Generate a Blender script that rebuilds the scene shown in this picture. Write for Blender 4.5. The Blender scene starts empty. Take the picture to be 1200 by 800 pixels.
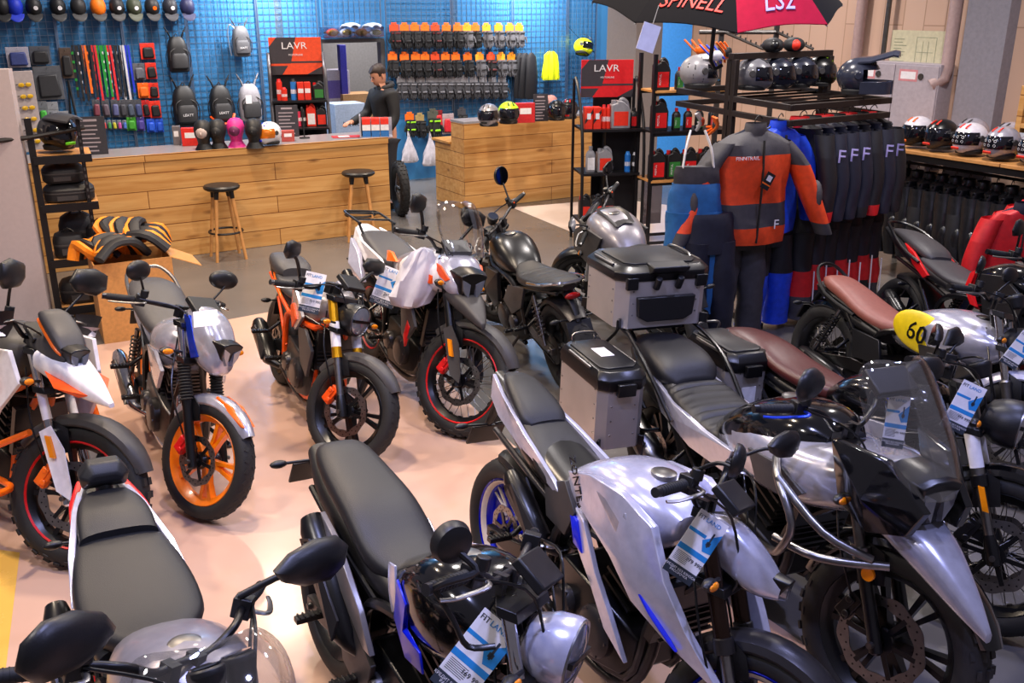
import bpy, bmesh, math, random
from math import sin, cos, pi, radians as R
from mathutils import Vector as V, Matrix as MX, Euler
S = bpy.context.scene
C = S.collection
rnd = random.Random(7)

# ---------------------------------------------------------------- camera numbers
F = 1117.0; TH = R(19.5); CH = 2.45
def ray(u, v):
    a = u-600; b = 400-v
    return V((a, F*cos(TH)+b*sin(TH), b*cos(TH)-F*sin(TH)))
def gz(u, v, z=0.0):
    r = ray(u, v); return V((0, 0, CH))+r*((z-CH)/r.z)
def onp(u, v, p0, n):
    r = ray(u, v); o = V((0, 0, CH)); return o+r*((V(p0)-o).dot(n)/r.dot(n))

# ---------------------------------------------------------------- materials
def lin(h):
    h = h.lstrip('#'); o = []
    for i in (0, 2, 4):
        c = int(h[i:i+2], 16)/255; o.append(c/12.92 if c <= .04045 else ((c+.055)/1.055)**2.4)
    return (*o, 1)
MATS = {}
def mat(name, col='808080', rough=.5, metal=0., coat=0., var=.08, scale=30., bump=0., bscale=200., emit=0., spec=.5):
    if name in MATS: return MATS[name]
    m = bpy.data.materials.new(name); m.use_nodes = True
    nt = m.node_tree; N = nt.nodes; L = nt.links
    b = N['Principled BSDF']; c = lin(col)
    tc = N.new('ShaderNodeTexCoord'); nz = N.new('ShaderNodeTexNoise')
    nz.inputs['Scale'].default_value = scale; nz.inputs['Detail'].default_value = 3
    L.new(tc.outputs['Object'], nz.inputs['Vector'])
    rp = N.new('ShaderNodeValToRGB')
    rp.color_ramp.elements[0].position = .3; rp.color_ramp.elements[1].position = .7
    rp.color_ramp.elements[0].color = tuple(max(0, x*(1-var)) for x in c[:3])+(1,)
    rp.color_ramp.elements[1].color = tuple(min(1, x*(1+var)) for x in c[:3])+(1,)
    L.new(nz.outputs['Fac'], rp.inputs['Fac']); L.new(rp.outputs['Color'], b.inputs['Base Color'])
    b.inputs['Roughness'].default_value = rough; b.inputs['Metallic'].default_value = metal
    b.inputs['Coat Weight'].default_value = coat; b.inputs['Coat Roughness'].default_value = .06
    b.inputs['Specular IOR Level'].default_value = spec
    if emit:
        b.inputs['Emission Color'].default_value = c; b.inputs['Emission Strength'].default_value = emit
    if bump:
        n2 = N.new('ShaderNodeTexNoise'); n2.inputs['Scale'].default_value = bscale
        L.new(tc.outputs['Object'], n2.inputs['Vector'])
        bp = N.new('ShaderNodeBump'); bp.inputs['Strength'].default_value = bump; bp.inputs['Distance'].default_value = .002
        L.new(n2.outputs['Fac'], bp.inputs['Height']); L.new(bp.outputs['Normal'], b.inputs['Normal'])
    MATS[name] = m; return m
def glass(name, tint='ffffff', fac=.12, rough=.03):
    if name in MATS: return MATS[name]
    m = bpy.data.materials.new(name); m.use_nodes = True; nt = m.node_tree; N = nt.nodes; L = nt.links
    for n in list(N): N.remove(n)
    o = N.new('ShaderNodeOutputMaterial'); mx = N.new('ShaderNodeMixShader'); t = N.new('ShaderNodeBsdfTransparent'); g = N.new('ShaderNodeBsdfGlossy')
    t.inputs['Color'].default_value = lin(tint); g.inputs['Roughness'].default_value = rough
    lw = N.new('ShaderNodeLayerWeight'); lw.inputs['Blend'].default_value = .35
    ml = N.new('ShaderNodeMath'); ml.operation = 'MULTIPLY_ADD'; ml.inputs[1].default_value = .5; ml.inputs[2].default_value = fac
    L.new(lw.outputs['Fresnel'], ml.inputs[0]); L.new(ml.outputs[0], mx.inputs[0]); L.new(t.outputs[0], mx.inputs[1]); L.new(g.outputs[0], mx.inputs[2]); L.new(mx.outputs[0], o.inputs['Surface'])
    MATS[name] = m; return m

# ---------------------------------------------------------------- mesh builder
def sgp(x, p): return math.copysign(abs(x)**p, x)
def ring(x, zb, zt, w, e=2.5, n=20, y=0., pinch=0.):
    out = []; zc = (zb+zt)/2; h = (zt-zb)/2
    for i in range(n):
        a = 2*pi*i/n; yy = w*sgp(cos(a), 2/e); zz = h*sgp(sin(a), 2/e)
        yy *= 1-pinch*max(0, -zz/h if h else 0)
        out.append(V((x, y+yy, zc+zz)))
    return out
def spl(pts, k=4):
    """Catmull-Rom through tuples of any length"""
    P = [tuple(p) for p in pts]; out = []; n = len(P)
    if n < 3: return P
    for i in range(n-1):
        a = P[max(i-1, 0)]; b = P[i]; c = P[i+1]; d = P[min(i+2, n-1)]
        for j in range(k):
            t = j/k
            out.append(tuple(.5*((2*q)+(r-p)*t+(2*p-5*q+4*r-s)*t*t+(3*q-p-3*r+s)*t**3) for p, q, r, s in zip(a, b, c, d)))
    out.append(P[-1]); return out
class G:
    def __init__(s, *m): s.v = []; s.f = []; s.fm = []; s.ms = []; s.c = 0; s.use(*m) if m else None
    def use(s, m):
        if m not in s.ms: s.ms.append(m)
        s.c = s.ms.index(m); return s
    def add(s, vs, fs):
        o = len(s.v); s.v += [V(p) for p in vs]
        for f in fs: s.f.append([i+o for i in f]); s.fm.append(s.c)
        return s
    def box(s, c, d, rot=None, taper=1.):
        x, y, z = d[0]/2, d[1]/2, d[2]/2; t = taper
        vs = [V((sx*x*(t if sz > 0 else 1), sy*y*(t if sz > 0 else 1), sz*z)) for sz in (-1, 1) for sx, sy in ((-1, -1), (1, -1), (1, 1), (-1, 1))]
        if rot is not None:
            m = Euler(rot).to_matrix() if not isinstance(rot, MX) else rot
            vs = [m @ p for p in vs]
        return s.add([p+V(c) for p in vs], [(0, 3, 2, 1), (4, 5, 6, 7), (0, 1, 5, 4), (1, 2, 6, 5), (2, 3, 7, 6), (3, 0, 4, 7)])
    def bb(s, x0, x1, y0, y1, z0, z1): return s.box(((x0+x1)/2, (y0+y1)/2, (z0+z1)/2), (abs(x1-x0), abs(y1-y0), abs(z1-z0)))
    def loft(s, rings, cap=True, closed=False):
        n = len(rings[0]); vs = [p for r in rings for p in r]; fs = []; k = len(rings)
        for i in range(k if closed else k-1):
            a = i*n; b = ((i+1) % k)*n
            for j in range(n): fs.append((a+j, a+(j+1) % n, b+(j+1) % n, b+j))
        if cap and not closed: fs += [tuple(range(n))[::-1], tuple((k-1)*n+j for j in range(n))]
        return s.add(vs, fs)
    def tube(s, pts, r=.01, n=8, closed=False, k=0, flat=1.):
        pts = [V(p) for p in (spl(pts, k) if k else pts)]; m = len(pts)
        rs = r if isinstance(r, (list, tuple)) else [r]*m
        if len(rs) != m: rs = [rs[0]+(rs[-1]-rs[0])*i/(m-1) for i in range(m)]
        rings = []; up = None
        for i, p in enumerate(pts):
            if closed: d = pts[(i+1) % m]-pts[i-1]
            else: d = pts[min(i+1, m-1)]-pts[max(i-1, 0)]
            d.normalize()
            if up is None: up = V((0, 0, 1)) if abs(d.z) < .9 else V((1, 0, 0))
            a = d.cross(up)
            if a.length < 1e-6: a = d.orthogonal()
            a.normalize(); b = a.cross(d).normalized(); up = b
            rings.append([p+(a*cos(2*pi*j/n)+b*sin(2*pi*j/n)*flat)*rs[i] for j in range(n)])
        return s.loft(rings, closed=closed)
    def cyl(s, p0, p1, r0, r1=None, n=14):
        return s.tube([p0, p1], [r0, r0 if r1 is None else r1], n)
    def lathe(s, prof, n=24, o=(0, 0, 0), ax='z', closed=False, a0=0., a1=2*pi):
        o = V(o); full = abs(a1-a0-2*pi) < 1e-4; rings = []
        for i in range(n if full else n+1):
            a = a0+(a1-a0)*i/n; rr = []
            for r, h in prof:
                x, y = r*cos(a), r*sin(a)
                rr.append(o+(V((x, y, h)) if ax == 'z' else V((x, h, y)) if ax == 'y' else V((h, x, y))))
            rings.append(rr)
        k = len(rings); m = len(prof); fs = []
        for i in range(k if full else k-1):
            b = (i+1) % k
            for j in range(m if closed else m-1):
                fs.append((i*m+j, i*m+(j+1) % m, b*m+(j+1) % m, b*m+j))
        return s.add([p for r in rings for p in r], fs)
    def ell(s, c, r, n=16, m=10, rot=None, e=2.):
        c = V(c); rg = []
        for i in range(1, m):
            t = -pi/2+pi*i/m; rg.append([V((r[0]*cos(t)*sgp(cos(2*pi*j/n), 2/e), r[1]*cos(t)*sgp(sin(2*pi*j/n), 2/e), r[2]*sin(t))) for j in range(n)])
        vs = [p for q in rg for p in q]+[V((0, 0, -r[2])), V((0, 0, r[2]))]
        if rot: q = Euler(rot).to_matrix(); vs = [q @ p for p in vs]
        fs = [(i*n+j, i*n+(j+1) % n, (i+1)*n+(j+1) % n, (i+1)*n+j) for i in range(m-2) for j in range(n)]
        b = len(vs)-2; fs += [(b, (j+1) % n, j) for j in range(n)]+[(b+1, (m-2)*n+j, (m-2)*n+(j+1) % n) for j in range(n)]
        return s.add([p+c for p in vs], fs)
    def prism(s, poly, h0, h1, ax='y', s1=1.):
        """extrude a 2D outline: ax 'y' -> (x,z) outline, 'x' -> (y,z), 'z' -> (x,y)"""
        n = len(poly); cx = sum(p[0] for p in poly)/n; cy = sum(p[1] for p in poly)/n
        f = (lambda p, h: (p[0], h, p[1])) if ax == 'y' else (lambda p, h: (h, p[0], p[1])) if ax == 'x' else (lambda p, h: (p[0], p[1], h))
        vs = [f(p, h0) for p in poly]+[f((cx+(p[0]-cx)*s1, cy+(p[1]-cy)*s1), h1) for p in poly]
        return s.add(vs, [tuple(range(n))[::-1], tuple(range(n, 2*n))]+[(i, (i+1) % n, n+(i+1) % n, n+i) for i in range(n)])
    def plate(s, pts, t=.012, mirror=True, side=1):
        """curved body panel: outline of (x, y, z) points, thickness towards the centre plane"""
        n = len(pts)
        for sg in ((1, -1) if mirror else (1,)):
            o = [V((p[0], p[1]*sg, p[2])) for p in pts]; c = sum(o, V())/n
            c.y += (.012+max(0, abs(t)-.025)*9)*sg*side
            i_ = [V((p[0], (p[1]-t*side)*sg, p[2])) for p in pts]
            fs = [(i, (i+1) % n, 2*n) for i in range(n)]+[(n+(i+1) % n, n+i, 2*n+1) for i in range(n)]+[((i+1) % n, i, n+i, n+(i+1) % n) for i in range(n)]
            ci = sum(i_, V())/n
            s.add(o+i_+[c, ci], fs)
        return s
    def fender(s, c, rad, a0, a1, w, drop=.03, t=.006, n=14, tip=.6):
        """mudguard arched round axle c=(x,z); angles in degrees from +x"""
        rings = []
        for i in range(n+1):
            q = i/n; a = R(a0+(a1-a0)*q); k = 1-(1-tip)*(abs(2*q-1)**3)
            ww = w*k; sec = []
            prof = [(-1, -drop), (-.92, -drop*.3), (-.6, 0.006), (0, .012), (.6, .006), (.92, -drop*.3), (1, -drop)]
            for yy, dr in prof: sec.append((yy*ww, rad+dr+t))
            for yy, dr in prof[::-1]: sec.append((yy*(ww-t), rad+dr-t*.5))
            rings.append([V((c[0]+r*cos(a), y, c[1]+r*sin(a))) for y, r in sec])
        return s.loft(rings)
    def build(s, name, parent=None, loc=None, rot=None, xf=None, bevel=0., sub=0, ang=38, flat=False):
        me = bpy.data.meshes.new(name)
        vs = [xf @ p for p in s.v] if xf is not None else s.v
        me.from_pydata([tuple(p) for p in vs], [], s.f)
        for m in s.ms: me.materials.append(m)
        if len(s.ms) > 1: me.polygons.foreach_set('material_index', s.fm)
        bm = bmesh.new(); bm.from_mesh(me)
        bmesh.ops.recalc_face_normals(bm, faces=bm.faces); bm.to_mesh(me); bm.free()
        if not flat:
            me.shade_smooth(); me.set_sharp_from_angle(angle=R(ang))
        o = bpy.data.objects.new(name, me); C.objects.link(o)
        if parent: o.parent = parent
        if loc is not None: o.location = loc
        if rot is not None: o.rotation_euler = rot if isinstance(rot, (tuple, list)) else (0, 0, rot)
        if bevel:
            b = o.modifiers.new('bevel', 'BEVEL'); b.width = bevel; b.segments = 2; b.limit_method = 'ANGLE'; b.angle_limit = R(35); b.harden_normals = False
        if sub:
            b = o.modifiers.new('sub', 'SUBSURF'); b.levels = sub; b.render_levels = sub
        return o
def thing(name, label, cat, loc=(0, 0, 0), rot=0., group=None):
    o = bpy.data.objects.new(name, None); C.objects.link(o); o.empty_display_size = .1
    o.location = loc; o.rotation_euler = rot if isinstance(rot, (tuple, list)) else (0, 0, rot)
    return tag(o, label, cat, group)
def tag(o, label, cat, group=None):
    o['label'] = label; o['category'] = cat
    if group: o['group'] = group
    return o
def struct(o): o['kind'] = 'structure'; return o
def dup(o, loc=None, rot=None, label=None, group=None, remap=None, scale=None):
    def cp(a, par):
        c = a.copy(); C.objects.link(c)
        if par is not None: c.parent = par
        if remap and a.type == 'MESH':
            key = tuple(m.name for m in a.data.materials)
            if any(k in remap for k in key):
                c.data = a.data.copy()
                for i, k in enumerate(key):
                    if k in remap: c.data.materials[i] = remap[k]
        for ch in [x for x in kids.get(a, [])]: cp(ch, c)
        return c
    kids = {}
    st = [o]
    while st:
        a = st.pop(); kids[a] = list(a.children); st += kids[a]
    r = cp(o, None)
    if loc is not None: r.location = loc
    if rot is not None: r.rotation_euler = rot if isinstance(rot, (tuple, list)) else (0, 0, rot)
    if scale is not None: r.scale = (scale,)*3 if isinstance(scale, (int, float)) else scale
    if label: r['label'] = label
    if group: r['group'] = group
    return r
def kill(o):
    for ch in list(o.children): kill(ch)
    bpy.data.objects.remove(o)
def text(body, size, m, parent, mx, name='lettering', ext=.001, align='CENTER', shear=0., w=None):
    cu = bpy.data.curves.new('t', 'FONT'); cu.body = body; cu.size = size; cu.extrude = ext; cu.align_x = align; cu.align_y = 'CENTER'; cu.shear = shear
    cu.resolution_u = 2
    t = bpy.data.objects.new('t', cu); C.objects.link(t)
    me = bpy.data.meshes.new_from_object(t); bpy.data.objects.remove(t); bpy.data.curves.remove(cu)
    if w and len(me.vertices):
        xs = [v.co.x for v in me.vertices]; k = w/max(1e-6, max(xs)-min(xs)); me.transform(MX.Scale(k, 4, (1, 0, 0)))
    me.transform(mx); me.materials.clear(); me.materials.append(m)
    me.name = name
    o = bpy.data.objects.new(name, me); C.objects.link(o); o.parent = parent; return o
def frame(o, x, y):
    """matrix taking text's x,y axes to given world/local vectors at origin o"""
    x = V(x).normalized(); y = V(y); y = (y-x*y.dot(x)).normalized(); z = x.cross(y)
    return MX(((x.x, y.x, z.x, o[0]), (x.y, y.y, z.y, o[1]), (x.z, y.z, z.z, o[2]), (0, 0, 0, 1)))
ORD = ['first', 'second', 'third', 'fourth', 'fifth', 'sixth', 'seventh', 'eighth', 'ninth', 'tenth', 'eleventh', 'twelfth', 'thirteenth', 'fourteenth']

# shared materials
K = dict(
 black=mat('black_plastic', '131315', .42, bump=.15), satin=mat('satin_black', '0c0c0e', .3), gloss=mat('gloss_black', '09090b', .12, coat=.6),
 rubber=mat('tyre_rubber', '1a1a1b', .7, bump=.3, bscale=90), chrome=mat('chrome', 'c9c9cc', .12, 1.), steel=mat('brushed_steel', '8d8b8a', .32, 1., var=.15),
 alu=mat('cast_aluminium', '6e6b69', .42, 1., var=.12), dalu=mat('dark_engine_metal', '2a2928', .45, .7), gun=mat('gunmetal', '3c3a3b', .35, .6),
 gold=mat('gold_anodised', 'e0a21a', .28, .85), orange=mat('orange_paint', 'f26a08', .35, coat=.3), dorange=mat('deep_orange', 'e8500a', .4),
 red=mat('red_paint', 'd31418', .4), white=mat('white_plastic', 'e4e2e6', .35), silver=mat('silver_paint', 'b9b9c6', .24, .55, coat=.7),
 lsilver=mat('pale_silver_paint', 'cfd0e4', .22, .45, coat=.8), grey=mat('grey_paint', '8f8b90', .32, .4, coat=.4), dgrey=mat('dark_grey_plastic', '3a3839', .5),
 blue=mat('blue_paint', '1226d8', .3, coat=.4), leather=mat('black_vinyl', '18181b', .48, bump=.35, bscale=350), gleather=mat('grey_vinyl', '3b393b', .5, bump=.3, bscale=350),
 brown=mat('brown_leather', '7d3b2e', .42, bump=.3, bscale=250), dbrown=mat('dark_brown_leather', '4a1d1a', .38, bump=.3, bscale=250), yellow=mat('yellow_paint', 'f4d410', .4),
 lens=mat('headlight_lens', '9fa3ad', .08, .6), amber=mat('amber_reflector', 'f28c0c', .2), redl=mat('red_lens', '8c0a0c', .2), mglass=mat('mirror_glass', 'a9b6c8', .03, 1.),
 clear=glass('clear_screen'), smoke=glass('smoked_screen', '6a6868', .14), wood=None, paper=mat('white_paper', 'e6e4e8', .6), tagblue=mat('tag_blue', '1f86cc', .5), tagdark=mat('tag_dark', '2b3440', .5))
# ================================================================ the shop
WA = R(31.0); WD = V((cos(WA), sin(WA), 0)); WN = V((sin(WA), -cos(WA), 0)); W0 = V((-1.3, 14.2, 0))      # back wall: along, towards the room, a point
RD = V((.514, -.857, 0)).normalized(); RN = V((-.857, -.514, 0)).normalized(); RW0 = V((4.46, 9.1, 0))       # right wall
WR = (0, 0, WA); RR_ = (0, 0, WA-pi/2)                       # a thing's turn when it faces the room from that wall
def wp(u, v, off=0.): return onp(u, v, W0+WN*off, WN)
def rp(u, v, off=0.): return onp(u, v, RW0+RN*off, RN)
def wbox(g, s0, s1, o0, o1, z0, z1, base=W0):                # a box given along the wall, off the wall
    p = [base+WD*s+WN*o+V((0, 0, z)) for z in (z0, z1) for s, o in ((s0, o0), (s1, o0), (s1, o1), (s0, o1))]
    return g.add(p, [(0, 1, 2, 3), (4, 5, 6, 7), (0, 1, 5, 4), (1, 2, 6, 5), (2, 3, 7, 6), (3, 0, 4, 7)])
def nodes(m):
    nt = m.node_tree; return nt.nodes, nt.links, nt.nodes['Principled BSDF']
# floor: grey polished concrete with a cream resin field
def floor_mat(name, c0, c1, rough):
    m = mat(name, c0, rough, var=.05, scale=1.2); N, L, b = nodes(m)
    tc = N.new('ShaderNodeTexCoord'); nz = N.new('ShaderNodeTexNoise'); nz.inputs['Scale'].default_value = .9; nz.inputs['Detail'].default_value = 6
    rp_ = N.new('ShaderNodeValToRGB'); rp_.color_ramp.elements[0].position = .35; rp_.color_ramp.elements[1].position = .7; rp_.color_ramp.elements[0].color = lin(c0); rp_.color_ramp.elements[1].color = lin(c1)
    L.new(tc.outputs['Object'], nz.inputs['Vector']); L.new(nz.outputs['Fac'], rp_.inputs['Fac']); L.new(rp_.outputs['Color'], b.inputs['Base Color'])
    n2 = N.new('ShaderNodeTexNoise'); n2.inputs['Scale'].default_value = 5; n2.inputs['Detail'].default_value = 5; L.new(tc.outputs['Object'], n2.inputs['Vector'])
    mr = N.new('ShaderNodeMapRange'); mr.inputs['To Min'].default_value = rough*.6; mr.inputs['To Max'].default_value = rough*1.5; L.new(n2.outputs['Fac'], mr.inputs['Value']); L.new(mr.outputs[0], b.inputs['Roughness'])
    return m
fgrey = floor_mat('grey_polished_concrete', '605d5b', '6e6a67', .2); fcream = floor_mat('cream_resin_floor', 'c29d88', 'cdab9a', .2)
struct(G(fgrey).bb(-9, 8, .2, 22, -.1, 0).build('floor'))
def slab(pts, m, z=.002, n='floor'): return struct(G(m).prism(pts, 0, z, 'z').build(n))
slab([(-6.2, 4.5), (-3.42, 6.63), (-2.44, 7.38), (-1.4, 8.12), (-.85, 6.95), (.06, 4.98), (1.08, 3.41), (1.9, 2.1), (2.6, .8), (-3.6, .8), (-3.0, 2.6)], fcream)
slab([(0, 12.04), (.64, 10.73), (1.19, 9.55), (1.6, 9.2), (3.3, 9.9), (2.3, 12.0), (1.4, 12.6)], floor_mat('white_resin_floor', 'd6c3b8', 'e2d3c8', .22))
slab([(-2.46, 3.95), (-2.33, 3.92), (-1.9, 2.9), (-1.6, 2.2), (-2.2, 2.0)], floor_mat('yellow_floor_band', 'd9a848', 'e2b65a', .25), .003)
# walls
wblue = mat('blue_wall_paint', '3a78ac', .3, var=.06, scale=2)
beige = mat('beige_wall_panel', 'c79f80', .55, var=.05, scale=3)
def brick_panel(m):
    N, L, b = nodes(m); tc = N.new('ShaderNodeTexCoord'); mp = N.new('ShaderNodeMapping'); mp.inputs['Rotation'].default_value = (0, 0, 0)
    br = N.new('ShaderNodeTexBrick'); br.inputs['Scale'].default_value = 1.; br.inputs['Mortar Size'].default_value = .006; br.inputs['Brick Width'].default_value = .9; br.inputs['Row Height'].default_value = .24; br.offset = .5
    br.inputs['Color1'].default_value = lin('cbab97'); br.inputs['Color2'].default_value = lin('c3a18c'); br.inputs['Mortar'].default_value = lin('a88872')
    sx = N.new('ShaderNodeSeparateXYZ'); cx = N.new('ShaderNodeCombineXYZ'); L.new(tc.outputs['Object'], sx.inputs[0]); L.new(sx.outputs['Z'], cx.inputs['X']); L.new(sx.outputs['X'], cx.inputs['Y'])
    L.new(cx.outputs[0], br.inputs['Vector']); L.new(br.outputs['Color'], b.inputs['Base Color'])
brick_panel(beige)
def wall(name, a, b, z1, m, t=.12, z0=0.):
    a, b = V(a), V(b); L_ = (b-a).length; an = math.atan2(b.y-a.y, b.x-a.x)
    return struct(G(m).bb(0, L_, 0, t, z0, z1).build(name, None, (a.x, a.y, 0), an))
HW = 4.3
dl = wp(376, 60).x; dr = wp(447, 60).x
sx_ = lambda x: (x-W0.x)/WD.x
sL, sR = sx_(dl), sx_(dr)
wall('wall_back', W0+WD*-9, W0+WD*sL, HW, wblue); wall('wall_back', W0+WD*sR, W0+WD*5.4, HW, wblue); wall('wall_back', W0+WD*sL, W0+WD*sR, HW, wblue, z0=1.98)
nz = mat('office_wall_grey', '8f8a86', .6); wall('wall_office', W0+WD*(sL-.6)-WN*1.5, W0+WD*(sR+1.2)-WN*1.5, 3, nz)
for q in (sL-.6, sR+1.1): wall('wall_office_side', W0+WD*q-WN*1.5, W0+WD*q, 3, nz, .1)
fr = mat('door_frame_steel', '5f6266', .4, .5); g = G(fr); wbox(g, sL-.04, sL+.02, -.1, .03, 0, 2.0); wbox(g, sR-.02, sR+.04, -.1, .03, 0, 2.0); wbox(g, sL, sR, -.1, .03, 1.95, 2.0); g.build('door_1')['kind'] = 'structure'
pe = onp(812, 45, RW0, RN); wall('wall_right', V((pe.x, pe.y, 0)), RW0+RD*6, HW, beige)
wall('wall_right_return', V((pe.x, pe.y, 0)), V((pe.x, pe.y, 0))-RN*1.2, HW, beige, .02)
wall('wall_blue_recess', V((1.6, 16.4, 0)), V((4.2, 15.6, 0)), HW, mat('bright_blue_wall', '3f95e6', .4))
# grey column between the blue wall and the passage
conc = mat('column_grey_plaster', '8d8786', .7, var=.04); p = gz(745, 205); 
c0 = onp(745, 60, V((1.62, 12.6, 0)), V((0, 1, 0)))
def column(name, near, wl, wr, m, h=HW):
    """square column with its near vertical edge at `near`: faces run along the two room directions"""
    a = near+WN*0; return struct(G(m).prism([(a.x, a.y), (a.x-RD.x*wr, a.y-RD.y*wr), (a.x-RD.x*wr+WD.x*wl, a.y-RD.y*wr+WD.y*wl), (a.x+WD.x*wl, a.y+WD.y*wl)], 0, h, 'z').build(name))
column('column_1', V((c0.x, c0.y, 0)), .42, .62, conc)
cr = rp(1131, 30, .12); pc = V((cr.x, cr.y, 0)); struct(G(mat('pillar_grey_paint', '83808a', .6)).prism([(pc.x, pc.y), (pc.x+RD.x*.42, pc.y+RD.y*.42), (pc.x+RD.x*.42-RN.x*.5, pc.y+RD.y*.42-RN.y*.35), (pc.x-RN.x*.35, pc.y-RN.y*.35)], 0, HW, 'z').build('column_2'))
# pale partition at the left edge
ptn = mat('partition_pale_laminate', 'b9adb0', .5, var=.03); e = gz(60, 378)
struct(G(ptn).prism([(e.x, e.y), (e.x-.03, e.y+.12), (e.x-1.6, e.y-.25), (e.x-1.57, e.y-.37)], 0, 1.99, 'z').build('partition'))
# wood for counters
def wood_mat(name, a, b_, row=.17, plank=1.9):
    m = mat(name, a, .42, var=.05); N, L, b = nodes(m); tc = N.new('ShaderNodeTexCoord')
    mp = N.new('ShaderNodeMapping'); mp.inputs['Scale'].default_value = (1.1, 9, 14); L.new(tc.outputs['Object'], mp.inputs[0])
    n1 = N.new('ShaderNodeTexNoise'); n1.inputs['Scale'].default_value = 1.5; n1.inputs['Detail'].default_value = 6; n1.inputs['Distortion'].default_value = .6; L.new(mp.outputs[0], n1.inputs['Vector'])
    r1 = N.new('ShaderNodeValToRGB'); r1.color_ramp.elements[0].position = .32; r1.color_ramp.elements[1].position = .68; r1.color_ramp.elements[0].color = lin(b_); r1.color_ramp.elements[1].color = lin(a); L.new(n1.outputs['Fac'], r1.inputs['Fac'])
    vo = N.new('ShaderNodeTexVoronoi'); vo.inputs['Scale'].default_value = 1.; mk = N.new('ShaderNodeMapping'); mk.inputs['Scale'].default_value = (1.9, 3, 5.9); L.new(tc.outputs['Object'], mk.inputs[0]); L.new(mk.outputs[0], vo.inputs['Vector'])
    rk = N.new('ShaderNodeValToRGB'); rk.color_ramp.elements[0].position = .0; rk.color_ramp.elements[1].position = .17; rk.color_ramp.elements[0].color = (.16, .07, .02, 1); rk.color_ramp.elements[1].color = (1, 1, 1, 1); L.new(vo.outputs['Distance'], rk.inputs['Fac'])
    m1 = N.new('ShaderNodeMix'); m1.data_type = 'RGBA'; m1.blend_type = 'MULTIPLY'; m1.inputs['Factor'].default_value = .8; L.new(r1.outputs['Color'], m1.inputs['A']); L.new(rk.outputs['Color'], m1.inputs['B'])
    sx = N.new('ShaderNodeSeparateXYZ'); cx = N.new('ShaderNodeCombineXYZ'); L.new(tc.outputs['Object'], sx.inputs[0]); ad = N.new('ShaderNodeMath'); L.new(sx.outputs['X'], ad.inputs[0]); L.new(sx.outputs['Y'], ad.inputs[1]); L.new(ad.outputs[0], cx.inputs['X']); L.new(sx.outputs['Z'], cx.inputs['Y'])
    br = N.new('ShaderNodeTexBrick'); br.inputs['Scale'].default_value = 1; br.inputs['Brick Width'].default_value = plank; br.inputs['Row Height'].default_value = row; br.inputs['Mortar Size'].default_value = .004; br.inputs['Color1'].default_value = (1, 1, 1, 1); br.inputs['Color2'].default_value = (.82, .78, .72, 1); br.inputs['Mortar'].default_value = (.25, .14, .07, 1); L.new(cx.outputs[0], br.inputs['Vector'])
    m2 = N.new('ShaderNodeMix'); m2.data_type = 'RGBA'; m2.blend_type = 'MULTIPLY'; m2.inputs['Factor'].default_value = 1; L.new(m1.outputs['Result'], m2.inputs['A']); L.new(br.outputs['Color'], m2.inputs['B']); L.new(m2.outputs['Result'], b.inputs['Base Color'])
    return m
wood = wood_mat('pine_planks', 'd8a868', 'bf8848', .175, 2.6); K['wood'] = wood; lwood = mat('pale_wood', 'c98f52', .45, var=.15, scale=14); top_m = mat('grey_counter_top', '8f8c92', .3)
cp0 = gz(459, 270); cL = 5.6
t = thing('sales_counter', 'long pine plank sales counter with grey top in front of the blue wall', 'counter', (cp0.x, cp0.y, 0), WR)
G(wood).bb(-cL, 0, 0, .04, 0, 1.02).bb(-.04, 0, .04, .62, 0, 1.02).build('front_panel', t, bevel=.004)
G(top_m).bb(-cL, -.02, .02, .66, 1.02, 1.05).build('counter_top', t, bevel=.003); G(wood).bb(-cL, .0, -.012, .03, .99, 1.055).bb(-.03, .012, .03, .66, .99, 1.055).build('edge_trim', t)
cp1 = gz(545, 246); cp2 = gz(522, 237)
t = thing('sales_counter', 'short pine plank counter with a lower left wing, below the yellow safety vest', 'counter', (cp1.x, cp1.y, 0), WR)
G(wood).bb(0, 2.0, 0, .04, 0, 1.06).bb(0, .04, .04, .34, 0, 1.06).bb(0, .04, .34, .8, 0, .78).build('front_panel', t, bevel=.004); G(top_m).bb(.0, 2.0, .0, .36, 1.06, 1.09).build('counter_top', t, bevel=.003)
G(wood).bb(-.03, 2.0, .36, .84, .78, .81).build('low_ledge', t, bevel=.003)
# bar stools
def stool(loc, label, rz):
    t = thing('bar_stool', label, 'stool', loc, rz, 'bar stools at the long counter')
    G(K['black']).lathe([(0, .70), (.15, .70), (.175, .715), (.18, .735), (.165, .75), (.08, .755), (0, .755)], 28).build('seat', t)
    G(K['black']).tube([(.165*cos(a), .165*sin(a), .28) for a in [2*pi*i/28 for i in range(28)]], .011, 8, closed=True).build('foot_ring', t)
    for i in range(4):
        a = pi/4+pi/2*i; l = G(lwood).tube([(.11*cos(a), .11*sin(a), .64), (.205*cos(a), .205*sin(a), 0)], [.019, .015], 10).build('leg', t)
        G(K['black']).tube([(.10*cos(a), .10*sin(a), .71), (.112*cos(a), .112*sin(a), .62)], [.028, .022], 10).build('leg_socket', l)
stool(gz(268, 302), 'bar stool with black round seat, the one nearer the camera at the long counter', .5); stool(gz(424, 280), 'bar stool with black round seat near the right end of the long counter', .2)
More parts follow.
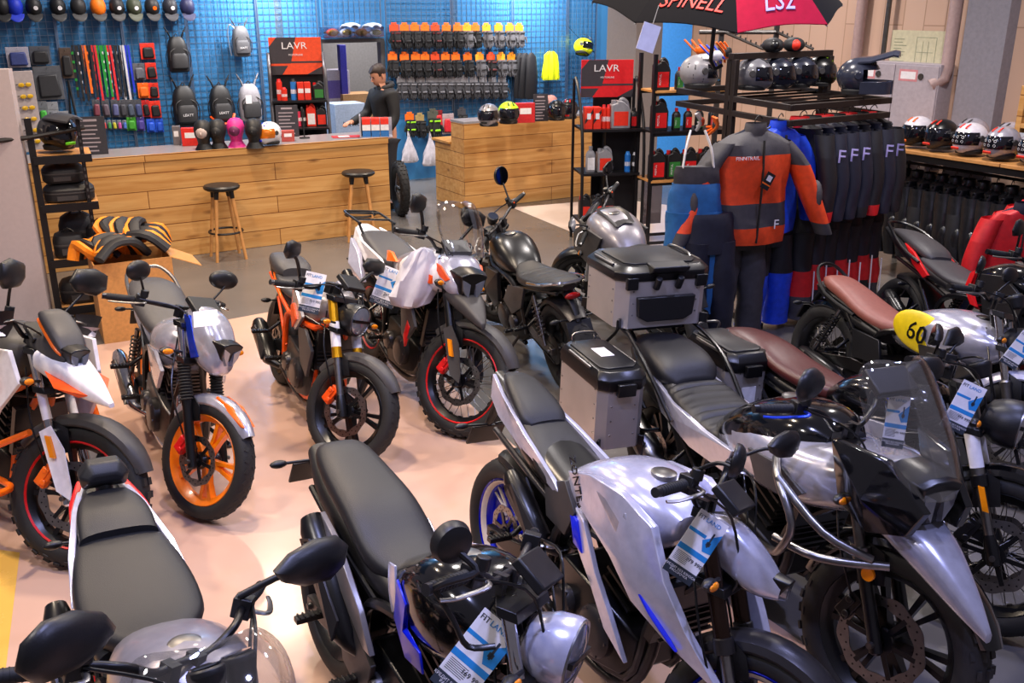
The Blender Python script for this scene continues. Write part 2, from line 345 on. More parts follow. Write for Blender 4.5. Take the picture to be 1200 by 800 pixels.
# things on the right wall
pcab = rp(1003, 70, .22); pcab2 = rp(1103, 77, .22); wL = (pcab2-pcab).length; grey_cab = mat('cabinet_pale_grey', 'a9a0a8', .45)
t = thing('electrical_cabinet', 'pale grey two-door electrical cabinet on the beige wall', 'cabinet', (pcab.x, pcab.y, 0), RR_)
G(grey_cab).bb(0, wL, 0, .21, .9, pcab.z).build('body', t, bevel=.005)
for x0, x1 in ((.01, wL*.5-.005), (wL*.5+.005, wL-.01)):
    dd = G(grey_cab).bb(x0, x1, -.012, 0, .92, pcab.z-.02).build('door', t, bevel=.003)
    xc = x0+(x1-x0)*.62; G(K['alu']).cyl((xc, -.014, pcab.z-.12), (xc, -.022, pcab.z-.12), .03, n=16).build('lock', dd)
    st = G(mat('warning_pink', 'c9848a', .6)).bb(x0+.05, x0+.26, -.0135, -.012, pcab.z-.17, pcab.z-.06).build('warning_sticker', dd); G(K['paper']).bb(x0+.07, x0+.24, -.0145, -.0135, pcab.z-.15, pcab.z-.08).build('sticker_panel', st)
a = rp(1047, 35, .03); b = rp(1110, 40, .03); c = rp(1100, 76, .03)
t = tag(G(mat('plan_paper', 'c9c3a4', .5)).bb(0, (b-a).length, -.01, 0, c.z, a.z).build('evacuation_plan', None, (a.x, a.y, 0), RR_), 'cream evacuation plan board leaning above the grey cabinet', 'board')
g = G(mat('plan_ink', '8f937a', .6)); w_ = (b-a).length
for i in range(9): g.bb(w_*.06, w_*(.2+.16*rnd.random()), -.0112, -.01, a.z-.08-i*.03, a.z-.088-i*.03)
for x0, x1, z0, z1 in ((.48, .85, .06, .065), (.48, .85, .33, .335), (.48, .49, .06, .33), (.84, .85, .06, .33), (.6, .61, .1, .3), (.5, .8, .2, .205), (.7, .71, .1, .3)): g.bb(w_*x0, w_*x1, -.0112, -.01, a.z-z1, a.z-z0)
g.build('floor_plan_print', t)
pipe = mat('pipe_pinkish_grey', 'a98f8c', .45)
for (u0, v0, u1, v1, r, lab) in ((1010, -60, 1003, 68, .055, 'thick pale pipe running down the beige wall to the cabinet'), (1045, -60, 1034, 70, .025, 'thin grey conduit running down the beige wall to the cabinet')):
    a = rp(u0, v0, .08); b = rp(u1, v1, .08); tag(G(pipe if r > .03 else K['alu']).tube([(b.x, b.y, b.z), (b.x, b.y, HW)], r, 12).build('pipe'), lab, 'pipe')
a = rp(1121, 0, .12); b = rp(1110, 80, .12); c = rp(1100, 92, .12)
tag(G(pipe).tube([(b.x, b.y, HW), (b.x, b.y, b.z), (b.x+RN.x*.03, b.y+RN.y*.03, b.z-.09), (c.x+RN.x*.1, c.y+RN.y*.1, c.z-.06)], .06, 12).build('pipe'), 'curved pale drain pipe beside the grey pillar', 'pipe')
# lights of the shop: rows of ceiling lamps
def lamp(x, y, z, e, col, size=.2, aim=None):
    l = bpy.data.lights.new('ceiling_lamp', 'AREA'); l.shape = 'DISK'; l.size = size; l.energy = e; l.color = col; l.spread = R(150)
    o = bpy.data.objects.new('ceiling_lamp', l); o.location = (x, y, z); C.objects.link(o)
    if aim: o.rotation_euler = (V(aim)-V((x, y, z))).to_track_quat('-Z', 'Y').to_euler()
    return o
warm = (1, .80, .60); neut = (1, .92, .88); cool = (.48, .52, 1)
for x, y, e, c_ in ((-3.2, 4.2, 70, warm), (-1.2, 4.6, 66, warm), (.7, 4.8, 50, neut), (2.6, 4.4, 45, cool), (-3.0, 7.0, 60, warm), (-.9, 7.4, 60, neut), (1.2, 7.2, 60, neut), (3.4, 7.2, 60, neut), (-.4, 2.2, 60, cool), (1.8, 2.0, 50, cool), (-2.4, 1.8, 45, neut), (-2.6, 9.2, 75, warm), (0., 10.6, 75, warm), (2.2, 10.0, 60, neut)):
    lamp(x, y, 4.0, e, c_)
for s in (-3.6, -1.4, .8, 2.8):
    q = W0+WD*s+WN*1.7; lamp(q.x, q.y, 4.0, 62, neut, .5, (q.x-WN.x*1.4, q.y-WN.y*1.4, 1.6))
for u in (325, 632):
    q = wp(u, 20, .55); lamp(q.x, q.y, 3.15, 70, (1, .97, .95), .12, (q.x-WN.x*.5, q.y-WN.y*.5, 2.3))
w = bpy.data.worlds.new('shop_ambience'); S.world = w; w.use_nodes = True
w.node_tree.nodes['Background'].inputs[0].default_value = (.55, .5, .62, 1); w.node_tree.nodes['Background'].inputs[1].default_value = .27
S.view_settings.exposure = 0.
# ================================================================ motorcycles
def wheel(root, name, c, Rw, w, rr, style='cast', rim=None, xf=None, stripe=None, knob=False, disc=(.15, 1), dmat=None, n=5, hub=None, trim=None):
    tr_ = []; rim = rim or K['satin']; cx, cz = c; o = (cx, 0, cz)
    g = G(rim); h = w*.36
    g.lathe([(rr+.004, -h-.006), (rr+.01, -h), (rr-.012, -h*.7), (rr-.022, 0), (rr-.012, h*.7), (rr+.01, h), (rr+.004, h+.006), (rr-.012, h*.8), (rr-.03, h*.3), (rr-.03, -h*.3), (rr-.012, -h*.8)], 40, o, 'y', closed=True)
    g.use(hub or rim); g.lathe([(.012, -.06), (.035, -.06), (.045, -.045), (.032, -.02), (.032, .02), (.045, .045), (.035, .06), (.012, .06)], 16, o, 'y', closed=True)
    if style == 'wire':
        g.use(K['steel'])
        for i in range(36):
            a = 2*pi*i/36; sd = 1 if i % 2 else -1; b = a+.42*(1 if (i//2) % 2 else -1)
            g.tube([(cx+.042*cos(a), sd*.045, cz+.042*sin(a)), (cx+(rr-.024)*cos(b), sd*.008, cz+(rr-.024)*sin(b))], .0021, 4)
        g.use(K['dalu'])
        for i in range(18):
            b = 2*pi*i/18; g.box((cx+(rr-.03)*cos(b), 0, cz+(rr-.03)*sin(b)), (.012, .022, .02), (0, -b, 0))
    else:
        g.use(rim)
        for i in range(n):
            for da, wd in (((-.16, .010), (.16, .010)) if style == 'twin' else ((-.12, .014), (.1, .009)) if style == 'y' else ((0, .02),)):
                a = 2*pi*i/n; p = V((cx+.03*cos(a), 0, cz+.03*sin(a))); q = V((cx+(rr-.016)*cos(a+da), 0, cz+(rr-.016)*sin(a+da)))
                d = (q-p).normalized(); s_ = V((-d.z, 0, d.x))
                rg = []
                for t, k, yy in ((0, 1.25, .032), (.5, .9, .02), (1, 1.15, .026)):
                    m_ = p.lerp(q, t); rg.append([m_+s_*wd*k*x+V((0, yy*y_, 0)) for x, y_ in ((-1, -.8), (1, -.8), (1, .8), (.3, 1), (-.3, 1), (-1, .8))])
                g.loft(rg)
                if trim: tr_.append((p, q))
    wh = g.build(name, root, xf=xf)
    if trim:
        g = G(trim)
        for p, q in tr_:
            for sd in (-1, 1): g.tube([p.lerp(q, .2)+V((0, sd*.033, 0)), p.lerp(q, .55)+V((0, sd*.024, 0)), q+V((0, sd*.03, 0))], .006, 6)
        for sd in (-1, 1): g.lathe([(rr-.004, sd*(h-.0)), (rr-.012, sd*(h-.004)), (rr-.02, sd*(h*.72))], 40, o, 'y', closed=True)
        g.build('wheel_trim', wh, xf=xf)
    g = G(K['rubber'])
    cr = [(-.36, 0), (-.46, .16), (-.5, .42), (-.46, .7), (-.36, .88), (-.2, .97), (0, 1), (.2, .97), (.36, .88), (.46, .7), (.5, .42), (.46, .16), (.36, 0), (.2, -.04), (-.2, -.04)]
    g.lathe([(rr+.004+(Rw-rr-.004)*b, a*w) for a, b in cr], 48, o, 'y', closed=True)
    nb = 34
    for i in range(nb):
        a = 2*pi*i/nb
        if knob:
            rows = [(0, .0, .030, .030), (-.33, .012, .03, .022), (.33, .012, .03, .022)] if i % 2 else [(-.16, .002, .034, .026), (.16, .002, .034, .026), (-.42, .03, .028, .012), (.42, .03, .028, .012)]
            for yy, dr, L_, W_ in rows:
                r_ = Rw-dr+.001; g.box((cx+r_*cos(a), yy*w, cz+r_*sin(a)), (.014, W_, L_), MX.Rotation(-a, 3, 'Y') @ MX.Rotation((-1.15 if yy > 0 else 1.15)*min(1, max(0, abs(yy)-.15)*2.2), 3, 'Z'))
        else:
            for sd in (-1, 1):
                r_ = Rw-.0045; g.box((cx+r_*cos(a+sd*.03), sd*.2*w, cz+r_*sin(a+sd*.03)), (.006, w*.24, .026), MX.Rotation(-a, 3, 'Y') @ MX.Rotation(sd*.24, 3, 'Z') @ MX.Rotation(sd*.5, 3, 'X'))
    g.build('tyre', wh, xf=xf)
    if stripe:
        g = G(stripe)
        for sd in (-1, 1): g.lathe([(rr+.011, sd*(h+.002)), (rr+.004, sd*(h+.009)), (rr-.004, sd*(h-.002))], 40, o, 'y', closed=True)
        g.build('rim_stripe', wh, xf=xf)
    if disc:
        rd, sds = disc
        for sd in ((1, -1) if sds == 0 else (sds,)):
            g = G(dmat or K['steel']); m = 72; y0 = sd*.066
            for r_, yy in ((rd, y0),):
                vs = []
                for i in range(m):
                    a = 2*pi*i/m; ro = r_*(1+.025*cos(a*9)); ri = r_*.74*(1-.03*cos(a*9))
                    for rq, yq in ((ro, yy-.002), (ro, yy+.002), (ri, yy+.002), (ri, yy-.002)): vs.append((cx+rq*cos(a), yq, cz+rq*sin(a)))
                g.add(vs, [(i*4+j, i*4+(j+1) % 4, ((i+1) % m)*4+(j+1) % 4, ((i+1) % m)*4+j) for i in range(m) for j in range(4)])
            g.use(K['satin'])
            for i in range(m//2):
                a = 4*pi*i/m+.04; rq = r_*(.82 if i % 2 else .92); g.cyl((cx+rq*cos(a), y0-.0026, cz+rq*sin(a)), (cx+rq*cos(a), y0+.0026, cz+rq*sin(a)), .0042, n=6)
            for i in range(6):
                a = 2*pi*i/6; g.box((cx+rd*.5*cos(a), y0, cz+rd*.5*sin(a)), (rd*.62, .005, .018), (0, -a, 0))
            g.lathe([(.02, y0-.004), (rd*.3, y0-.004), (rd*.3, y0+.004), (.02, y0+.004)], 18, o, 'y', closed=True)
            g.build('brake_disc', wh, xf=xf)
    return wh

def mirror(root, base, tip, shape='hex', size=.1, face=0., xf=None, m=None, stalkr=.006, dirx=-1):
    m = m or K['black']; s = size
    shp = {'hex': [(-1, -.1), (-.75, .5), (.3, .62), (1, .4), (1.05, -.25), (.5, -.6), (-.6, -.5)], 'oval': [(cos(a)*1.0, sin(a)*.62) for a in [2*pi*i/18 for i in range(18)]],
           'round': [(cos(a)*.72, sin(a)*.72) for a in [2*pi*i/20 for i in range(20)]], 'drop': [(-1.15, -.02), (-.8, .34), (-.1, .6), (.6, .62), (1, .35), (1.02, -.1), (.6, -.48), (-.2, -.5), (-.85, -.3)],
           'blade': [(-1, -.5), (-.9, .35), (0, .6), (.9, .2), (1.1, -.15), (.4, -.45)]}[shape]
    sg = 1 if tip[1] >= 0 else -1
    rot = MX.Rotation(face*sg, 3, 'Z')
    par = G(m)
    rgs = []
    for d, k in ((.0, .97), (.006, 1.), (.018, .97), (.032, .78), (.042, .4)):
        rgs.append([V(tip)+rot @ V((d*(1 if dirx < 0 else -1)*s/.1, -sg*p[0]*s*k*(-1), p[1]*s*k)) for p in shp])
    par.loft(rgs)
    pts = [V(base), V(base).lerp(V(tip), .5)+V((.02, sg*.02, .02)), V(tip)+rot @ V((.02, 0, -s*.3))]
    par.tube([tuple(p) for p in pts], [stalkr*1.2, stalkr], 8, k=4)
    o = par.build('mirror', root, xf=xf, ang=50)
    g = G(K['mglass']); g.add([V(tip)+rot @ V((-.0015*(1 if dirx < 0 else -1), sg*p[0]*s*.9, p[1]*s*.9)) for p in shp], [tuple(range(len(shp)))])
    g.build('mirror_glass', o, xf=xf)
    return o

def screen(root, pts, m=None, xf=None, t=.004, name='windscreen', parent=None, out='none'):
    """pts: rows of (x, z, halfwidth, curve) bottom to top"""
    rows = spl(pts, 4); n = 12; g = G(m or K['clear']); vs = []
    for off in (0, t):
        for x, z, w, c in rows:
            for j in range(n+1):
                u = 2*j/n-1; vs.append((x-off-c*u*u, w*sin(u*pi/2*.98) if c > .05 else w*u, z))
    k = len(rows); q = n+1; fs = []
    for s_ in (0, 1):
        b = s_*k*q
        for i in range(k-1):
            for j in range(n): fs.append((b+i*q+j, b+i*q+j+1, b+(i+1)*q+j+1, b+(i+1)*q+j))
    e = k*q
    for j in range(n): fs += [(j, j+1, e+j+1, e+j), ((k-1)*q+j, (k-1)*q+j+1, e+(k-1)*q+j+1, e+(k-1)*q+j)]
    for i in range(k-1): fs += [(i*q, (i+1)*q, e+(i+1)*q, e+i*q), (i*q+n, (i+1)*q+n, e+(i+1)*q+n, e+i*q+n)]
    g.add(vs, fs); return g.build(name, parent or root, xf=xf)

def tag_card(label, loc, rot, w=.085, h=.17, name='price_tag', title='FITLAND', price=''):
    """printed price card hanging on a motorcycle; local frame: x right, z up, faces -y"""
    t = thing(name, label, 'price tag', loc, rot, None)
    G(K['paper']).bb(-w/2, w/2, -.001, .001, -h/2, h/2).build('card', t)
    g = G(K['tagblue']).bb(-w/2, w/2, -.0016, -.001, -h*.12, -h*.04)
    g.add([(w*.05, -.0016, h*.14), (w*.5, -.0016, h*.34), (w*.5, -.0016, h*.02), (w*.22, -.0016, -.0*h)], [(0, 1, 2, 3)])
    g.bb(-w/2, w*.1, -.0016, -.001, h*.17, h*.22)
    g.build('blue_print', t)
    g = G(K['tagdark']).bb(-w/2, w/2, -.0016, -.001, -h*.5, -h*.33)
    for i in range(7): g.bb(-w*.42, w*(.02+.1*rnd.random()), -.0016, -.001, -h*(.15+.022*i), -h*(.157+.022*i))
    g.bb(w*.24, w*.3, -.0018, -.001, h*.08, h*.3); g.bb(w*.2, w*.34, -.0018, -.001, h*.1, h*.16)
    g.build('dark_print', t)
    mx = frame((-w*.12, -.002, h*.41), (1, 0, 0), (0, 0, 1))
    text('FIT', w*.19, K['tagdark'], t, frame((-w*.46, -.002, h*.41), (1, 0, 0), (0, 0, 1)), 'title', .0003, 'LEFT')
    text('LAND', w*.19, K['tagblue'], t, frame((-w*.18, -.002, h*.41), (1, 0, 0), (0, 0, 1)), 'title', .0003, 'LEFT')
    if price: text(price, w*.17, K['tagdark'], t, frame((w*.22, -.002, -h*.2), (1, 0, 0), (0, 0, 1)), 'price', .0003)
    text('КРЕДИТ БЕЗ ВЗНОСА\nРАССРОЧКА', w*.1, K['paper'], t, frame((0, -.002, -h*.41), (1, 0, 0), (0, 0, 1)), 'offer', .0003)
    return t

def bike(d):
    """d: every measure in the machine's own frame, x forward from the rear contact, y to the rider's left"""
    g_ = d.get; wb = d['wb']; Rf, Rr = d['Rf'], d['Rr']; wf, wr = g_('wf', .11), g_('wr', .14)
    root = thing(g_('name', 'motorcycle'), d['label'], 'motorcycle', (d['pos'][0], d['pos'][1], 0), (-R(g_('lean', 7)), 0, R(d['h'])), None)
    rake = R(g_('rake', 25)); ax = V((-sin(rake), 0, cos(rake))); A = V((wb, 0, Rf))
    xf = MX.Translation(A) @ MX.Rotation(R(g_('steer', 18)), 4, ax) @ MX.Translation(-A)
    P = lambda t, y=0., fx=0.: A+ax*t+V((fx, y, 0))
    D = lambda k, v: K[g_(k, v)]
    only = g_('only')                                             # 'rear' when the front stands outside the picture
    # wheels
    wheel(root, 'rear_wheel', (0, Rr), Rr, wr, g_('rrr', .22), g_('rstyle', g_('style', 'cast')), D('rrim', g_('rim', 'satin')), None, K[d['stripe']] if g_('stripe') else None, g_('knob', False), (g_('rdisc', .11), -1), n=g_('ns', 5), trim=K[d['trim']] if g_('trim') else None)
    wheel(root, 'front_wheel', (wb, Rf), Rf, wf, g_('frr', .22), g_('style', 'cast'), D('rim', 'satin'), xf, K[d['stripe']] if g_('stripe') else None, g_('knob', False), (g_('fdisc', .15), g_('dside', -1)), K[g_('dmat', 'steel')], n=g_('ns', 5), hub=D('hub', 'satin'), trim=K[d['trim']] if g_('trim') else None)
    # fork
    fl = g_('fl', .74); fy = g_('fy', .1); us = g_('usd', True)
    for s in (-1, 1):
        g = G(D('fup', 'gold') if us else D('flow', 'alu'))
        if us: g.tube([P(.30, s*fy), P(.33, s*fy), P(fl, s*fy)], [.029, .027, .026], 14)
        else: g.tube([P(-.04, s*fy), P(-.03, s*fy), P(.27, s*fy), P(.30, s*fy), P(.31, s*fy)], [.014, .024, .025, .03, .024], 14)
        g.use(D('fst', 'chrome')); g.tube([P(.02, s*fy), P(.31, s*fy)], .0195, 12) if us else g.tube([P(.3, s*fy), P(fl, s*fy)], .019, 12)
        if us: g.use(D('flow', 'satin')); g.tube([P(-.035, s*fy), P(-.03, s*fy), P(.05, s*fy), P(.09, s*fy)], [.016, .028, .028, .021], 12)
        if g_('ring'): g.use(K[g_('ring')]); g.tube([P(.28, s*fy), P(.285, s*fy), P(.33, s*fy), P(.335, s*fy)], [.024, .033, .033, .024], 14)
        lg = g.build('fork_leg', root, xf=xf)
        if g_('gaiter'):
            g = G(K['rubber']); N_ = 13; g.tube([P(.3+.2*i/(N_*2), s*fy) for i in range(2*N_+1)], [.036 if i % 2 else .027 for i in range(2*N_+1)], 12); g.build('gaiter', lg, xf=xf)
        if g_('guard'):
            gm = K[g_('guard')]; g = G(gm); yo = s*(fy+.034)
            o = [(.0, .04), (.03, -.02), (.30, -.035), (.34, .03), (.24, .07), (.06, .06)]
            g.plate([P(t, yo, 0)+V((b, 0, 0)) for t, b in o] if s > 0 else [P(t, -yo, 0)+V((b, 0, 0)) for t, b in o], .008, False) if s > 0 else g.plate([P(t, yo, 0)+V((b, 0, 0)) for t, b in o], -.008, False)
            g.build('fork_guard', lg, xf=xf)
        if g_('reflector'):
            t0 = g_('reflector'); g = G(K['amber'])
            if g_('reflround'): g.cyl(P(t0, s*(fy+.045), .05), P(t0, s*(fy+.056), .05), .024, n=18)
            else: g.loft([[P(t0-.05+tt, s*(fy+.028+.018*k), .008)+V((xx, 0, 0)) for tt, xx in ((0, -.012), (0, .012), (.1, .012), (.1, -.012))] for k in (0, 1)])
            g.build('reflector', lg, xf=xf)
        if g_('sticker'): G(K['paper']).tube([P(.36, s*fy), P(.50, s*fy)], .0278 if us else .0205, 12).build('sticker', lg, xf=xf)
    g = G(K['satin'])
    for t in (fl-.2, fl-.02): g.loft([[P(t+k*.03, 0)+V((dx, yy, 0)) for dx, yy in ((.04, -fy-.03), (.04, fy+.03), (-.02, fy+.03), (-.06, .03), (-.06, -.03), (-.02, -fy-.03))] for k in (0, 1)])
    g.tube([P(fl-.22)+V((-.04, 0, 0)), P(fl)+V((-.04, 0, 0))], .03, 12)
    g.build('fork_clamp', root, xf=xf, bevel=.003)
    g = G(K['alu']); g.cyl((wb, -fy-.04, Rf), (wb, fy+.04, Rf), .012, n=10); g.build('front_axle', root, xf=xf)
    # calliper
    ds = g_('dside', -1)
    for s in ((-1, 1) if ds == 0 else (ds,)):
        g = G(D('cal', 'red')); a0 = R(g_('cala', 150)); rd = g_('fdisc', .15)*.9; p = V((wb+rd*cos(a0), s*.072, Rf+rd*sin(a0)))
        g.box(p, (.05, .05, .11), (0, pi/2-a0+1.5, 0)); g.box(p+V((-.012, s*.018, 0)), (.036, .03, .085), (0, pi/2-a0+1.5, 0))
        for q in (-.028, .028): g.cyl(p+V((0, s*.02, q)), p+V((0, s*.036, q)), .014, n=10)
        g.use(K['satin']); g.box((p+P(.06, s*.075))/2, (.09, .016, .04), (0, .3, 0))
        g.build('brake_caliper', root, xf=xf, bevel=.004)
        G(K['satin']).tube([tuple(p+V((0, s*.03, .05))), tuple(P(.35, s*(fy+.04), -.06)), tuple(P(fl-.1, s*.06, -.08))], .0045, 6, k=5).build('brake_hose', root, xf=xf)
    # front mudguard
    ff = g_('ffend', ('grey', 15, 165, .068))
    if ff:
        g = G(K[ff[0]]); g.fender((wb, Rf), Rf+g_('fgap', .018), ff[1], ff[2], ff[3], .035, tip=.55)
        g.use(K['satin']).plate([(wb-.03, fy-.018, Rf+.2), (wb-.13, fy-.018, Rf+.16), (wb-.16, fy-.018, Rf+.33), (wb-.06, fy-.018, Rf+Rf*.9)], .006)
        g.build('front_fender', root, xf=xf)
    # handlebar
    bt = g_('bt', fl+.06); bx0 = P(bt)+V((g_('bx', -.05), 0, 0)); rise = g_('rise', .06); bw = g_('bw', .38); back = g_('back', .09)
    bm = D('bar', 'satin'); g = G(bm); gp = {}
    half = lambda s: [bx0+V((0, s*.03, 0)), bx0+V((0, s*.09, 0)), bx0+V((-.01, s*.17, rise*.85)), bx0+V((-back*.5, s*.26, rise)), bx0+V((-back, s*bw, rise-.01))]
    g.tube([tuple(p) for p in half(-1)[::-1]+half(1)], g_('br', .011), 10, k=4)
    for s in (-1, 1): g.box(bx0+V((.0, s*.04, -.02)), (.04, .03, .06))
    hb = g.build('handlebar', root, xf=xf)
    for s in (-1, 1):
        h = half(s); e = h[-1]; i_ = h[-1].lerp(h[-2], .95)
        dd = (e-i_).normalized()
        g = G(K['rubber']); g.tube([tuple(e-dd*.128), tuple(e-dd*.126), tuple(e-dd*.003), tuple(e)], [.02, .0175, .0165, .0165], 12)
        for q in range(9): g.tube([tuple(e-dd*(.015+q*.012)), tuple(e-dd*(.018+q*.012))], .018, 12)
        g.use(D('barend', 'satin')); g.tube([tuple(e-dd*.002), tuple(e+dd*.02)], .0155, 12); g.build('grip', hb, xf=xf)
        g = G(K['black']); c = e-dd*.155; g.box(c, (.05, .045, .055), MX.Rotation(math.atan2(-dd.x*s, dd.y*s), 3, 'Z')); g.cyl(c+V((.02, 0, .02)), c+V((.02, 0, .055)), .02, n=12) if s == -1 or g_('dual') else 0
        g.use(K['dorange'] if s == -1 else K['dgrey']); g.box(c+V((-.025, 0, .012)), (.008, .016, .012)); g.build('switch_housing', hb, xf=xf, bevel=.003)
        g = G(D('lever', 'steel')); g.tube([tuple(c+V((.03, 0, 0))), tuple(c+V((.06, s*.03, -.002))), tuple(e-dd*.03+V((.055, 0, -.012))), tuple(e+dd*.01+V((.035, 0, -.016)))], [.009, .008, .006, .007], 7, k=4, flat=.6); g.build('lever', hb, xf=xf)
        if g_('hand'):
            hm = K[d['hand']]; y0 = e.y
            o = [(.055, -.15, .05), (.085, -.06, .055), (.08, .03, .045), (.05, .06, .0), (.075, .0, -.07), (.09, -.08, -.06), (.06, -.15, -.02)]
            g = G(hm).plate([(e.x+a+.01, e.y+b*s, e.z+c_) for a, b, c_ in o], .006, False); g.use(K['white']).plate([(e.x+a*1.02+.012, e.y+b*s*.8, e.z+c_*.4-.03) for a, b, c_ in o], .004, False)
            g.build('hand_guard', hb, xf=xf)
        mr = g_('mir')
        if mr:
            shape, sz, dy, dz, dx = mr; b = c+V((-.005, s*-.02, .03)); g0 = mirror(root, tuple(b), (b.x+dx, b.y+s*dy, b.z+dz), shape, sz, g_('mface', -.25), xf, stalkr=g_('mst', .006), m=D('mirm', 'black'))
    # clutch cable and hoses
    g = G(K['satin'])
    for k_, s in enumerate((1, -1, 1)): g.tube([tuple(half(s)[3]+V((.03, 0, .01))), tuple(bx0+V((.12, s*.1, .05-.05*k_))), tuple(P(fl-.2, s*.05, .03)), (wb-.45, s*.05, .72)], .0045, 6, k=5)
    g.build('cables', root, xf=xf)
    # dash
    ds_ = g_('dash', 'lcd'); q = P(fl+.05)+V((g_('dx', .05), 0, g_('dz', .05)))
    if ds_:
        g = G(K['black'])
        if ds_ == 'round':
            for s in g_('gauges', (0,)): g.tube([tuple(q+V((.03, s, -.05))), tuple(q+V((0, s, 0))), tuple(q+V((-.006, s, .01)))], [.03, .046, .04], 18)
        else: g.box(q, (.11, .17, .03), (0, .55, 0))
        ip = g.build('instrument_panel', root, xf=None if g_('fixed') else xf, bevel=.006)
        g = G(K['mglass'] if ds_ == 'round' else mat('lcd_glass', '47525c', .06, .3))
        if ds_ == 'round':
            for s in g_('gauges', (0,)): g.tube([tuple(q+V((-.006, s, .0101))), tuple(q+V((-.008, s, .013)))], .037, 18)
        else: g.box(q+V((-.009, 0, .014)), (.08, .13, .004), (0, .55, 0))
        g.build('dial', ip, xf=None if g_('fixed') else xf)
    # headlight
    hl = g_('head')
    if hl:
        typ, hx, hz, hr = hl; fx = None if g_('fixed') else xf
        if typ == 'round':
            g = G(D('headm', 'black')); g.tube([(hx-.1, 0, hz+.01), (hx-.085, 0, hz+.008), (hx-.03, 0, hz), (hx+.03, 0, hz), (hx+.045, 0, hz)], [hr*.35, hr*.7, hr*.98, hr*1.03, hr], 28)
            hd = g.build('headlight', root, xf=fx)
            g = G(K['lens']); g.tube([(hx+.036, 0, hz), (hx+.05, 0, hz), (hx+.062, 0, hz)], [hr*.88, hr*.86, hr*.45], 24); g.build('headlight_lens', hd, xf=fx)
            g = G(K['steel']); g.lathe([(hr*.9, .04), (hr*.98, .05), (hr*.99, .04)], 28, (hx, 0, hz), 'x', closed=True); g.use(K['satin']).bb(hx+.05, hx+.064, -hr*.85, hr*.85, hz-.008, hz+.008); g.build('headlight_ring', hd, xf=fx)
        else:
            k = hr; g = G(K['satin']); g.loft([[V((hx+a, y*k, hz+z*k)) for y, z in ((-1, .75), (-.4, .95), (.4, .95), (1, .75), (.75, -.35), (.25, -1.1), (-.25, -1.1), (-.75, -.35))] if a < 0 else [V((hx+a+z*.02, y*k*.8, hz+z*k*.85)) for y, z in ((-1, .75), (-.4, .95), (.4, .95), (1, .75), (.75, -.35), (.25, -1.1), (-.25, -1.1), (-.75, -.35))] for a in (-.12, -.03, .03)])
            hd = g.build('headlight', root, xf=fx, bevel=.006)
            for s in (-1, 1):
                g = G(K['lens']); g.prism([(s*.12*k, hz+.2*k), (s*.75*k, hz+.55*k), (s*.6*k, hz-.15*k), (s*.2*k, hz-.75*k)][::s], hx+.02, hx+.04, 'x', .85); g.build('headlight_lens', hd, xf=fx)
    # frame, engine
    ex = g_('ex', wb*.5); ez = g_('ez', .36); hp = P(fl-.12)+V((-.05, 0, 0)); fm = D('frame', 'satin')
    g = G(fm)
    for s in (-1, 1):
        g.tube([(hp.x, s*.03, hp.z), (hp.x-.12, s*.11, hp.z-.1), (ex-.1, s*.14, .66), (ex-.25, s*.13, .55), (ex-.28, s*.12, .3)], g_('ft', .019), 8, k=4)
        g.tube([(hp.x, s*.03, hp.z-.1), (ex+.28, s*.07, .5), (ex+.22, s*.1, .22), (ex-.2, s*.11, .2)], g_('ft', .019)*.9, 8, k=4)
        g.tube([(ex-.2, s*.12, .62), (.25, s*.12, .68), (g_('sub', -.12), s*.09, g_('subz', .74))], .013, 8, k=3)
        g.tube([(ex-.26, s*.12, .4), (.2, s*.12, .66)], .011, 8)
    g.build('frame', root)
    g = G(D('eng', 'dalu'))
    g.loft([[V((x, y*w, z)) for y, z in ((-1, z0), (1, z0), (1.1, (z0+z1)/2), (1, z1), (-1, z1), (-1.1, (z0+z1)/2))] for x, w, z0, z1 in ((ex-.26, .1, ez-.1, ez+.08), (ex-.18, .13, ez-.15, ez+.13), (ex+.05, .135, ez-.17, ez+.1), (ex+.2, .12, ez-.14, ez+.06), (ex+.25, .09, ez-.1, ez+.02))])
    en = g.build('engine', root, bevel=.008)
    for s in (-1, 1):
        g = G(D('cover', 'gun'))
        for (cx, cz, r) in ((ex+.08, ez-.03, .095), (ex-.12, ez-.02, .06)):
            g.tube([(cx, s*.12, cz), (cx, s*.16, cz), (cx, s*.172, cz), (cx, s*.176, cz)], [r, r, r*.85, r*.5], 20)
            for i in range(6): a = i*pi/3; g.cyl((cx+r*.86*cos(a), s*.15, cz+r*.86*sin(a)), (cx+r*.86*cos(a), s*.172, cz+r*.86*sin(a)), .008, n=6)
        g.build('engine_cover', en)
    g = G(D('eng', 'dalu')); ct = R(g_('cyl', 20))
    for i in range(9):
        t = .02+.024*i; g.box((ex+.09+sin(ct)*t, 0, ez+.1+cos(ct)*t), (.17, .19 if i % 2 == 0 else .15, .012 if i % 2 == 0 else .013), (0, ct, 0))
    g.box((ex+.09+sin(ct)*.26, 0, ez+.1+cos(ct)*.26), (.17, .18, .07), (0, ct, 0)); g.build('cylinder', en)
    g = G(K['satin']).box((ex+.09+.33*g_('radx', .8), 0, ez+.2), (.035, .25, .25), (0, .25, 0)); g.use(K['gun'])
    for i in range(9): g.box((ex+.09+.33*g_('radx', .8)+.014, 0, ez+.1+i*.024), (.014, .23, .006), (0, .25, 0))
    g.build('radiator', root)
    # exhaust
    em = D('exh', 'satin'); g = G(D('hdr', 'gun'))
    es = g_('eside', -1)
    g.tube([(ex+.17, es*.03, ez+.28), (ex+.27, es*.05, ez+.2), (ex+.3, es*.07, ez), (ex+.2, es*.09, ez-.19), (ex-.1, es*.1, ez-.2), (ex-.3, es*.13, ez-.1)], .02, 10, k=4)
    xo = g.build('exhaust', root)
    mu = g_('muff', ((.3, .28), (-.12, .52), .05))
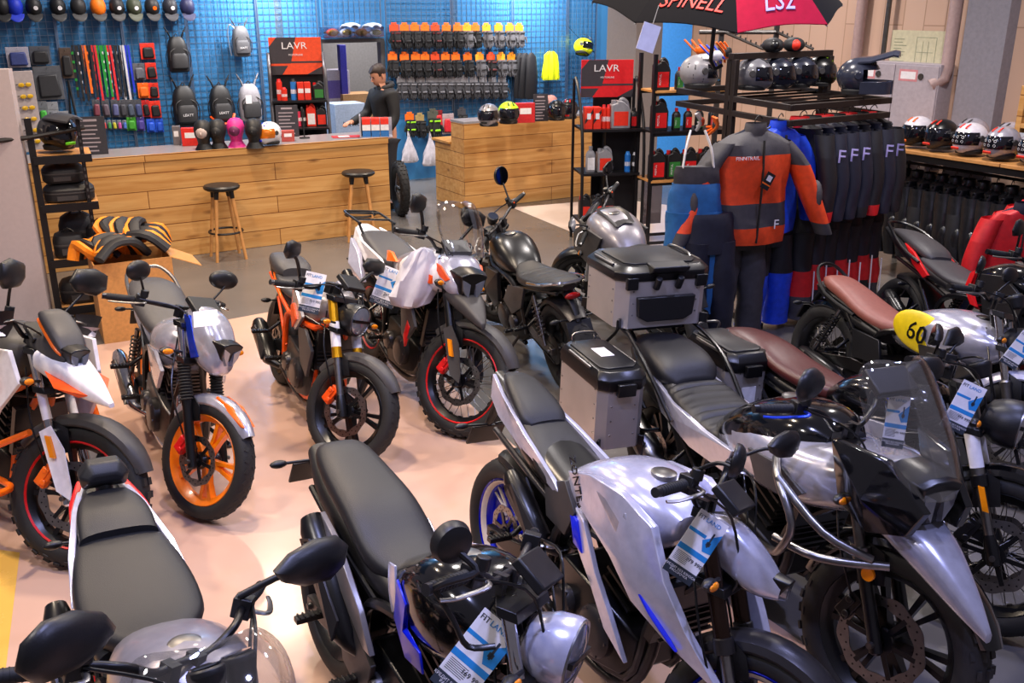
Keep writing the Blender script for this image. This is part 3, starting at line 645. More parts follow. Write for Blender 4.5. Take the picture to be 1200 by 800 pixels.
    if mu:
        (x0, z0), (x1, z1), r = mu; g = G(em); y = es*g_('muy', .18); dv = V((x1-x0, 0, z1-z0))
        pt = lambda t, dy=0: (x0+dv.x*t, y+dy, z0+dv.z*t)
        g.tube([pt(-.15, -es*.05), pt(0), pt(.06), pt(.5), pt(.9), pt(1), pt(1.01), pt(.97)], [.02, r*.6, r*.95, r*1.05, r*.95, r*.7, r*.42, r*.4], 16)
        m_ = g.build('muffler', xo)
        g = G(D('mcap', 'gun')); o = V(pt(.2)); side = V((0, es, 0)); up = dv.cross(side).normalized()
        g.loft([[V(pt(t))+side*(r*1.02*cos(a)+.008*k)+up*(r*1.08*sin(a)) for t, a in ((.15, -.9), (.8, -.75), (.85, 0), (.8, .75), (.15, .9), (.05, 0))] for k in (0, 1)]); g.build('heat_shield', m_)
    # swingarm, shock, chain
    g = G(D('swing', 'satin'))
    for s in (-1, 1): g.loft([[V((x, s*y+yy*.016, z+zz*h)) for yy, zz in ((-1, -1), (1, -1), (1, 1), (-1, 1))] for x, y, z, h in ((ex-.24, .09, .36, .03), (ex-.4, .115, .36, .04), (.1, .12, Rr+.005, .028), (-.04, .12, Rr, .024))])
    g.bb(ex-.42, ex-.36, -.11, .11, .33, .39); g.cyl((0, -.15, Rr), (0, .15, Rr), .014, n=10); g.build('swingarm', root, bevel=.004)
    for s in ((-1, 1) if g_('twinshock') else (0,)):
        a, b = (V((.03, s*.15, Rr+.03)), V((.17, s*.14, .66))) if s else (V((ex-.33, 0, .38)), V((ex-.2, .0, .66)))
        g = G(K['steel']); g.cyl(a, b, .014, n=10); g.use(D('spring', 'satin')); dr = (b-a); u_ = dr.orthogonal().normalized(); w_ = dr.cross(u_).normalized()
        g.tube([a+dr*(.2+.65*i/70)+(u_*cos(i*.72)+w_*sin(i*.72))*.028 for i in range(71)], .005, 5); g.build('shock_absorber', root)
    g = G(K['dalu'])
    g.lathe([(.03, .1), (.095, .1), (.1, .103), (.095, .106), (.03, .106)], 28, (0, 0, Rr), 'y', closed=True)
    for z0, z1 in ((Rr+.095, .4), (Rr-.095, .31)): g.box((ex/2-.1, .103, (z0+z1)/2), (math.hypot(ex-.2, z1-z0), .012, .014), (0, -math.atan2(z1-z0, ex-.2), 0))
    g.build('chain', root)
    if g_('hug', 'black'): G(K[g_('hug', 'black')]).fender((0, Rr), Rr+.016, g_('ha0', 20), g_('ha1', 110), wr*.55, .03, tip=.7).build('rear_fender', root)
    # pegs, stand
    for s in (-1, 1):
        for px, py in ((ex-.22, .16), (ex-.48, .18)):
            g = G(D('peg', 'satin'))
            pz = .33 if px == ex-.22 else .43
            g.tube([(px, s*.1, pz+.06), (px, s*py, pz)], .012, 8); g.box((px, s*(py+.055), pz), (.032, .1, .02))
            for i in range(5): g.box((px, s*(py+.02+i*.018), pz+.012), (.034, .007, .008))
            g.build('footpeg', root, bevel=.002)
    if g_('lean', 7) > 3: G(D('stand', 'satin')).tube([(ex-.12, .12, .24), (ex-.1, .2, .14), (ex-.06, .30, .05)], .012, 8).box((ex-.06, .31, .045), (.07, .05, .01)).build('side_stand', root)
    # seat, tank, tail from cross-sections (x, zbottom, ztop, halfwidth)
    def body(name, secs, m, e=2.6, k=4, pinch=0., ribs=None, par=None, n=24):
        g = G(m); sp = spl(secs, k if not ribs else 14); rg = []
        for s_ in sp:
            x, zb, zt, w = s_[:4]
            if ribs and ribs[0] < x < ribs[1]: zt += .013*abs(sin(x*pi/ribs[2]))**.6-.009
            rg.append(ring(x, zb, zt, w, e, n, 0, pinch))
        return g.loft(rg).build(name, par or root, ang=50)
    tk = body('fuel_tank', d['tank'], D('tankm', 'grey'), g_('te', 2.5), pinch=g_('tp', .1))
    cxp, czp = g_('cap', (d['tank'][len(d['tank'])//2][0]+.04, d['tank'][len(d['tank'])//2][2]))
    g = G(K['steel'] if g_('capm') != 'black' else K['satin']); g.tube([(cxp, 0, czp-.012), (cxp, 0, czp+.006), (cxp, 0, czp+.01)], [.045, .045, .035], 18); g.build('fuel_cap', tk)
    st = body('seat', d['seat'], D('seatm', 'leather'), g_('se', 2.8), ribs=g_('ribs'))
    if g_('pill'): body('pillion_seat', d['pill'], D('pillm', g_('seatm', 'leather')), 2.8, par=st)
    for nm, mm, secs, fx_ in g_('cowls', ()):
        o = body(nm, secs, K[mm], 3.0)
        if not fx_: o.data.transform(xf)
    if g_('tail'): body('tail_fairing', d['tail'], D('tailm', 'black'), 2.4)
    tx, tz = g_('tl', (d['seat'][0][0]-.06, d['seat'][0][1]-.03))
    g = G(K['redl']).ell((tx, 0, tz), (.02, .055, .022), 12, 8); g.build('tail_light', root)
    if g_('plate', True):
        px, pz = g_('pl', (tx-.06, tz-.2)); g = G(K['black']); g.tube([(tx+.08, 0, tz), (tx, 0, tz-.06), (px, 0, pz+.04)], [.04, .03, .02], 8, k=3, flat=.5); g.box((px-.01, 0, pz), (.012, .17, .11), (0, .45, 0))
        for s in (-1, 1): g.tube([(px+.03, s*.02, pz+.06), (px+.03, s*.12, pz+.065)], .007, 6)
        g.build('plate_holder', root, bevel=.003)
        for s in (-1, 1): G(K['black']).ell((px+.03, s*.15, pz+.065), (.018, .036, .016), 10, 6).build('turn_signal', root)
    if g_('sig', True):
        for s in (-1, 1):
            q = P(fl-.14, s*(fy+.03), .03); g = G(K['black']); g.tube([tuple(q), tuple(q+V((.0, s*.07, .005)))], .007, 6); g.ell(q+V((.005, s*.1, .005)), (.022, .04, .02), 10, 6); q2 = g.build('turn_signal', root, xf=xf)
            G(K['amber']).ell(q+V((.018, s*.1, .005)), (.012, .033, .015), 10, 6).build('signal_lens', q2, xf=xf)
    for pn in tuple(g_('panels', ()))+tuple(g_('spanels', ())):
        nm, mm, pts = pn[:3]; xq = xf if pn in g_('spanels', ()) else None
        for sg in (1, -1):
            o = G(K[mm]).plate([(p[0], p[1]*sg, p[2]) for p in pts], (pn[3] if len(pn) > 3 else .014)*1., False, sg).build(nm, root, bevel=.003, xf=xq)
            if len(pn) > 4: o['label'] = pn[4]
    if g_('screen'): screen(root, d['screen'], K[g_('scrm', 'clear')])
    rk = g_('rack')
    if rk:
        g = G(K['satin']); x0, x1, z, w = rk
        g.tube([(x1, -w, z-.02), (x0+.05, -w, z), (x0, -w*.6, z), (x0, w*.6, z), (x0+.05, w, z), (x1, w, z-.02)], .009, 8, k=4); g.tube([(x1-.1, -w, z-.01), (x1-.1, w, z-.01)], .008, 8); g.tube([(x0+.08, -w*.9, z), (x0+.08, w*.9, z)], .008, 8)
        for s in (-1, 1): g.tube([(x1-.05, s*w, z-.015), (x1+.08, s*w*.8, z-.14)], .009, 8)
        g.build('luggage_rack', root)
    gr = g_('grab')
    if gr:
        g = G(K[gr[0]])
        g.tube([gr[1:][i] for i in range(len(gr)-1)]+[(p[0], -p[1], p[2]) for p in gr[:0:-1]], .011, 8, k=3); g.build('grab_rail', root)
    cb = g_('crash')
    if cb:
        g = G(K[cb[0]])
        for path in cb[1]:
            for s in (-1, 1): g.tube([(p[0], p[1]*s, p[2]) for p in path], cb[2] if len(cb) > 2 else .014, 10, k=4)
        g.build('crash_bar', root)
    return root, xf, P
K['tan'] = mat('tan_brown_leather', '8f5346', .45, bump=.3, bscale=250)
K['bronze'] = mat('bronze_fork', '3a2a22', .25, .8); K['bluerim'] = mat('blue_rim_enamel', '0a18b8', .25, .3, coat=.5); K['ivory'] = mat('ivory_paint', 'd9cdbb', .4)
K['owheel'] = mat('orange_rim_enamel', 'f57f0a', .3, coat=.4); K['lever_blue'] = mat('blue_anodised', '1d3fc8', .3, .7)
B = {}
# white and orange adventure machine at the left edge
B['M1'] = bike(dict(label='white and orange adventure motorcycle at the left edge, orange crash bars and hand guards', pos=(-3.126, 4.793), h=-40, steer=32.6, fl=0.685, rise=0.074, back=0.03, bw=0.378, bx=-0.028, wb=1.46, Rf=.335, Rr=.32, wf=.115, frr=.24, style='twin', ns=6, rim='satin', stripe='red', knob=True,
  fup='chrome', usd=False, flow='chrome', fst='chrome', guard='white', reflector=.24, sticker=1, cal='orange', dside=-1, fdisc=.16, ffend=('dgrey', 28, 150, .075), fgap=.02, mir=('hex', .11, 0.08, 0.168, 0.04), hand='black', 
  tank=[(.5, .78, .84, .09), (.65, .72, .95, .15), (.85, .72, 1.02, .19), (1.05, .76, 1.04, .17), (1.15, .84, 1.0, .1)], tankm='dgrey', cowls=[('front_beak', 'white', [(1.27, .88, 1.0, .10), (1.42, .85, .985, .085), (1.6, .83, .93, .055), (1.77, .835, .855, .012)], True), ('headlight_surround', 'dgrey', [(1.12, .9, 1.04, .07), (1.28, .87, 1.07, .08), (1.4, .87, 1.04, .072), (1.46, .91, 1.0, .05)], True), ('headlight_visor', 'dgrey', [(1.24, 1.12, 1.16, .055), (1.3, 1.09, 1.15, .068), (1.4, 1.02, 1.09, .068), (1.45, .99, 1.03, .055)], True), ('visor_trim', 'orange', [(1.24, 1.11, 1.13, .062), (1.3, 1.085, 1.11, .075), (1.4, 1.015, 1.045, .074), (1.44, .99, 1.01, .06)], True)], seat=[(-.2, .88, .92, .08), (.0, .84, .93, .15), (.3, .78, .87, .16), (.52, .75, .83, .11), (.6, .78, .83, .06)],
  tail=[(-.35, .84, .88, .07), (0, .74, .86, .13), (.4, .68, .8, .14)], head=('ang', 1.47, .985, .058), fixed=True, dash='lcd', frame='orange', crash=('orange', [[(.85, .16, .78), (1.02, .24, .72), (1.12, .27, .5), (.95, .27, .34), (.6, .2, .26)], [(1.1, .26, .5), (1.3, .14, .62)], [(1.0, .27, .38), (1.22, .2, .35), (1.3, .32, .36)]], .016),
  panels=[
          ('beak_stripe', 'dorange', [(1.36, .092, .915), (1.5, .068, .90), (1.66, .038, .865), (1.6, .06, .845), (1.46, .084, .87)], .03),
          ('side_fairing', 'white', [(.85, .2, 1.0), (1.1, .22, .98), (1.26, .2, 1.0), (1.32, .19, .86), (1.22, .24, .72), (1.1, .25, .56), (1.02, .24, .44), (.98, .24, .6), (.95, .23, .78)], .02),
          ('fairing_stripe', 'orange', [(.95, .228, .96), (1.15, .232, .94), (1.2, .236, .8), (1.12, .25, .66), (1.08, .25, .72)], .012)],
  rack=(-.35, .05, .95, .11), muff=((.25, .4), (-.2, .62), .055), sig=True))
# silver commuter with orange wheels
B['M2'] = bike(dict(label='silver street motorcycle with bright orange cast wheels and a long grey seat', pos=(-2.207, 5.412), h=-60, steer=30, fl=0.693, rise=0.009, back=0.143, bw=0.37, bx=-0.066, wb=1.30, Rf=.300, Rr=.305, wf=.10, frr=.222, style='twin', ns=5, rim='owheel', hub='satin',
  usd=False, flow='satin', fst='chrome', gaiter=True, sticker=0, cal='red', dside=-1, fdisc=.125, ffend=('silver', 40, 150, .056), mir=('oval', .085, 0.056, 0.112, -0.02), mst=.005, 
  tank=[(.42, .62, .70, .08), (.52, .60, .80, .13), (.7, .58, .88, .165), (.88, .62, .89, .15), (.98, .7, .84, .08)], tankm='silver', cowls=[('headlight_cowl', 'silver', [(.98, .90, 1.0, .06), (1.06, .80, 1.03, .095), (1.16, .74, 1.0, .10), (1.24, .72, .92, .078), (1.28, .75, .86, .045)], False)], spanels=[('cowl_stripe', 'lever_blue', [(1.0, .085, .97), (1.06, .1, .98), (1.18, .106, .80), (1.14, .106, .78)], .02), ('fender_stripe', 'orange', [(1.3+.318*cos(R(a))*k, .04, .3+.318*sin(R(a))*k) for a, k in ((48, 1.04), (70, 1.05), (90, 1.05), (90, 1.0), (70, .99), (50, .99))], .012)], seat=[(-.28, .80, .86, .10), (-.1, .77, .87, .15), (.15, .73, .83, .155), (.4, .69, .78, .13), (.52, .69, .75, .07)], seatm='gleather',
  tail=[(-.38, .76, .82, .05), (-.1, .66, .78, .12), (.25, .60, .73, .13), (.45, .58, .7, .1)], tailm='silver', dash='lcd', head=('ang', 1.26, .84, .078),
  panels=[
          ('tank_shroud', 'silver', [(.6, .165, .7), (.85, .175, .74), (1.0, .17, .68), (.92, .175, .56), (.72, .165, .57)], .02)],
  grab=('steel', (.1, .15, .78), (-.2, .14, .86), (-.36, .09, .9), (-.4, .03, .9)), twinshock=True, muff=((.35, .25), (-.25, .38), .05), exh='chrome', hdr='chrome', eng='alu', ex=.62, radx=.0))
# black naked with gold fork
B['M3'] = bike(dict(label='black naked motorcycle with golden fork tubes and orange brake calliper', pos=(-1.567, 6.095), h=-62, steer=36, fl=0.643, rise=-0.041, back=0.085, bw=0.41, bx=-0.056, wb=1.36, Rf=.298, Rr=.30, wf=.11, style='twin', ns=5, rim='satin', usd=True, fup='gold', fst='steel', flow='satin', sticker=1, cal='dorange', dside=-1, fdisc=.14,
  ffend=('dgrey', 38, 150, .06), mir=('hex', .085, 0.145, 0.157, 0), mst=.009, barend='steel',
  tank=[(.52, .68, .74, .08), (.62, .66, .84, .13), (.8, .64, .9, .16), (.96, .68, .9, .13), (1.04, .76, .86, .07)], tankm='grey', seat=[(.1, .75, .8, .12), (.3, .7, .77, .13), (.5, .69, .76, .1), (.58, .7, .75, .06)], pill=[(-.22, .82, .86, .07), (-.1, .78, .88, .11), (.08, .76, .87, .12), (.17, .77, .84, .09)], seatm='gleather',
  tail=[(-.3, .74, .82, .05), (-.05, .68, .8, .1), (.3, .62, .72, .11), (.5, .62, .7, .09)], dash='lcd', head=('round', 1.2, .79, .09), frame='dorange', spring='dorange', eng='gun',
  panels=[('tank_side', 'silver', [(.5, .12, .8), (.6, .15, .86), (.78, .175, .82), (.9, .175, .72), (.75, .17, .6), (.55, .14, .62)], .02), ('tank_decal', 'dorange', [(.62, .163, .72), (.72, .178, .76), (.8, .18, .68), (.7, .172, .6)], .015), ('radiator_shroud', 'dgrey', [(.75, .15, .62), (.95, .17, .66), (1.06, .16, .56), (.98, .16, .38), (.82, .15, .42)], .02), ('tail_stripe', 'orange', [(.02, .115, .78), (.2, .13, .72), (.34, .132, .66), (.18, .125, .68)], .015)],
  muff=((.3, .26), (-.05, .42), .055)))
# white adventure tourer
B['M4'] = bike(dict(label='white adventure tourer with red-striped black front rim, clear windscreen and rear luggage rack', pos=(-1.005, 6.529), h=-61.4, steer=32, fl=0.724, rise=0.057, back=0.101, bw=0.372, bx=-0.058, wb=1.44, Rf=.33, Rr=.32, wf=.11, frr=.245, style='wire', rim='satin', stripe='red', knob=True, usd=True, fup='satin', fst='steel', flow='satin', reflector=.2, cal='red', dside=-1, fdisc=.145, guard='dgrey',
  ffend=('dgrey', 30, 140, .075), fgap=.025, mir=('hex', .1, 0.096, 0.137, -0.023), mst=.009, 
  tank=[(.45, .78, .86, .1), (.6, .74, .93, .15), (.8, .74, 1.0, .18), (1.0, .78, 1.04, .17), (1.1, .86, 1.0, .1)], tankm='grey', cowls=[('front_beak', 'dgrey', [(1.27, .78, .87, .11), (1.42, .74, .85, .085), (1.55, .71, .77, .04), (1.6, .70, .73, .012)], True), ('nose_cowl', 'lsilver', [(1.04, .88, 1.02, .11), (1.2, .84, 1.05, .135), (1.32, .82, .99, .12), (1.38, .84, .93, .085)], True), ('side_fairing', 'white', [(.66, .8, .9, .15), (.8, .78, .97, .195), (.98, .78, 1.02, .215), (1.14, .80, 1.03, .19), (1.24, .84, .99, .13)], True)], seat=[(-.12, .87, .93, .12), (.1, .82, .91, .15), (.35, .78, .86, .15), (.52, .78, .86, .1)], seatm='gleather',
  tail=[(-.38, .86, .93, .06), (-.15, .76, .9, .14), (.2, .70, .84, .15), (.5, .7, .8, .13)], tailm='white', dash='lcd', head=('ang', 1.39, .90, .105), fixed=True, cap=(.85, 1.0),
  panels=[
          ('lower_fairing', 'dgrey', [(.78, .23, .86), (.98, .25, .78), (1.12, .25, .72), (1.18, .24, .6), (1.05, .24, .46), (.98, .235, .5), (.9, .22, .68)], .02), ('fairing_stripe', 'dorange', [(.95, .222, .9), (1.1, .21, .93), (1.2, .165, .92), (1.2, .17, .87), (1.08, .215, .86)], .02), ('lower_stripe', 'red', [(1.08, .245, .62), (1.12, .245, .58), (1.06, .245, .44), (1.02, .24, .5)], .015), ('nose_stripe', 'dorange', [(1.08, .128, 1.0), (1.25, .14, .99), (1.34, .118, .93), (1.31, .128, .91), (1.14, .142, .95)], .012), ('nose_vent', 'satin', [(1.1, .135, .92), (1.26, .146, .9), (1.3, .135, .86), (1.14, .14, .86)], .012), ('seat_panel', 'white', [(-.3, .1, .92), (.0, .165, .88), (.4, .175, .84), (.6, .17, .72), (.62, .165, .56), (.45, .17, .66), (.1, .165, .76), (-.25, .13, .84)], .02), ('seat_stripe', 'dorange', [(.36, .182, .8), (.46, .184, .78), (.6, .176, .58), (.52, .178, .64)], .015), ('seat_patch', 'orange', [(.4, .13, .9), (.55, .16, .92), (.66, .17, .88), (.5, .17, .85)], .02), ('rear_panel', 'lsilver', [(-.2, .17, .86), (.02, .19, .8), (.15, .19, .62), (.05, .19, .58), (-.15, .18, .74)], .03)],
  screen=[(1.36, 1.06, .12, .06), (1.28, 1.2, .145, .08), (1.2, 1.31, .13, .08), (1.17, 1.35, .09, .05), (1.165, 1.357, .03, .02)], rack=(-.5, -.12, 1.0, .13), muff=((.3, .36), (-.2, .6), .06)))
# black roadster facing away
B['M5'] = bike(dict(label='black roadster facing away with ribbed black seat, chrome tail rail and one raised round mirror', pos=(0.407, 5.944), h=111, steer=43, fl=0.62, rise=0.02, back=0.02, bw=0.368, bx=-0.018, wb=1.42, Rf=.31, Rr=.32, wf=.12, wr=.17, style='twin', ns=5, rim='satin', usd=False, flow='gun', fst='chrome', cal='satin', fdisc=.14, ffend=('gun', 20, 150, .07), bar='gun', mir=('round', .1, 0.085, 0.182, 0.04), mst=.006, mface=.2, dual=True, barend='steel',
  tank=[(.58, .66, .72, .09), (.68, .63, .82, .135), (.84, .63, .90, .16), (1.0, .68, .89, .135), (1.1, .75, .84, .07)], tankm='satin', seat=[(-.12, .75, .79, .05), (-.02, .72, .8, .12), (.2, .68, .77, .15), (.45, .65, .74, .14), (.62, .66, .76, .08)], ribs=(.02, .44, .045), dash='round', dx=.02, dz=.06, head=('round', 1.22, .80, .09),
  grab=('chrome', (.22, .155, .735), (.0, .15, .78), (-.12, .1, .81), (-.15, .04, .81)), panels=[('side_cover', 'dgrey', [(.35, .14, .66), (.6, .165, .62), (.72, .17, .48), (.6, .16, .4), (.42, .15, .5)], .02), ('radiator_shroud', 'gun', [(.8, .17, .66), (1.0, .18, .66), (1.08, .17, .5), (.98, .16, .34), (.86, .165, .42)], .03)],
  hug='gun', ha0=10, ha1=130, muff=((.35, .24), (-.05, .32), .055), exh='steel', eside=-1, twinshock=True, spring='steel', tl=(-.16, .72), swing='alu', stand='alu'))
# grey naked behind the top case
B['M6'] = bike(dict(label='grey naked motorcycle facing away, standing between the black roadster and the oil shelf', pos=(1.193, 6.287), h=112, steer=44, fl=0.614, rise=0.034, back=0.01, bw=0.417, bx=-0.003, wb=1.4, Rf=.3, Rr=.31, wf=.12, wr=.16, style='twin', rim='satin', usd=True, fup='gun', cal='satin', ffend=('satin', 15, 150, .07), bar='gun', mir=('hex', .075, 0.157, 0.12, 0.014), mface=.2, barend='steel',
  tank=[(.56, .7, .78, .09), (.66, .68, .9, .15), (.82, .68, .98, .19), (1.0, .72, .99, .17), (1.12, .8, .92, .09)], tankm='grey', seat=[(-.1, .82, .87, .1), (.2, .74, .82, .14), (.5, .72, .8, .13), (.62, .74, .8, .07)], tail=[(-.25, .76, .84, .05), (.1, .66, .78, .12), (.4, .62, .72, .12)], dash='lcd', head=('round', 1.22, .82, .09), cal_=0,
  panels=[('tank_shroud', 'dgrey', [(.7, .2, .86), (1.0, .21, .9), (1.2, .19, .82), (1.24, .18, .66), (1.02, .19, .6), (.85, .2, .68)], .02), ('tank_top', 'gun', [(.68, .08, .93), (.82, .1, .985), (.95, .1, 1.0), (1.04, .06, .99), (1.04, .0, .995), (.7, .0, .945)], .02)], muff=((.35, .26), (-.05, .4), .055)))
# big adventure with aluminium cases
B['M7'], M7xf, M7P = bike(dict(label='large silver adventure motorcycle with aluminium top case and two panniers, chrome crash bars', pos=(0.769, 4.343), h=-70, steer=19.5, fl=0.666, rise=0.069, back=0.118, bw=0.395, bx=-0.051, lean=2, wb=1.62, Rf=.345, Rr=.33, wf=.125, wr=.16, frr=.245, rrr=.22, style='twin', ns=6, rim='satin', knob=True, usd=False, flow='satin', fst='alu', ring='steel', reflector=.27, reflround=True, cal='satin', dside=-1, fdisc=.165, rdisc=.13, ffend=('gloss', 25, 165, .08), fgap=.025, 
  mir=('drop', .1, 0.139, 0.097, 0.088), mst=.007, lever='lever_blue', tank=[(.55, .66, .74, .1), (.68, .64, .86, .16), (.9, .66, .98, .2), (1.12, .72, 1.02, .18), (1.25, .82, .98, .1)], tankm='gloss', seat=[(.12, .7, .78, .13), (.25, .68, .78, .16), (.5, .64, .74, .17), (.68, .63, .73, .12), (.78, .66, .74, .06)], ribs=(.2, .6, .05),
  pill=[(-.26, .80, .87, .09), (-.15, .76, .9, .14), (.02, .74, .89, .16), (.14, .73, .85, .15), (.2, .74, .79, .1)], tail=[(-.35, .72, .8, .06), (-.1, .64, .76, .13), (.3, .56, .68, .15), (.6, .55, .66, .15)], tailm='black', dash='lcd', dx=.1, dz=.24, cowls=[('front_beak', 'silver', [(1.6, .74, .85, .11), (1.75, .68, .81, .085), (1.9, .62, .71, .045), (2.0, .585, .62, .012)], True), ('side_fairing', 'silver', [(.66, .66, .80, .15), (.8, .64, .88, .19), (1.0, .64, .92, .225), (1.22, .68, .94, .235), (1.4, .74, .97, .21), (1.52, .80, .98, .16), (1.58, .84, .96, .1)], True)], head=('ang', 1.68, .92, .1), fixed=True, cap=(.92, .98),
  panels=[('fairing_vent', 'dgrey', [(.98, .232, .82), (1.2, .245, .85), (1.34, .235, .80), (1.26, .24, .74), (1.06, .236, .72)], .02), ('seat_panel', 'silver', [(.0, .15, .78), (.3, .175, .73), (.6, .19, .72), (.85, .21, .74), (.8, .2, .62), (.5, .19, .6), (.2, .17, .64)], .02),
          ('nose_fairing', 'gloss', [(1.4, .2, 1.04), (1.6, .14, 1.04), (1.76, .1, .92), (1.72, .12, .82), (1.6, .17, .78), (1.48, .2, .84)], .03),],
  screen=[(1.74, .94, .11, .05), (1.67, 1.06, .15, .09), (1.58, 1.18, .16, .1), (1.51, 1.28, .14, .09), (1.485, 1.32, .10, .06), (1.48, 1.327, .05, .03)], crash=('steel', [[(1.1, .18, .86), (1.28, .31, .86), (1.42, .33, .74), (1.36, .32, .6), (1.2, .24, .5), (1.0, .14, .4)], [(1.3, .32, .86), (1.5, .26, .74), (1.62, .14, .68)], [(1.33, .325, .64), (1.5, .26, .64), (1.66, .1, .67)]], .0155),
  muff=((.2, .4), (-.2, .56), .06), exh='steel', grab=('satin', (.35, .2, .66), (.1, .215, .84), (-.12, .2, .92), (-.3, .16, .93)), plate=True, pl=(-.42, .5)))
# silver naked with blue wheels
B['M8'], M8xf, M8P = bike(dict(label='silver naked motorcycle in the foreground with blue cast wheels and long black seat', pos=(0, 3.6), h=-60, steer=28.9, fl=0.666, rise=0.074, back=0.035, bw=0.356, bx=-0.027, lean=6, wb=1.42, Rf=.3, Rr=.315, wf=.12, wr=.19, style='y', ns=5, rim='bluerim', trim='ivory', usd=True, fup='bronze', fst='steel', flow='satin', ring='gun', cal='satin', fdisc=.15, dside=0, ffend=('gun', 35, 150, .07), mir=('drop', .085, 0.074, 0.096, 0.13),
  tank=[(.42, .70, .76, .08), (.5, .68, .84, .13), (.64, .66, .92, .165), (.82, .68, .95, .175), (.96, .72, .92, .14), (1.04, .8, .88, .08)], tankm='lsilver', te=3.2, seat=[(.08, .82, .88, .1), (.2, .75, .84, .125), (.34, .70, .78, .15), (.46, .68, .74, .12), (.54, .70, .75, .06)], pill=[(-.18, .93, .97, .035), (-.1, .9, .98, .075), (.02, .85, .94, .1), (.1, .82, .9, .105), (.14, .83, .87, .08)],
  tail=[(-.26, .88, .95, .05), (-.05, .76, .92, .1), (.25, .68, .82, .14), (.5, .66, .76, .14)], tailm='satin', tl=(-.24, .9), pl=(-.34, .62), dash='lcd', cowls=[('headlight_cowl', 'lsilver', [(1.1, .82, .92, .05), (1.2, .78, .93, .075), (1.31, .74, .87, .065), (1.39, .75, .80, .035)], False)], head=('ang', 1.37, .785, .045), fixed=False,
  panels=[('tail_panel', 'lsilver', [(-0.230, 0.063, 0.950), (-0.080, 0.099, 0.910), (0.170, 0.135, 0.840), (0.440, 0.158, 0.760), (0.520, 0.153, 0.700), (0.220, 0.135, 0.750), (-0.080, 0.108, 0.820), (-0.200, 0.081, 0.860)], .018), ('tank_shroud', 'lsilver', [(0.510, 0.146, 0.830), (0.690, 0.185, 0.900), (0.890, 0.198, 0.920), (1.040, 0.181, 0.870), (1.140, 0.189, 0.730), (1.250, 0.172, 0.610), (1.390, 0.129, 0.470), (1.170, 0.172, 0.530), (1.010, 0.198, 0.590), (0.870, 0.202, 0.690), (0.670, 0.181, 0.750)], .029),
          ('shroud_crease', 'silver', [(0.750, 0.194, 0.870), (0.930, 0.203, 0.870), (1.030, 0.203, 0.710), (0.940, 0.206, 0.750), (0.840, 0.203, 0.810)], .02), ('side_trim', 'lsilver', [(0.550, 0.146, 0.730), (0.670, 0.172, 0.710), (0.790, 0.185, 0.570), (0.890, 0.185, 0.470), (0.990, 0.172, 0.330), (0.870, 0.176, 0.390), (0.750, 0.172, 0.510), (0.610, 0.159, 0.610)], .02), ('trim_accent', 'blue', [(0.560, 0.159, 0.710), (0.630, 0.169, 0.690), (0.690, 0.176, 0.590), (0.630, 0.172, 0.600)], .015), ('shroud_accent', 'blue', [(0.990, 0.203, 0.670), (1.050, 0.203, 0.650), (1.230, 0.181, 0.530), (1.190, 0.182, 0.540)], .015),
          ('knee_panel', 'dgrey', [(0.340, 0.129, 0.710), (0.510, 0.155, 0.790), (0.610, 0.168, 0.710), (0.550, 0.159, 0.590), (0.390, 0.138, 0.590)], .02)],
  muff=((.44, .50), (.16, .67), .045), muy=.17, frame='gun', eng='satin', barend='gun'))
# black seat / blue tank graphic
B['M9'], M9xf, M9P = bike(dict(label='black motorcycle in the foreground with blue tank graphic, grey side panels and bar-end mirror', pos=(-0.663, 3.094), h=-57, steer=37, fl=0.683, rise=0.038, back=0.058, bw=0.369, bx=-0.031, lean=5, wb=1.42, Rf=.32, Rr=.315, wf=.11, wr=.15, style='wire', rim='satin', usd=False, flow='gun', fst='chrome', cal='satin', ffend=('satin', 18, 150, .07), bar='gun', barend='gun', mir=None, knob=False,
  tank=[(.56, .66, .74, .09), (.66, .64, .85, .14), (.82, .62, .93, .17), (.98, .66, .94, .165), (1.12, .74, .88, .1)], tankm='gloss', te=3.4, seat=[(-.14, .86, .9, .06), (-.06, .84, .93, .10), (.1, .8, .9, .125), (.28, .76, .86, .137), (.44, .69, .79, .135), (.55, .68, .76, .10), (.61, .7, .75, .05)],
  tail=[(-.26, .78, .85, .05), (0, .7, .82, .11), (.4, .62, .76, .13), (.65, .62, .72, .12)], pl=(-.34, .7), tl=(-.22, .8), dash='lcd', head=('round', 1.27, .85, .10), headm='lsilver',
  panels=[('side_panel', 'grey', [(0.130, 0.160, 0.770), (0.310, 0.180, 0.750), (0.530, 0.190, 0.610), (0.610, 0.185, 0.490), (0.550, 0.180, 0.480), (0.350, 0.175, 0.570), (0.190, 0.165, 0.690)], .02), ('lower_cover', 'dgrey', [(0.250, 0.160, 0.590), (0.450, 0.180, 0.550), (0.610, 0.180, 0.450), (0.550, 0.170, 0.270), (0.350, 0.160, 0.310)], .02), ('tank_graphic', 'blue', [(0.730, 0.166, 0.830), (0.810, 0.175, 0.790), (0.790, 0.173, 0.710), (0.910, 0.177, 0.690), (0.930, 0.175, 0.630), (0.810, 0.169, 0.610), (0.710, 0.160, 0.690)], .008), ('tank_side', 'lsilver', [(0.630, 0.144, 0.830), (0.690, 0.153, 0.850), (0.720, 0.156, 0.730), (0.680, 0.149, 0.670), (0.640, 0.144, 0.730)], .008)],
  muff=((.46, .45), (.1, .74), .055), muy=.18, eng='satin', twinshock=False, swing='gun'))
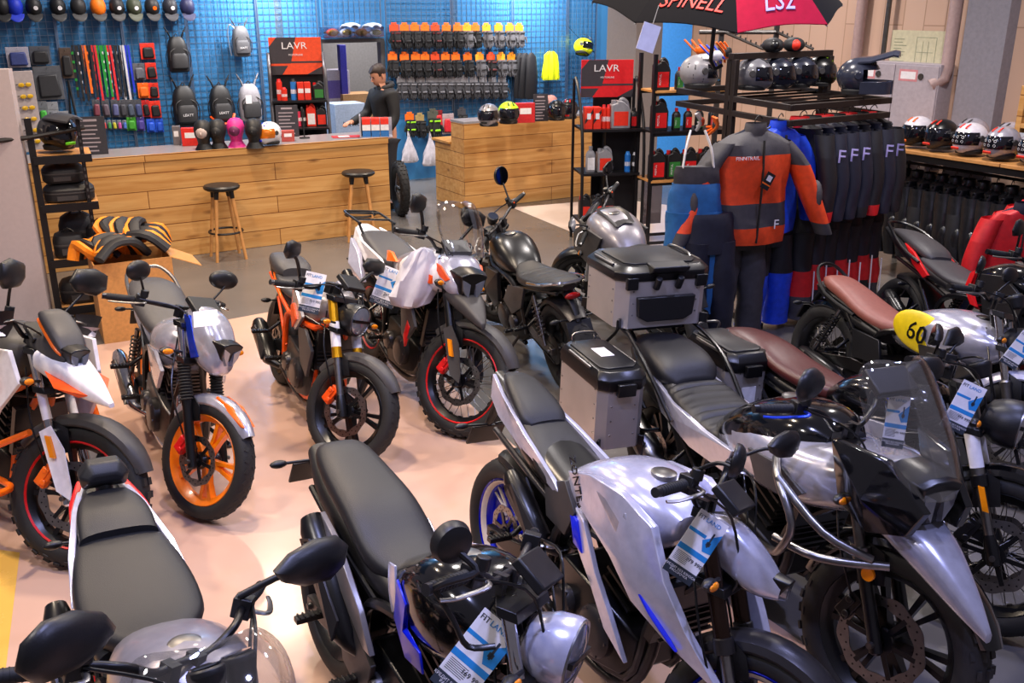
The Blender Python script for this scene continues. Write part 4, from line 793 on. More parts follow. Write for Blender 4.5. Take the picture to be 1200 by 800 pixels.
# black-seated machine bottom left
B['M10'] = bike(dict(label='motorcycle in the bottom left corner with wide black seat and clear windscreen', pos=(-1.364, 2.706), h=-58.2, steer=31.9, fl=0.7, rise=0.044, back=0.134, bw=0.394, bx=-0.059, lean=5, wb=1.4, Rf=.3, Rr=.31, wf=.12, wr=.17, style='twin', rim='satin', fup='gun', mir=('drop', .115, .146, .099, .094), mst=.009, mface=-.15,
  tank=[(.58, .72, .78, .08), (.66, .7, .87, .13), (.82, .68, .95, .17), (1.0, .72, .98, .16), (1.12, .8, .92, .09)], tankm='grey', cap=(.93, .965), seat=[(.04, .79, .85, .12), (.14, .76, .84, .15), (.32, .73, .81, .175), (.48, .72, .8, .16), (.6, .73, .81, .09)], pill=[(-.14, .88, .91, .07), (-.08, .85, .91, .1), (.0, .83, .9, .115), (.08, .8, .87, .12)], tail=[(-.36, .84, .9, .05), (-.1, .74, .86, .11), (.3, .66, .78, .16), (.55, .66, .76, .15)], tailm='black',
  panels=[('tail_panel', 'lsilver', [(-.28, .06, .9), (-.1, .115, .87), (.12, .16, .82), (.3, .18, .75), (.2, .17, .7), (-.05, .13, .76)], .02), ('tail_edge', 'red', [(-.26, .075, .9), (-.08, .125, .86), (-.04, .13, .84), (-.24, .09, .86)], .02)],
  screen=[(1.36, .84, .13, .06), (1.3, .93, .19, .1), (1.22, 1.01, .19, .11), (1.15, 1.06, .14, .08), (1.125, 1.075, .07, .03), (1.12, 1.078, .02, .01)], dash='round', gauges=(-.05, .05), head=('round', 1.28, .85, .09), pl=(-.4, .55), stripe='red'))
g = G(K['leather']).loft([[V((x, y*w, z)) for y, z in ((-1, zb), (1, zb), (1.15, (zb+zt)/2), (.7, zt), (-.7, zt), (-1.15, (zb+zt)/2))] for x, w, zb, zt in ((-.24, .05, .94, .96), (-.21, .07, .91, 1.0), (-.16, .07, .91, 1.0), (-.13, .05, .94, .97))]); g.use(K['satin']).tube([(-.18, 0, .93), (-.15, 0, .84)], .03, 8)
g.build('passenger_backrest', B['M10'][0], bevel=.01)
# brown seat, dark
B['M11'], M11xf, M11P = bike(dict(label='dark scrambler with dark brown leather seat, wire wheels and thick silver fork legs', pos=(1.159, 4.622), h=-58, steer=26, fl=0.695, rise=0.014, back=0.1, bw=0.379, bx=-0.051, wb=1.48, Rf=.335, Rr=.33, wf=.12, wr=.16, frr=.245, style='wire', rim='satin', usd=True, fup='steel', fst='steel', flow='satin', ring='satin', sticker=1, reflector=.24, cal='satin', dside=0, fdisc=.15, ffend=('gloss', 15, 150, .075), mir=('blade', .085, 0.075, 0.069, -0.016), mst=.005,
  tank=[(.58, .68, .76, .09), (.7, .64, .86, .15), (.88, .64, .92, .18), (1.06, .7, .92, .15), (1.16, .78, .86, .08)], tankm='gloss', seat=[(-.14, .8, .84, .06), (-.04, .78, .86, .11), (.14, .76, .85, .13), (.32, .72, .8, .145), (.5, .69, .78, .13), (.62, .69, .77, .09), (.68, .71, .76, .05)], seatm='dbrown', tail=[(-.24, .74, .8, .05), (.1, .66, .77, .11), (.5, .62, .7, .11)], dash='round', head=('round', 1.38, .86, .1),
  panels=[('side_cover', 'alu', [(.5, .15, .7), (.68, .17, .68), (.78, .175, .56), (.66, .165, .5), (.52, .155, .58)], .02), ('radiator_shroud', 'silver', [(.85, .18, .72), (1.05, .19, .74), (1.14, .18, .6), (1.0, .18, .52), (.88, .175, .6)], .02)], muff=((.35, .3), (-.1, .42), .055), hug='gloss', ha1=120))
# tan seat, silver tank with yellow oval
B['M12'], M12xf, M12P = bike(dict(label='cafe racer with tan brown seat and silver tank carrying a yellow number oval', pos=(2.02, 5.8), h=-68, steer=26, fl=0.66, rise=0.02, back=0.1, bw=0.37, bx=-0.05, wb=1.46, Rf=.33, Rr=.32, wf=.11, wr=.15, frr=.23, style='wire', rim='satin', usd=False, flow='alu', ffend=('lsilver', 20, 150, .075), mir=('oval', .075, 0.08, 0.1, 0), mst=.005, cal='satin',
  tank=[(.58, .58, .68, .1), (.68, .56, .79, .16), (.88, .56, .87, .195), (1.08, .6, .88, .19), (1.24, .68, .84, .13), (1.3, .74, .8, .08)], tankm='silver', cap=(1.08, .875), capm='black', seat=[(-.12, .76, .80, .06), (-.04, .73, .82, .11), (.12, .69, .79, .125), (.32, .64, .73, .145), (.5, .61, .7, .13), (.64, .62, .69, .07)], seatm='tan', tail=[(-.15, .68, .76, .07), (.2, .58, .68, .12), (.5, .54, .63, .12)], dash='round', head=('round', 1.32, .8, .09),
  grab=('satin', (.3, .15, .66), (.02, .15, .72), (-.14, .1, .82), (-.18, .04, .86)), panels=[('side_cover', 'black', [(.3, .14, .58), (.55, .16, .58), (.6, .16, .44), (.36, .15, .42)], .02), ('tank_shroud', 'alu', [(.86, .19, .66), (1.1, .2, .7), (1.24, .19, .62), (1.1, .19, .52), (.9, .18, .56)], .02)], muff=((.35, .26), (-.05, .32), .05), hug='gloss', ha1=130, twinshock=True))
# black and red
B['M13'], _x, _p = bike(dict(label='black naked motorcycle with red trim and raised split seat beside the black jackets', pos=(2.78, 6.5), h=-76, steer=20, fl=0.68, rise=0.03, back=0.1, bw=0.37, bx=-0.05, wb=1.4, Rf=.3, Rr=.31, wf=.12, wr=.18, style='twin', rim='satin', fup='gun', mir=('hex', .085, 0.08, 0.13, 0), ffend=('black', 18, 150, .07),
  tank=[(.6, .68, .78, .1), (.7, .66, .88, .15), (.88, .66, .96, .19), (1.04, .7, .96, .17), (1.16, .78, .9, .09)], tankm='gloss', seat=[(.16, .76, .82, .12), (.3, .73, .8, .14), (.5, .7, .77, .15), (.66, .7, .77, .1), (.74, .72, .78, .06)], seatm='gleather', pill=[(-.28, .89, .92, .06), (-.15, .86, .93, .09), (.02, .82, .91, .115), (.16, .79, .87, .11), (.22, .79, .83, .08)], tail=[(-.4, .88, .91, .04), (-.15, .78, .88, .1), (.2, .68, .8, .14), (.55, .64, .74, .15)], dash='lcd', head=('ang', 1.3, .84, .1),
  panels=[('tail_trim', 'red', [(-.05, .115, .86), (.1, .145, .83), (.32, .165, .72), (.28, .16, .69), (.12, .145, .75), (.02, .125, .82)], .02), ('tank_trim', 'red', [(.7, .17, .84), (.78, .2, .88), (.76, .2, .76), (.86, .2, .66), (.8, .195, .66), (.7, .185, .74)], .02), ('tank_shroud', 'black', [(.8, .2, .86), (1.02, .215, .9), (1.22, .2, .8), (1.18, .2, .6), (.95, .21, .62)], .025)], muff=((.35, .3), (-.02, .5), .055), grab=('satin', (.2, .16, .78), (.0, .17, .84), (-.2, .13, .92), (-.34, .06, .95))))

# ---- aluminium cases of the big adventure machine
al = mat('case_aluminium', 'c4bdb8', .36, .6, var=.1, scale=4); rt = B['M7']
def case(name, c, L_, W_, H_, ch, par, latch_side=0, labels=()):
    """aluminium box: base centre c, length along x, width along y; black lid with chamfered corners"""
    x, y, z = c; a, b = L_/2, W_/2
    oc = lambda k, dz, cc=ch: [V((x+px*a*k, y+py*b*k, z+dz)) for px, py in ((-1, -1+cc/b), (-1+cc/a, -1), (1-cc/a, -1), (1, -1+cc/b), (1, 1-cc/b), (1-cc/a, 1), (-1+cc/a, 1), (-1, 1-cc/b))]
    g = G(al).loft([oc(1, 0), oc(1, H_*.8)]); g.use(K['steel'])
    for px in (-1, 1):
        for py in (-1, 1):
            for k in range(4):
                g.ell((x+px*(a-ch-.02), y+py*(b+.001), z+.07+k*H_*.19), (.005, .003, .005), 8, 5); g.ell((x+px*(a+.001), y+py*(b-ch-.02), z+.07+k*H_*.19), (.003, .005, .005), 8, 5)
    cs = g.build(name, par, bevel=.004)
    lid = G(K['satin']).loft([oc(1.02, H_*.76), oc(1.045, H_*.79), oc(1.045, H_*.9), oc(.93, H_*.99), oc(.9, H_)]).build('lid', cs, bevel=.004)
    G(K['black']).loft([oc(.8, H_-.001), oc(.8, H_+.006), oc(.78, H_+.009)]).build('lid_panel', cs, bevel=.003)
    for px in (-1, 1):
        for py in (-1, 1): G(K['satin']).box((x+px*(a-ch*.5), y+py*(b-ch*.5), z+.025), (ch*1.5, .012, .05), (0, 0, px*py*pi/4)).build('corner_guard', cs, bevel=.002)
    for py in (-1, 1): G(K['steel']).tube([(x-a*.5, y+py*b*.97, z+H_*.97), (x+a*.5, y+py*b*.97, z+H_*.97)], .008, 8).build('lid_rail', cs)
    return cs
tc = case('top_case', (-.36, .0, .94), .42, .50, .31, .055, rt)
xr = -.36-.21
g = G(K['black']).bb(-.155, -.12, -.03, .17, 1.0, 1.09).bb(-.16, -.12, .03, .13, 1.09, 1.17); 
g = G(K['black'])
o = [(-.14, 1.08), (.14, 1.08), (.15, 1.13), (.09, 1.15), (-.09, 1.15), (-.15, 1.13)]
g.prism([(-.15, 1.0), (-.1, .975), (.1, .975), (.15, 1.0), (.16, 1.1), (-.16, 1.1)], -.155, -.125, 'x'); g.loft([[V((-.15+dx, y, 1.205+dz)) for dx, dz in ((0, 0), (.045, .03), (.05, .05), (-.03, .06), (-.04, .02))] for y in (-.1, -.08, .08, .1)])
g.tube([(-.14, -.06, 1.14), (-.11, -.06, 1.2)], .02, 6); g.tube([(-.14, .06, 1.14), (-.11, .06, 1.2)], .02, 6); g.build('backrest_pad', tc, bevel=.006)
g = G(K['satin'])
for y in (-.19, .19): g.bb(-.155, -.13, y-.03, y+.03, 1.14, 1.2)
g.build('latch', tc, bevel=.004)
lb = mat('latch_blue_grey', '9db4dc', .35, .4)
for y in (-.16, .16): G(lb).prism([(-.545, y-.03), (-.49, y-.02), (-.49, y+.02), (-.545, y+.03)], 1.235, 1.25, 'z').build('tie_bracket', tc, bevel=.003)
g = G(K['steel']).tube([(-.5, .2, 1.22), (-.49, .2, 1.265), (-.3, .2, 1.265), (-.29, .2, 1.22)], .009, 8, k=4); g.build('lid_handle', tc)
for s in (-1, 1):
    pn = case('pannier', (-.07 if s < 0 else -.1, s*.36, .47), .50 if s < 0 else .44, .24, .38, .04, rt)
    xo_ = .06 if s < 0 else 0; G(K['satin']).bb(.125+xo_, .155+xo_, s*.36-.045, s*.36+.045, .74, .80).build('latch', pn, bevel=.004)
    G(K['steel']).tube([(-.3, s*.36-.05, .84), (-.3, s*.36-.05, .885), (-.3, s*.36+.06, .885), (-.3, s*.36+.06, .84)], .007, 8, k=4).build('lid_handle', pn)
    if s < 0: G(K['paper']).bb(-.14, -.02, s*.36-.03, s*.36+.04, .858, .8605).build('sticker', pn)
    else: G(K['paper']).bb(.118, .1225, s*.36-.04, s*.36+.04, .54, .68).build('sticker', pn)
    if s < 0: tag_pack = pn
    G(K['satin']).tube([(.1, s*.2, .62), (-.05, s*.22, .72), (-.3, s*.22, .72), (-.36, s*.22, .6), (-.3, s*.22, .5), (.05, s*.22, .5), (.2, s*.17, .55)], .011, 8, k=4).build('pannier_rail', rt)
G(K['satin']).bb(-.52, -.2, -.14, .14, .91, .94).tube([(-.1, -.12, .8), (-.3, -.12, .92)], .012).tube([(-.1, .12, .8), (-.3, .12, .92)], .012).build('luggage_rack', rt)

# yellow oval with a stencilled number on the cafe racer's tank, lettering on the silver naked
t = B['M12']; g = G(K['yellow'])
for sg in (-1, 1):
    g = G(K['yellow']); g.ell((.84, sg*.166, .72), (.2, .03, .112), 26, 12, (0, .1, sg*-.06)); o = g.build('number_oval', t)
    text('60', .15, K['satin'], o, frame((.84, sg*.1985, .715), (-sg, -.06 if sg < 0 else .06, -.1*-sg), (0, 0, 1)), 'number', .003)
G(K['satin']).prism([(1.06, .70), (1.1, .72), (1.14, .70), (1.13, .64), (1.1, .61), (1.07, .64)], -.199, -.19, 'y').build('tank_badge', t)
for sg in (-1,): text('ZONTES', .05, K['satin'], B['M8'], frame((.60, -.17, .83), (.5, -.02, -.86), (.86, .0, .5)), 'tank_lettering', .002)
bpy.context.view_layer.update()
# bar-end mirror and lever guard of the black machine with the blue graphic
iv = B['M9'].matrix_world.inverted(); q = iv @ gz(528, 634, 1.24); e_ = iv @ gz(508, 689, 1.15)
o = G(K['black']).tube([q+V((.03, 0, 0)), q+V((.022, 0, 0)), q+V((0, 0, 0)), q+V((-.008, 0, 0))], [.03, .048, .055, .052], 26).tube([q+V((.02, .01, -.02)), q+V((.06, .04, -.06)), e_+V((.02, .02, .02)), e_], .009, 8, k=4).build('mirror', B['M9'])
G(K['mglass']).tube([q+V((-.0081, 0, 0)), q+V((-.0095, 0, 0))], .048, 26).build('mirror_glass', o)
e2 = iv @ gz(548, 757, 1.0); G(K['satin']).tube([e_, e_.lerp(e2, .5)+V((.01, 0, 0)), e2, e2+V((.03, .06, 0))], .009, 8, k=4, flat=.7).build('lever_guard', B['M9'])
# ================================================================ goods on the blue wall and the counters
wire = mat('grid_wire', '7f93b0', .3, .8); CLR = {}
def cm(h, rough=.55, **k):
    if h not in CLR: CLR[h] = mat('cloth_'+h if rough > .5 else 'plastic_'+h, h, rough, var=.12, scale=40, **k)
    return CLR[h]
def hang(o, u, v, off=.06, rot=0., **k):                     # stand/hang a thing at a spot of the back wall
    p = wp(u, v, off); o.location = p; o.rotation_euler = (0, rot, WA); return o
BP = (0, 0, WA)
# wire grid panels
gp = [(-14, 62, -40, 190), (64, 140, -40, 190), (142, 216, -40, 190), (218, 300, -40, 178), (302, 371, -40, 178), (378, 446, -40, 44), (452, 528, -40, 132), (530, 600, -40, 132), (602, 664, -40, 128), (666, 699, -40, 122)]
pn = ['leftmost', 'second', 'third', 'fourth', 'fifth', 'short', 'glove', 'right glove', 'vest', 'rightmost']
lb = ['wire grid panel at the far left of the blue wall, behind the hanging packs', 'wire grid panel of the blue wall holding the coloured lanyards', 'wire grid panel of the blue wall holding the red glove packs', 'wire grid panel behind the row of three backpacks', 'wire grid panel behind the orange headed oil stand',
      'short wire grid panel above the doorway with the goggles tray', 'wire grid panel holding the left half of the gloves', 'wire grid panel holding the right half of the gloves', 'wire grid panel holding the yellow vest', 'narrow wire grid panel behind the netted yellow helmet']
for (u0, u1, v0, v1), l_ in zip(gp, lb):
    a = wp(u0, 20, .035); b = wp(u1, 20, .035); zt = min(3.3, wp((u0+u1)/2, v0, .035).z); zb = wp((u0+u1)/2, v1, .035).z; w_ = (b-a).length
    g = G(wire); n = max(2, int(w_/.075)); m = max(2, int((zt-zb)/.075))
    for i in range(n+1): x = w_*i/n; g.bb(x-.003, x+.003, -.003, .003, zb, zt)
    for i in range(m+1): z = zb+(zt-zb)*i/m; g.bb(0, w_, -.009, -.003, z-.003, z+.003)
    for x in (0, w_): g.bb(x-.007, x+.007, -.007, .007, zb, zt)
    tag(g.build('wire_grid', None, (a.x, a.y, 0), BP, flat=True), l_, 'wire grid', 'wire grids on the blue wall')
# caps
def cap(label, c1, c2, dot=None):
    t = thing('baseball_cap', label, 'cap', (0, 0, 0), BP, 'caps in the top row')
    g = G(c1); g.ell((0, -.07, .03), (.088, .095, .115), 18, 12); g.build('crown', t)
    g = G(c2); g.loft([[V((.082*cos(a)*k, -.12-.055*sin(a)*k, -.045-.085*sin(a)*k+dz)) for a in [pi*i/10 for i in range(11)]] for k, dz in ((1, 0), (1, -.006))]); g.build('brim', t)
    g = G(c1); g.ell((0, -.07, .146), (.009, .009, .006), 8, 6); g.build('button', t)
    if dot: G(dot).cyl((.012, -.163, .015), (.012, -.168, .014), .024, n=14).build('badge', t)
    return t
bk = cm('15161a'); nv = cm('1d2440'); spec = [(2, bk, bk, None, 'black cap at the far left end of the cap row, cut by the photo edge'), (17, cm('1433c4'), cm('1433c4'), None, 'bright blue cap in the top row'), (39, bk, bk, K['paper'], 'black cap with white badge directly right of the blue cap'), (67, bk, bk, K['paper'], 'black cap with badge, second to the right of the blue cap'), (91, cm('202022'), cm('202022'), None, 'plain charcoal cap directly left of the orange cap'),
    (114, cm('f0760f'), bk, None, 'orange cap with black brim in the top row'), (136, cm('1a1a1c'), cm('1a1a1c'), K['paper'], 'black cap between the orange cap and the olive cap'), (156, cm('3c4230'), cm('3c4230'), K['paper'], 'olive green cap in the top row'), (177, cm('17171c'), cm('17171c'), K['orange'], 'black cap with orange badge right of the olive cap'), (198, cm('23242e'), cm('23242e'), K['paper'], 'dark navy cap, second from the right in the cap row'), (218, cm('23264e'), cm('23264e'), None, 'indigo cap at the right end of the cap row')]
for u, a, b, d, l in spec: hang(cap(l, a, b, d), u, 11, .085)
# packs: a flat card with a bulging content
def pack(label, u, v, wpx, hpx, card, cont, cat='glove pack', name='glove_pack', grp=None, head=None, off=.07, clear=False):
    a = wp(u-wpx/2, v, off); b = wp(u+wpx/2, v, off); w_ = (b-a).length; zt = wp(u, v-hpx/2, off).z; zb = wp(u, v+hpx/2, off).z; h_ = zt-zb
    t = thing(name, label, cat, (wp(u, v, off).x, wp(u, v, off).y, zb), BP, grp)
    G(card).bb(-w_/2, w_/2, -.004, .004, 0, h_).build('card', t, bevel=.002)
    G(cont).box((0, -.022, h_*.42), (w_*.8, .042, h_*.66), (0, rnd.uniform(-.08, .08), 0), .86).build('content', t, bevel=min(.02, w_*.2))
    G(head or card).bb(-w_*.46, w_*.46, -.007, -.003, h_*.8, h_*.98).build('header', t)
    G(K['steel']).tube([(0, .03, h_*.93), (0, -.03, h_*.93), (0, -.035, h_*.95)], .003, 5).build('hook', t)
    return t
rd = cm('e8321e'); rd2 = cm('c41f20'); gy = cm('5b5d66'); og = cm('f06c14')
for u, v, w_, h_, c, k, l in ((173, 60, 17, 19, rd, rd, 'bright red glove pack, the single one above the others'), (163, 84, 14, 20, gy, gy, 'grey glove pack left of a red one below the single red pack'), (177, 83, 13, 19, rd, rd, 'red glove pack beside the grey pack'), (168, 106, 13, 18, og, og, 'orange glove pack below the grey pack'), (180, 106, 12, 18, rd, rd, 'red glove pack right of the orange pack'),
    (171, 127, 9, 20, rd2, rd2, 'narrow dark red glove pack below the orange pack'), (182, 128, 13, 20, rd, rd, 'red glove pack right of the narrow dark red pack'), (154, 145, 11, 16, cm('3f9a2c'), cm('3f9a2c'), 'green pack in the lowest row of glove packs'), (165, 145, 9, 17, cm('4a3f93'), cm('4a3f93'), 'violet pack in the lowest row of glove packs'), (177, 147, 10, 16, cm('1f55d0'), cm('1f55d0'), 'blue pack, left one of the two blue packs'), (187, 147, 9, 16, cm('1f55d0'), cm('1f55d0'), 'blue pack, right one of the two blue packs')):
    pack(l, u, v, w_, h_, k, bk if c in (rd, rd2) else c, grp='small glove packs', head=c)
for i, (u, c) in enumerate(((113, '7a3a48'), (124, '5a4c58'), (135, '565a86'), (144, '3c3c44'), (153, '4a5568'), (162, '3f4a7a'))):
    pack(f'small hanging accessory box, {ORD[i]} from the left under the lanyards', u, 127, 9, 21, cm('4b4d55'), cm(c), 'accessory box', 'accessory_box', 'accessory boxes under the lanyards')
for i, (u, c) in enumerate(((122, 'c43a3a'), (128, '3a8a4a'), (134, 'b8b030'), (140, 'b84a9a'), (146, '4a70c0'))):
    pack(f'tiny coloured blister card, {ORD[i]} from the left below the accessory boxes', u, 146, 5, 11, cm('77808c'), cm(c), 'blister card', 'blister_card', 'tiny blister cards')
for u, v, w_, h_, c, k, l in ((21, 67, 27, 24, 'a8a6b6', '35427e', 'clear pack with blue content at the left of the grid wall'), (47, 65, 24, 22, '4a4e58', '1c1d22', 'clear pack with dark content beside the blue one'), (7, 94, 13, 22, '1a1a1a', 'd8b020', 'black pack with yellow stripes at the left edge'), (27, 95, 22, 24, '8c2a30', '5c5c62', 'red bottomed pack beside the yellow striped pack'), (57, 97, 33, 40, '55585f', '2a2b30', 'large clear pack of dark parts at the left'), (78, 74, 14, 36, '4a3a30', '1c1c1f', 'tall brown backed pack left of the lanyards'),
    (52, 140, 11, 44, '6b7078', '3fa83a', 'long clear pack with a green stick'), (64, 141, 13, 44, '888c94', '6a6d75', 'long clear pack right of the green stick'), (76, 148, 13, 36, '8d8f96', 'b8b8c0', 'pale clear pack above the grey and green helmet')):
    pack(l, u, v, w_, h_, cm(c), cm(k), 'pack', 'blister_pack', 'clear packs at the left')
# lanyards
def lanyard(label, u, c, c2, L_=.62):
    t = thing('lanyard', label, 'lanyard', (0, 0, 0), BP, 'lanyards'); hang(t, u, 53, .07)
    g = G(c)
    for s in (-1, 1): g.loft([[V((s*.016+s*.012*k+dx, -.006*s-dy, -L_*k)) for dx, dy in ((-.013, 0), (.013, 0), (.013, .004), (-.013, .004))] for k in (0, .3, .7, 1)])
    g.use(c2)
    for i in range(5): g.bb(-.04, -.012, -.008, -.0085, -L_*(.12+.17*i), -L_*(.17+.17*i))
    g.build('strap', t); G(K['steel']).tube([(0, .03, .0), (0, -.02, 0), (0, -.022, .012)], .003, 5).tube([(.0, 0, -L_), (.01, 0, -L_-.03), (0, 0, -L_-.06), (-.01, 0, -L_-.03)], .004, 5, closed=True).build('clip', t)
rr = cm('d2232c'); gr = cm('158a2e'); bl = cm('1d34c8'); wt = cm('c8c8d0'); dk = cm('1c1c20')
for i, (u, c, c2, nm) in enumerate(((86, dk, gr, 'black and green'), (92, dk, wt, 'black and white'), (97, og, dk, 'orange and black'), (103, dk, og, 'black and orange'), (109, rr, dk, 'bright red'), (115, gr, gr, 'green'), (121, gr, wt, 'green'), (127, rr, wt, 'red and white'), (132, dk, wt, 'black and white'), (137, dk, wt, 'black and white'), (142, wt, dk, 'white and black'), (148, bl, bl, 'blue'))):
    lanyard(f'{nm} lanyard, {ORD[i]} from the left in the lanyard row', u, c, c2, .6+.05*sin(i*2.1))
# backpacks
def backpack(label, u, v, s=1., body=None, pocket=None, logo=None, tube=False, accent=None, tagc=False):
    t = thing('backpack', label, 'backpack', (0, 0, 0), BP, 'backpacks on the blue wall'); hang(t, u, v, .10); t.scale = (s,)*3
    body = body or bk; pocket = pocket or cm('232327')
    rg = []
    for z, w_, d_ in ((-.27, .10, .05), (-.25, .14, .09), (-.1, .15, .11), (.08, .14, .10), (.18, .11, .08), (.23, .06, .04)):
        rg.append([V((w_*sgp(cos(a), .7), -.07-d_*sgp(sin(a), .7), z)) for a in [2*pi*i/20 for i in range(20)]])
    G(body).loft(rg).build('main_bag', t)
    rg = [[V((w_*sgp(cos(a), .7), -.155-d_*sgp(sin(a), .7), z)) for a in [2*pi*i/16 for i in range(16)]] for z, w_, d_ in ((-.22, .09, .03), (-.2, .12, .05), (-.04, .12, .05), (.0, .09, .03))]
    G(pocket).loft(rg).build('pocket', t)
    for sg in (-1, 1): G(body).tube([(sg*.07, -.06, .18), (sg*.10, -.06, .27), (sg*.15, -.05, .36)], [.028, .022, .016], 8, k=3, flat=.5).build('shoulder_strap', t)
    G(K['dgrey']).tube([(-.03, -.06, .22), (0, -.07, .27), (.03, -.06, .22)], .007, 6, k=3).tube([(-.1, -.15, .06), (.1, -.15, .06)], .004, 5).build('handle', t)
    G(K['dgrey']).tube([(-.125, -.15, -.1), (-.12, -.165, .02), (0, -.16, .08), (.12, -.165, .02), (.125, -.15, -.1)], .006, 6, k=4).build('zip', t)
    for sg in (-1, 1): G(K['steel']).box((sg*.12, -.06, .3), (.03, .03, .02)).build('buckle', t); G(pocket).tube([(sg*.14, -.07, .05), (sg*.175, -.08, -.05), (sg*.16, -.08, -.2)], .012, 6, k=3, flat=.5).build('side_strap', t)
    if logo: text(logo, .045, K['paper'], t, frame((0, -.212, -.12), (1, 0, 0), (0, 0, 1)), 'logo')
    if tube: G(K['lens']).tube([(-.1, -.08, .2), (-.19, -.09, .25), (-.22, -.09, .05), (-.19, -.09, -.25)], .009, 8, k=4).build('drinking_tube', t)
    if accent:
        g = G(accent).tube([(-.16, -.1, -.17), (-.08, -.2, -.25), (.08, -.2, -.25), (.16, -.1, -.15)], .018, 8, k=3, flat=.6); g.build('trim', t)
    if tagc: G(K['paper']).bb(-.09, -.01, -.2, -.198, -.02, .09).build('hang_tag', t)
    return t
backpack('dark backpack with raised straps right of the red glove packs', 207, 62, .85); backpack('grey hydration pack with drinking tube, alone high on the wall', 281, 47, .75, cm('54555b'), cm('45464c'), 'LEATT', True)
backpack('black backpack at the left of the lower backpack row', 215, 122, 1.0, logo='LEATT'); backpack('black backpack with orange trim in the lower backpack row', 257, 120, .95, accent=K['dorange'], logo='LEATT'); backpack('grey and white backpack with white hang tag in the lower row', 291, 118, .95, cm('8f8d95'), cm('2a2a2e'), tagc=True)
# sunglasses tower
a = gz(40, 180, 1.05)
t = thing('sunglasses_stand', 'pale sunglasses display stand at the left end of the counter', 'display stand', (a.x+.0, a.y-.3, 1.05), (0, 0, WA+.35)); ptn2 = mat('stand_pale', 'a7a0a6', .5)
t.location = V((a.x-.15, a.y+.05, 1.05)); G(ptn2).bb(-.22, .0, 0, .02, 0, .78).bb(.02, .24, 0, .02, 0, .78).bb(-.2, .22, .02, .2, 0, .03).build('panel', t, bevel=.004)
def glasses(par_t, x, z, c, lab):
    t = thing('sunglasses', lab, 'sunglasses', par_t.matrix_basis @ V((x, -.02, z)), par_t.rotation_euler[:], 'sunglasses on the display stand')
    for s in (-1, 1): G(c).ell((s*.034, -.01, 0), (.032, .008, .022), 12, 6).build('lens', t)
    g = G(K['satin']).tube([(-.01, -.012, .006), (.01, -.012, .006)], .003, 5)
    for s in (-1, 1): g.tube([(s*.066, -.008, .008), (s*.07, .03, .006), (s*.07, .0, 0)], .003, 5)
    g.build('frame', t)
i = 0
for x in (-.11, .13):
    for k in range(6):
        c = [('c9a21e', .2), ('d9661c', .2), ('2a3fae', .2), ('1c1c22', .2), ('a03a8a', .2), ('7a5a20', .2)][(i*5+k) % 6]
        glasses(t, x, .1+.11*k, cm(*c), f'{["smoke","amber","orange","dark","mirrored","tinted"][k]} sunglasses, {ORD[k]} from the bottom in the stand\'s {"left" if x < 0 else "right"} column'); i += 1
# long strap with bag
hang(tag(G(bk).tube([(0, 0, 0), (.02, -.02, -.35), (.06, -.03, -.7), (.08, -.03, -.75)], .014, 6, k=4).tube([(0, 0, 0), (-.03, -.01, -.4), (-.02, -.03, -.72)], .012, 6, k=3).ell((.05, -.08, -.86), (.18, .09, .16), 16, 10, e=3).build('shoulder_bag'), 'black bag on a long strap hanging beside the dark price board', 'bag'), 80, 94, .06)
# dark boards with price lines
brd = mat('board_dark', '2c2a33', .5); ink = mat('board_print', '9a8f98', .6)
def board(label, u, v, z, wpx, hpx, turn=0.):
    p = gz(u, v, z); k = (p-V((0, 0, CH))).length/F; w_, h_ = wpx*k, hpx*k
    t = thing('price_board', label, 'price board', p, (-.12, 0, turn), 'dark price boards')
    G(brd).bb(-w_/2, w_/2, -.006, .006, 0, h_).bb(-w_*.4, w_*.4, -.006, .1, 0, .01).build('panel', t, bevel=.002)
    g = G(ink)
    for i in range(7):
        z0 = h_*(.08+.11*i); g.bb(-w_*.38, w_*(.1+.25*rnd.random()), -.0075, -.006, z0, z0+h_*.035)
    g.bb(-w_*.25, w_*.25, -.0075, -.006, h_*.87, h_*.93); g.build('print', t); return t
board('tall dark price board standing near the left end of the counter', 109, 181, 1.05, 31, 39, .3); board('dark price board in front of the orange headed oil stand', 338, 160, 1.05, 24, 34, .2); board('dark price board on the short counter between red boxes and helmets', 634, 142, 1.09, 17, 30, .2)
# balaclavas on head forms
def headform(label, u, v, c1, c2, z=1.05):
    p = gz(u, v, z); t = thing('balaclava', label, 'balaclava', p, (0, 0, .1), 'balaclavas on the counter')
    G(c1).loft([[V((w_*cos(a), -dy+d_*sin(a), zz)) for a in [2*pi*i/18 for i in range(18)]] for zz, w_, d_, dy in ((0, .095, .085, 0), (.06, .06, .06, 0), (.1, .062, .07, .01), (.15, .082, .1, .01), (.21, .09, .108, 0), (.26, .078, .09, -.005), (.29, .045, .055, -.005), (.298, .01, .01, 0))]).build('hood', t)
    G(c2).ell((0, -.075, .175), (.058, .045, .06), 16, 10).build('face_panel', t); G(c2).ell((0, -.118, .165), (.012, .018, .02), 8, 6).build('nose', t)
headform('black balaclava with pale face panel, leftmost of the head forms', 240, 175, bk, cm('b9a9a4')); headform('grey topped black balaclava beside the black and pale one', 257, 174, bk, cm('1a1a1d')); headform('bright pink balaclava on a head form', 278, 172, cm('d42a8a'), cm('6a2a55')); headform('plain black balaclava beside the pink one', 299, 173, bk, cm('101014'))
headform('bare pinkish head form on the short counter', 645, 140, cm('c58f8a'), cm('c58f8a'), 1.09)
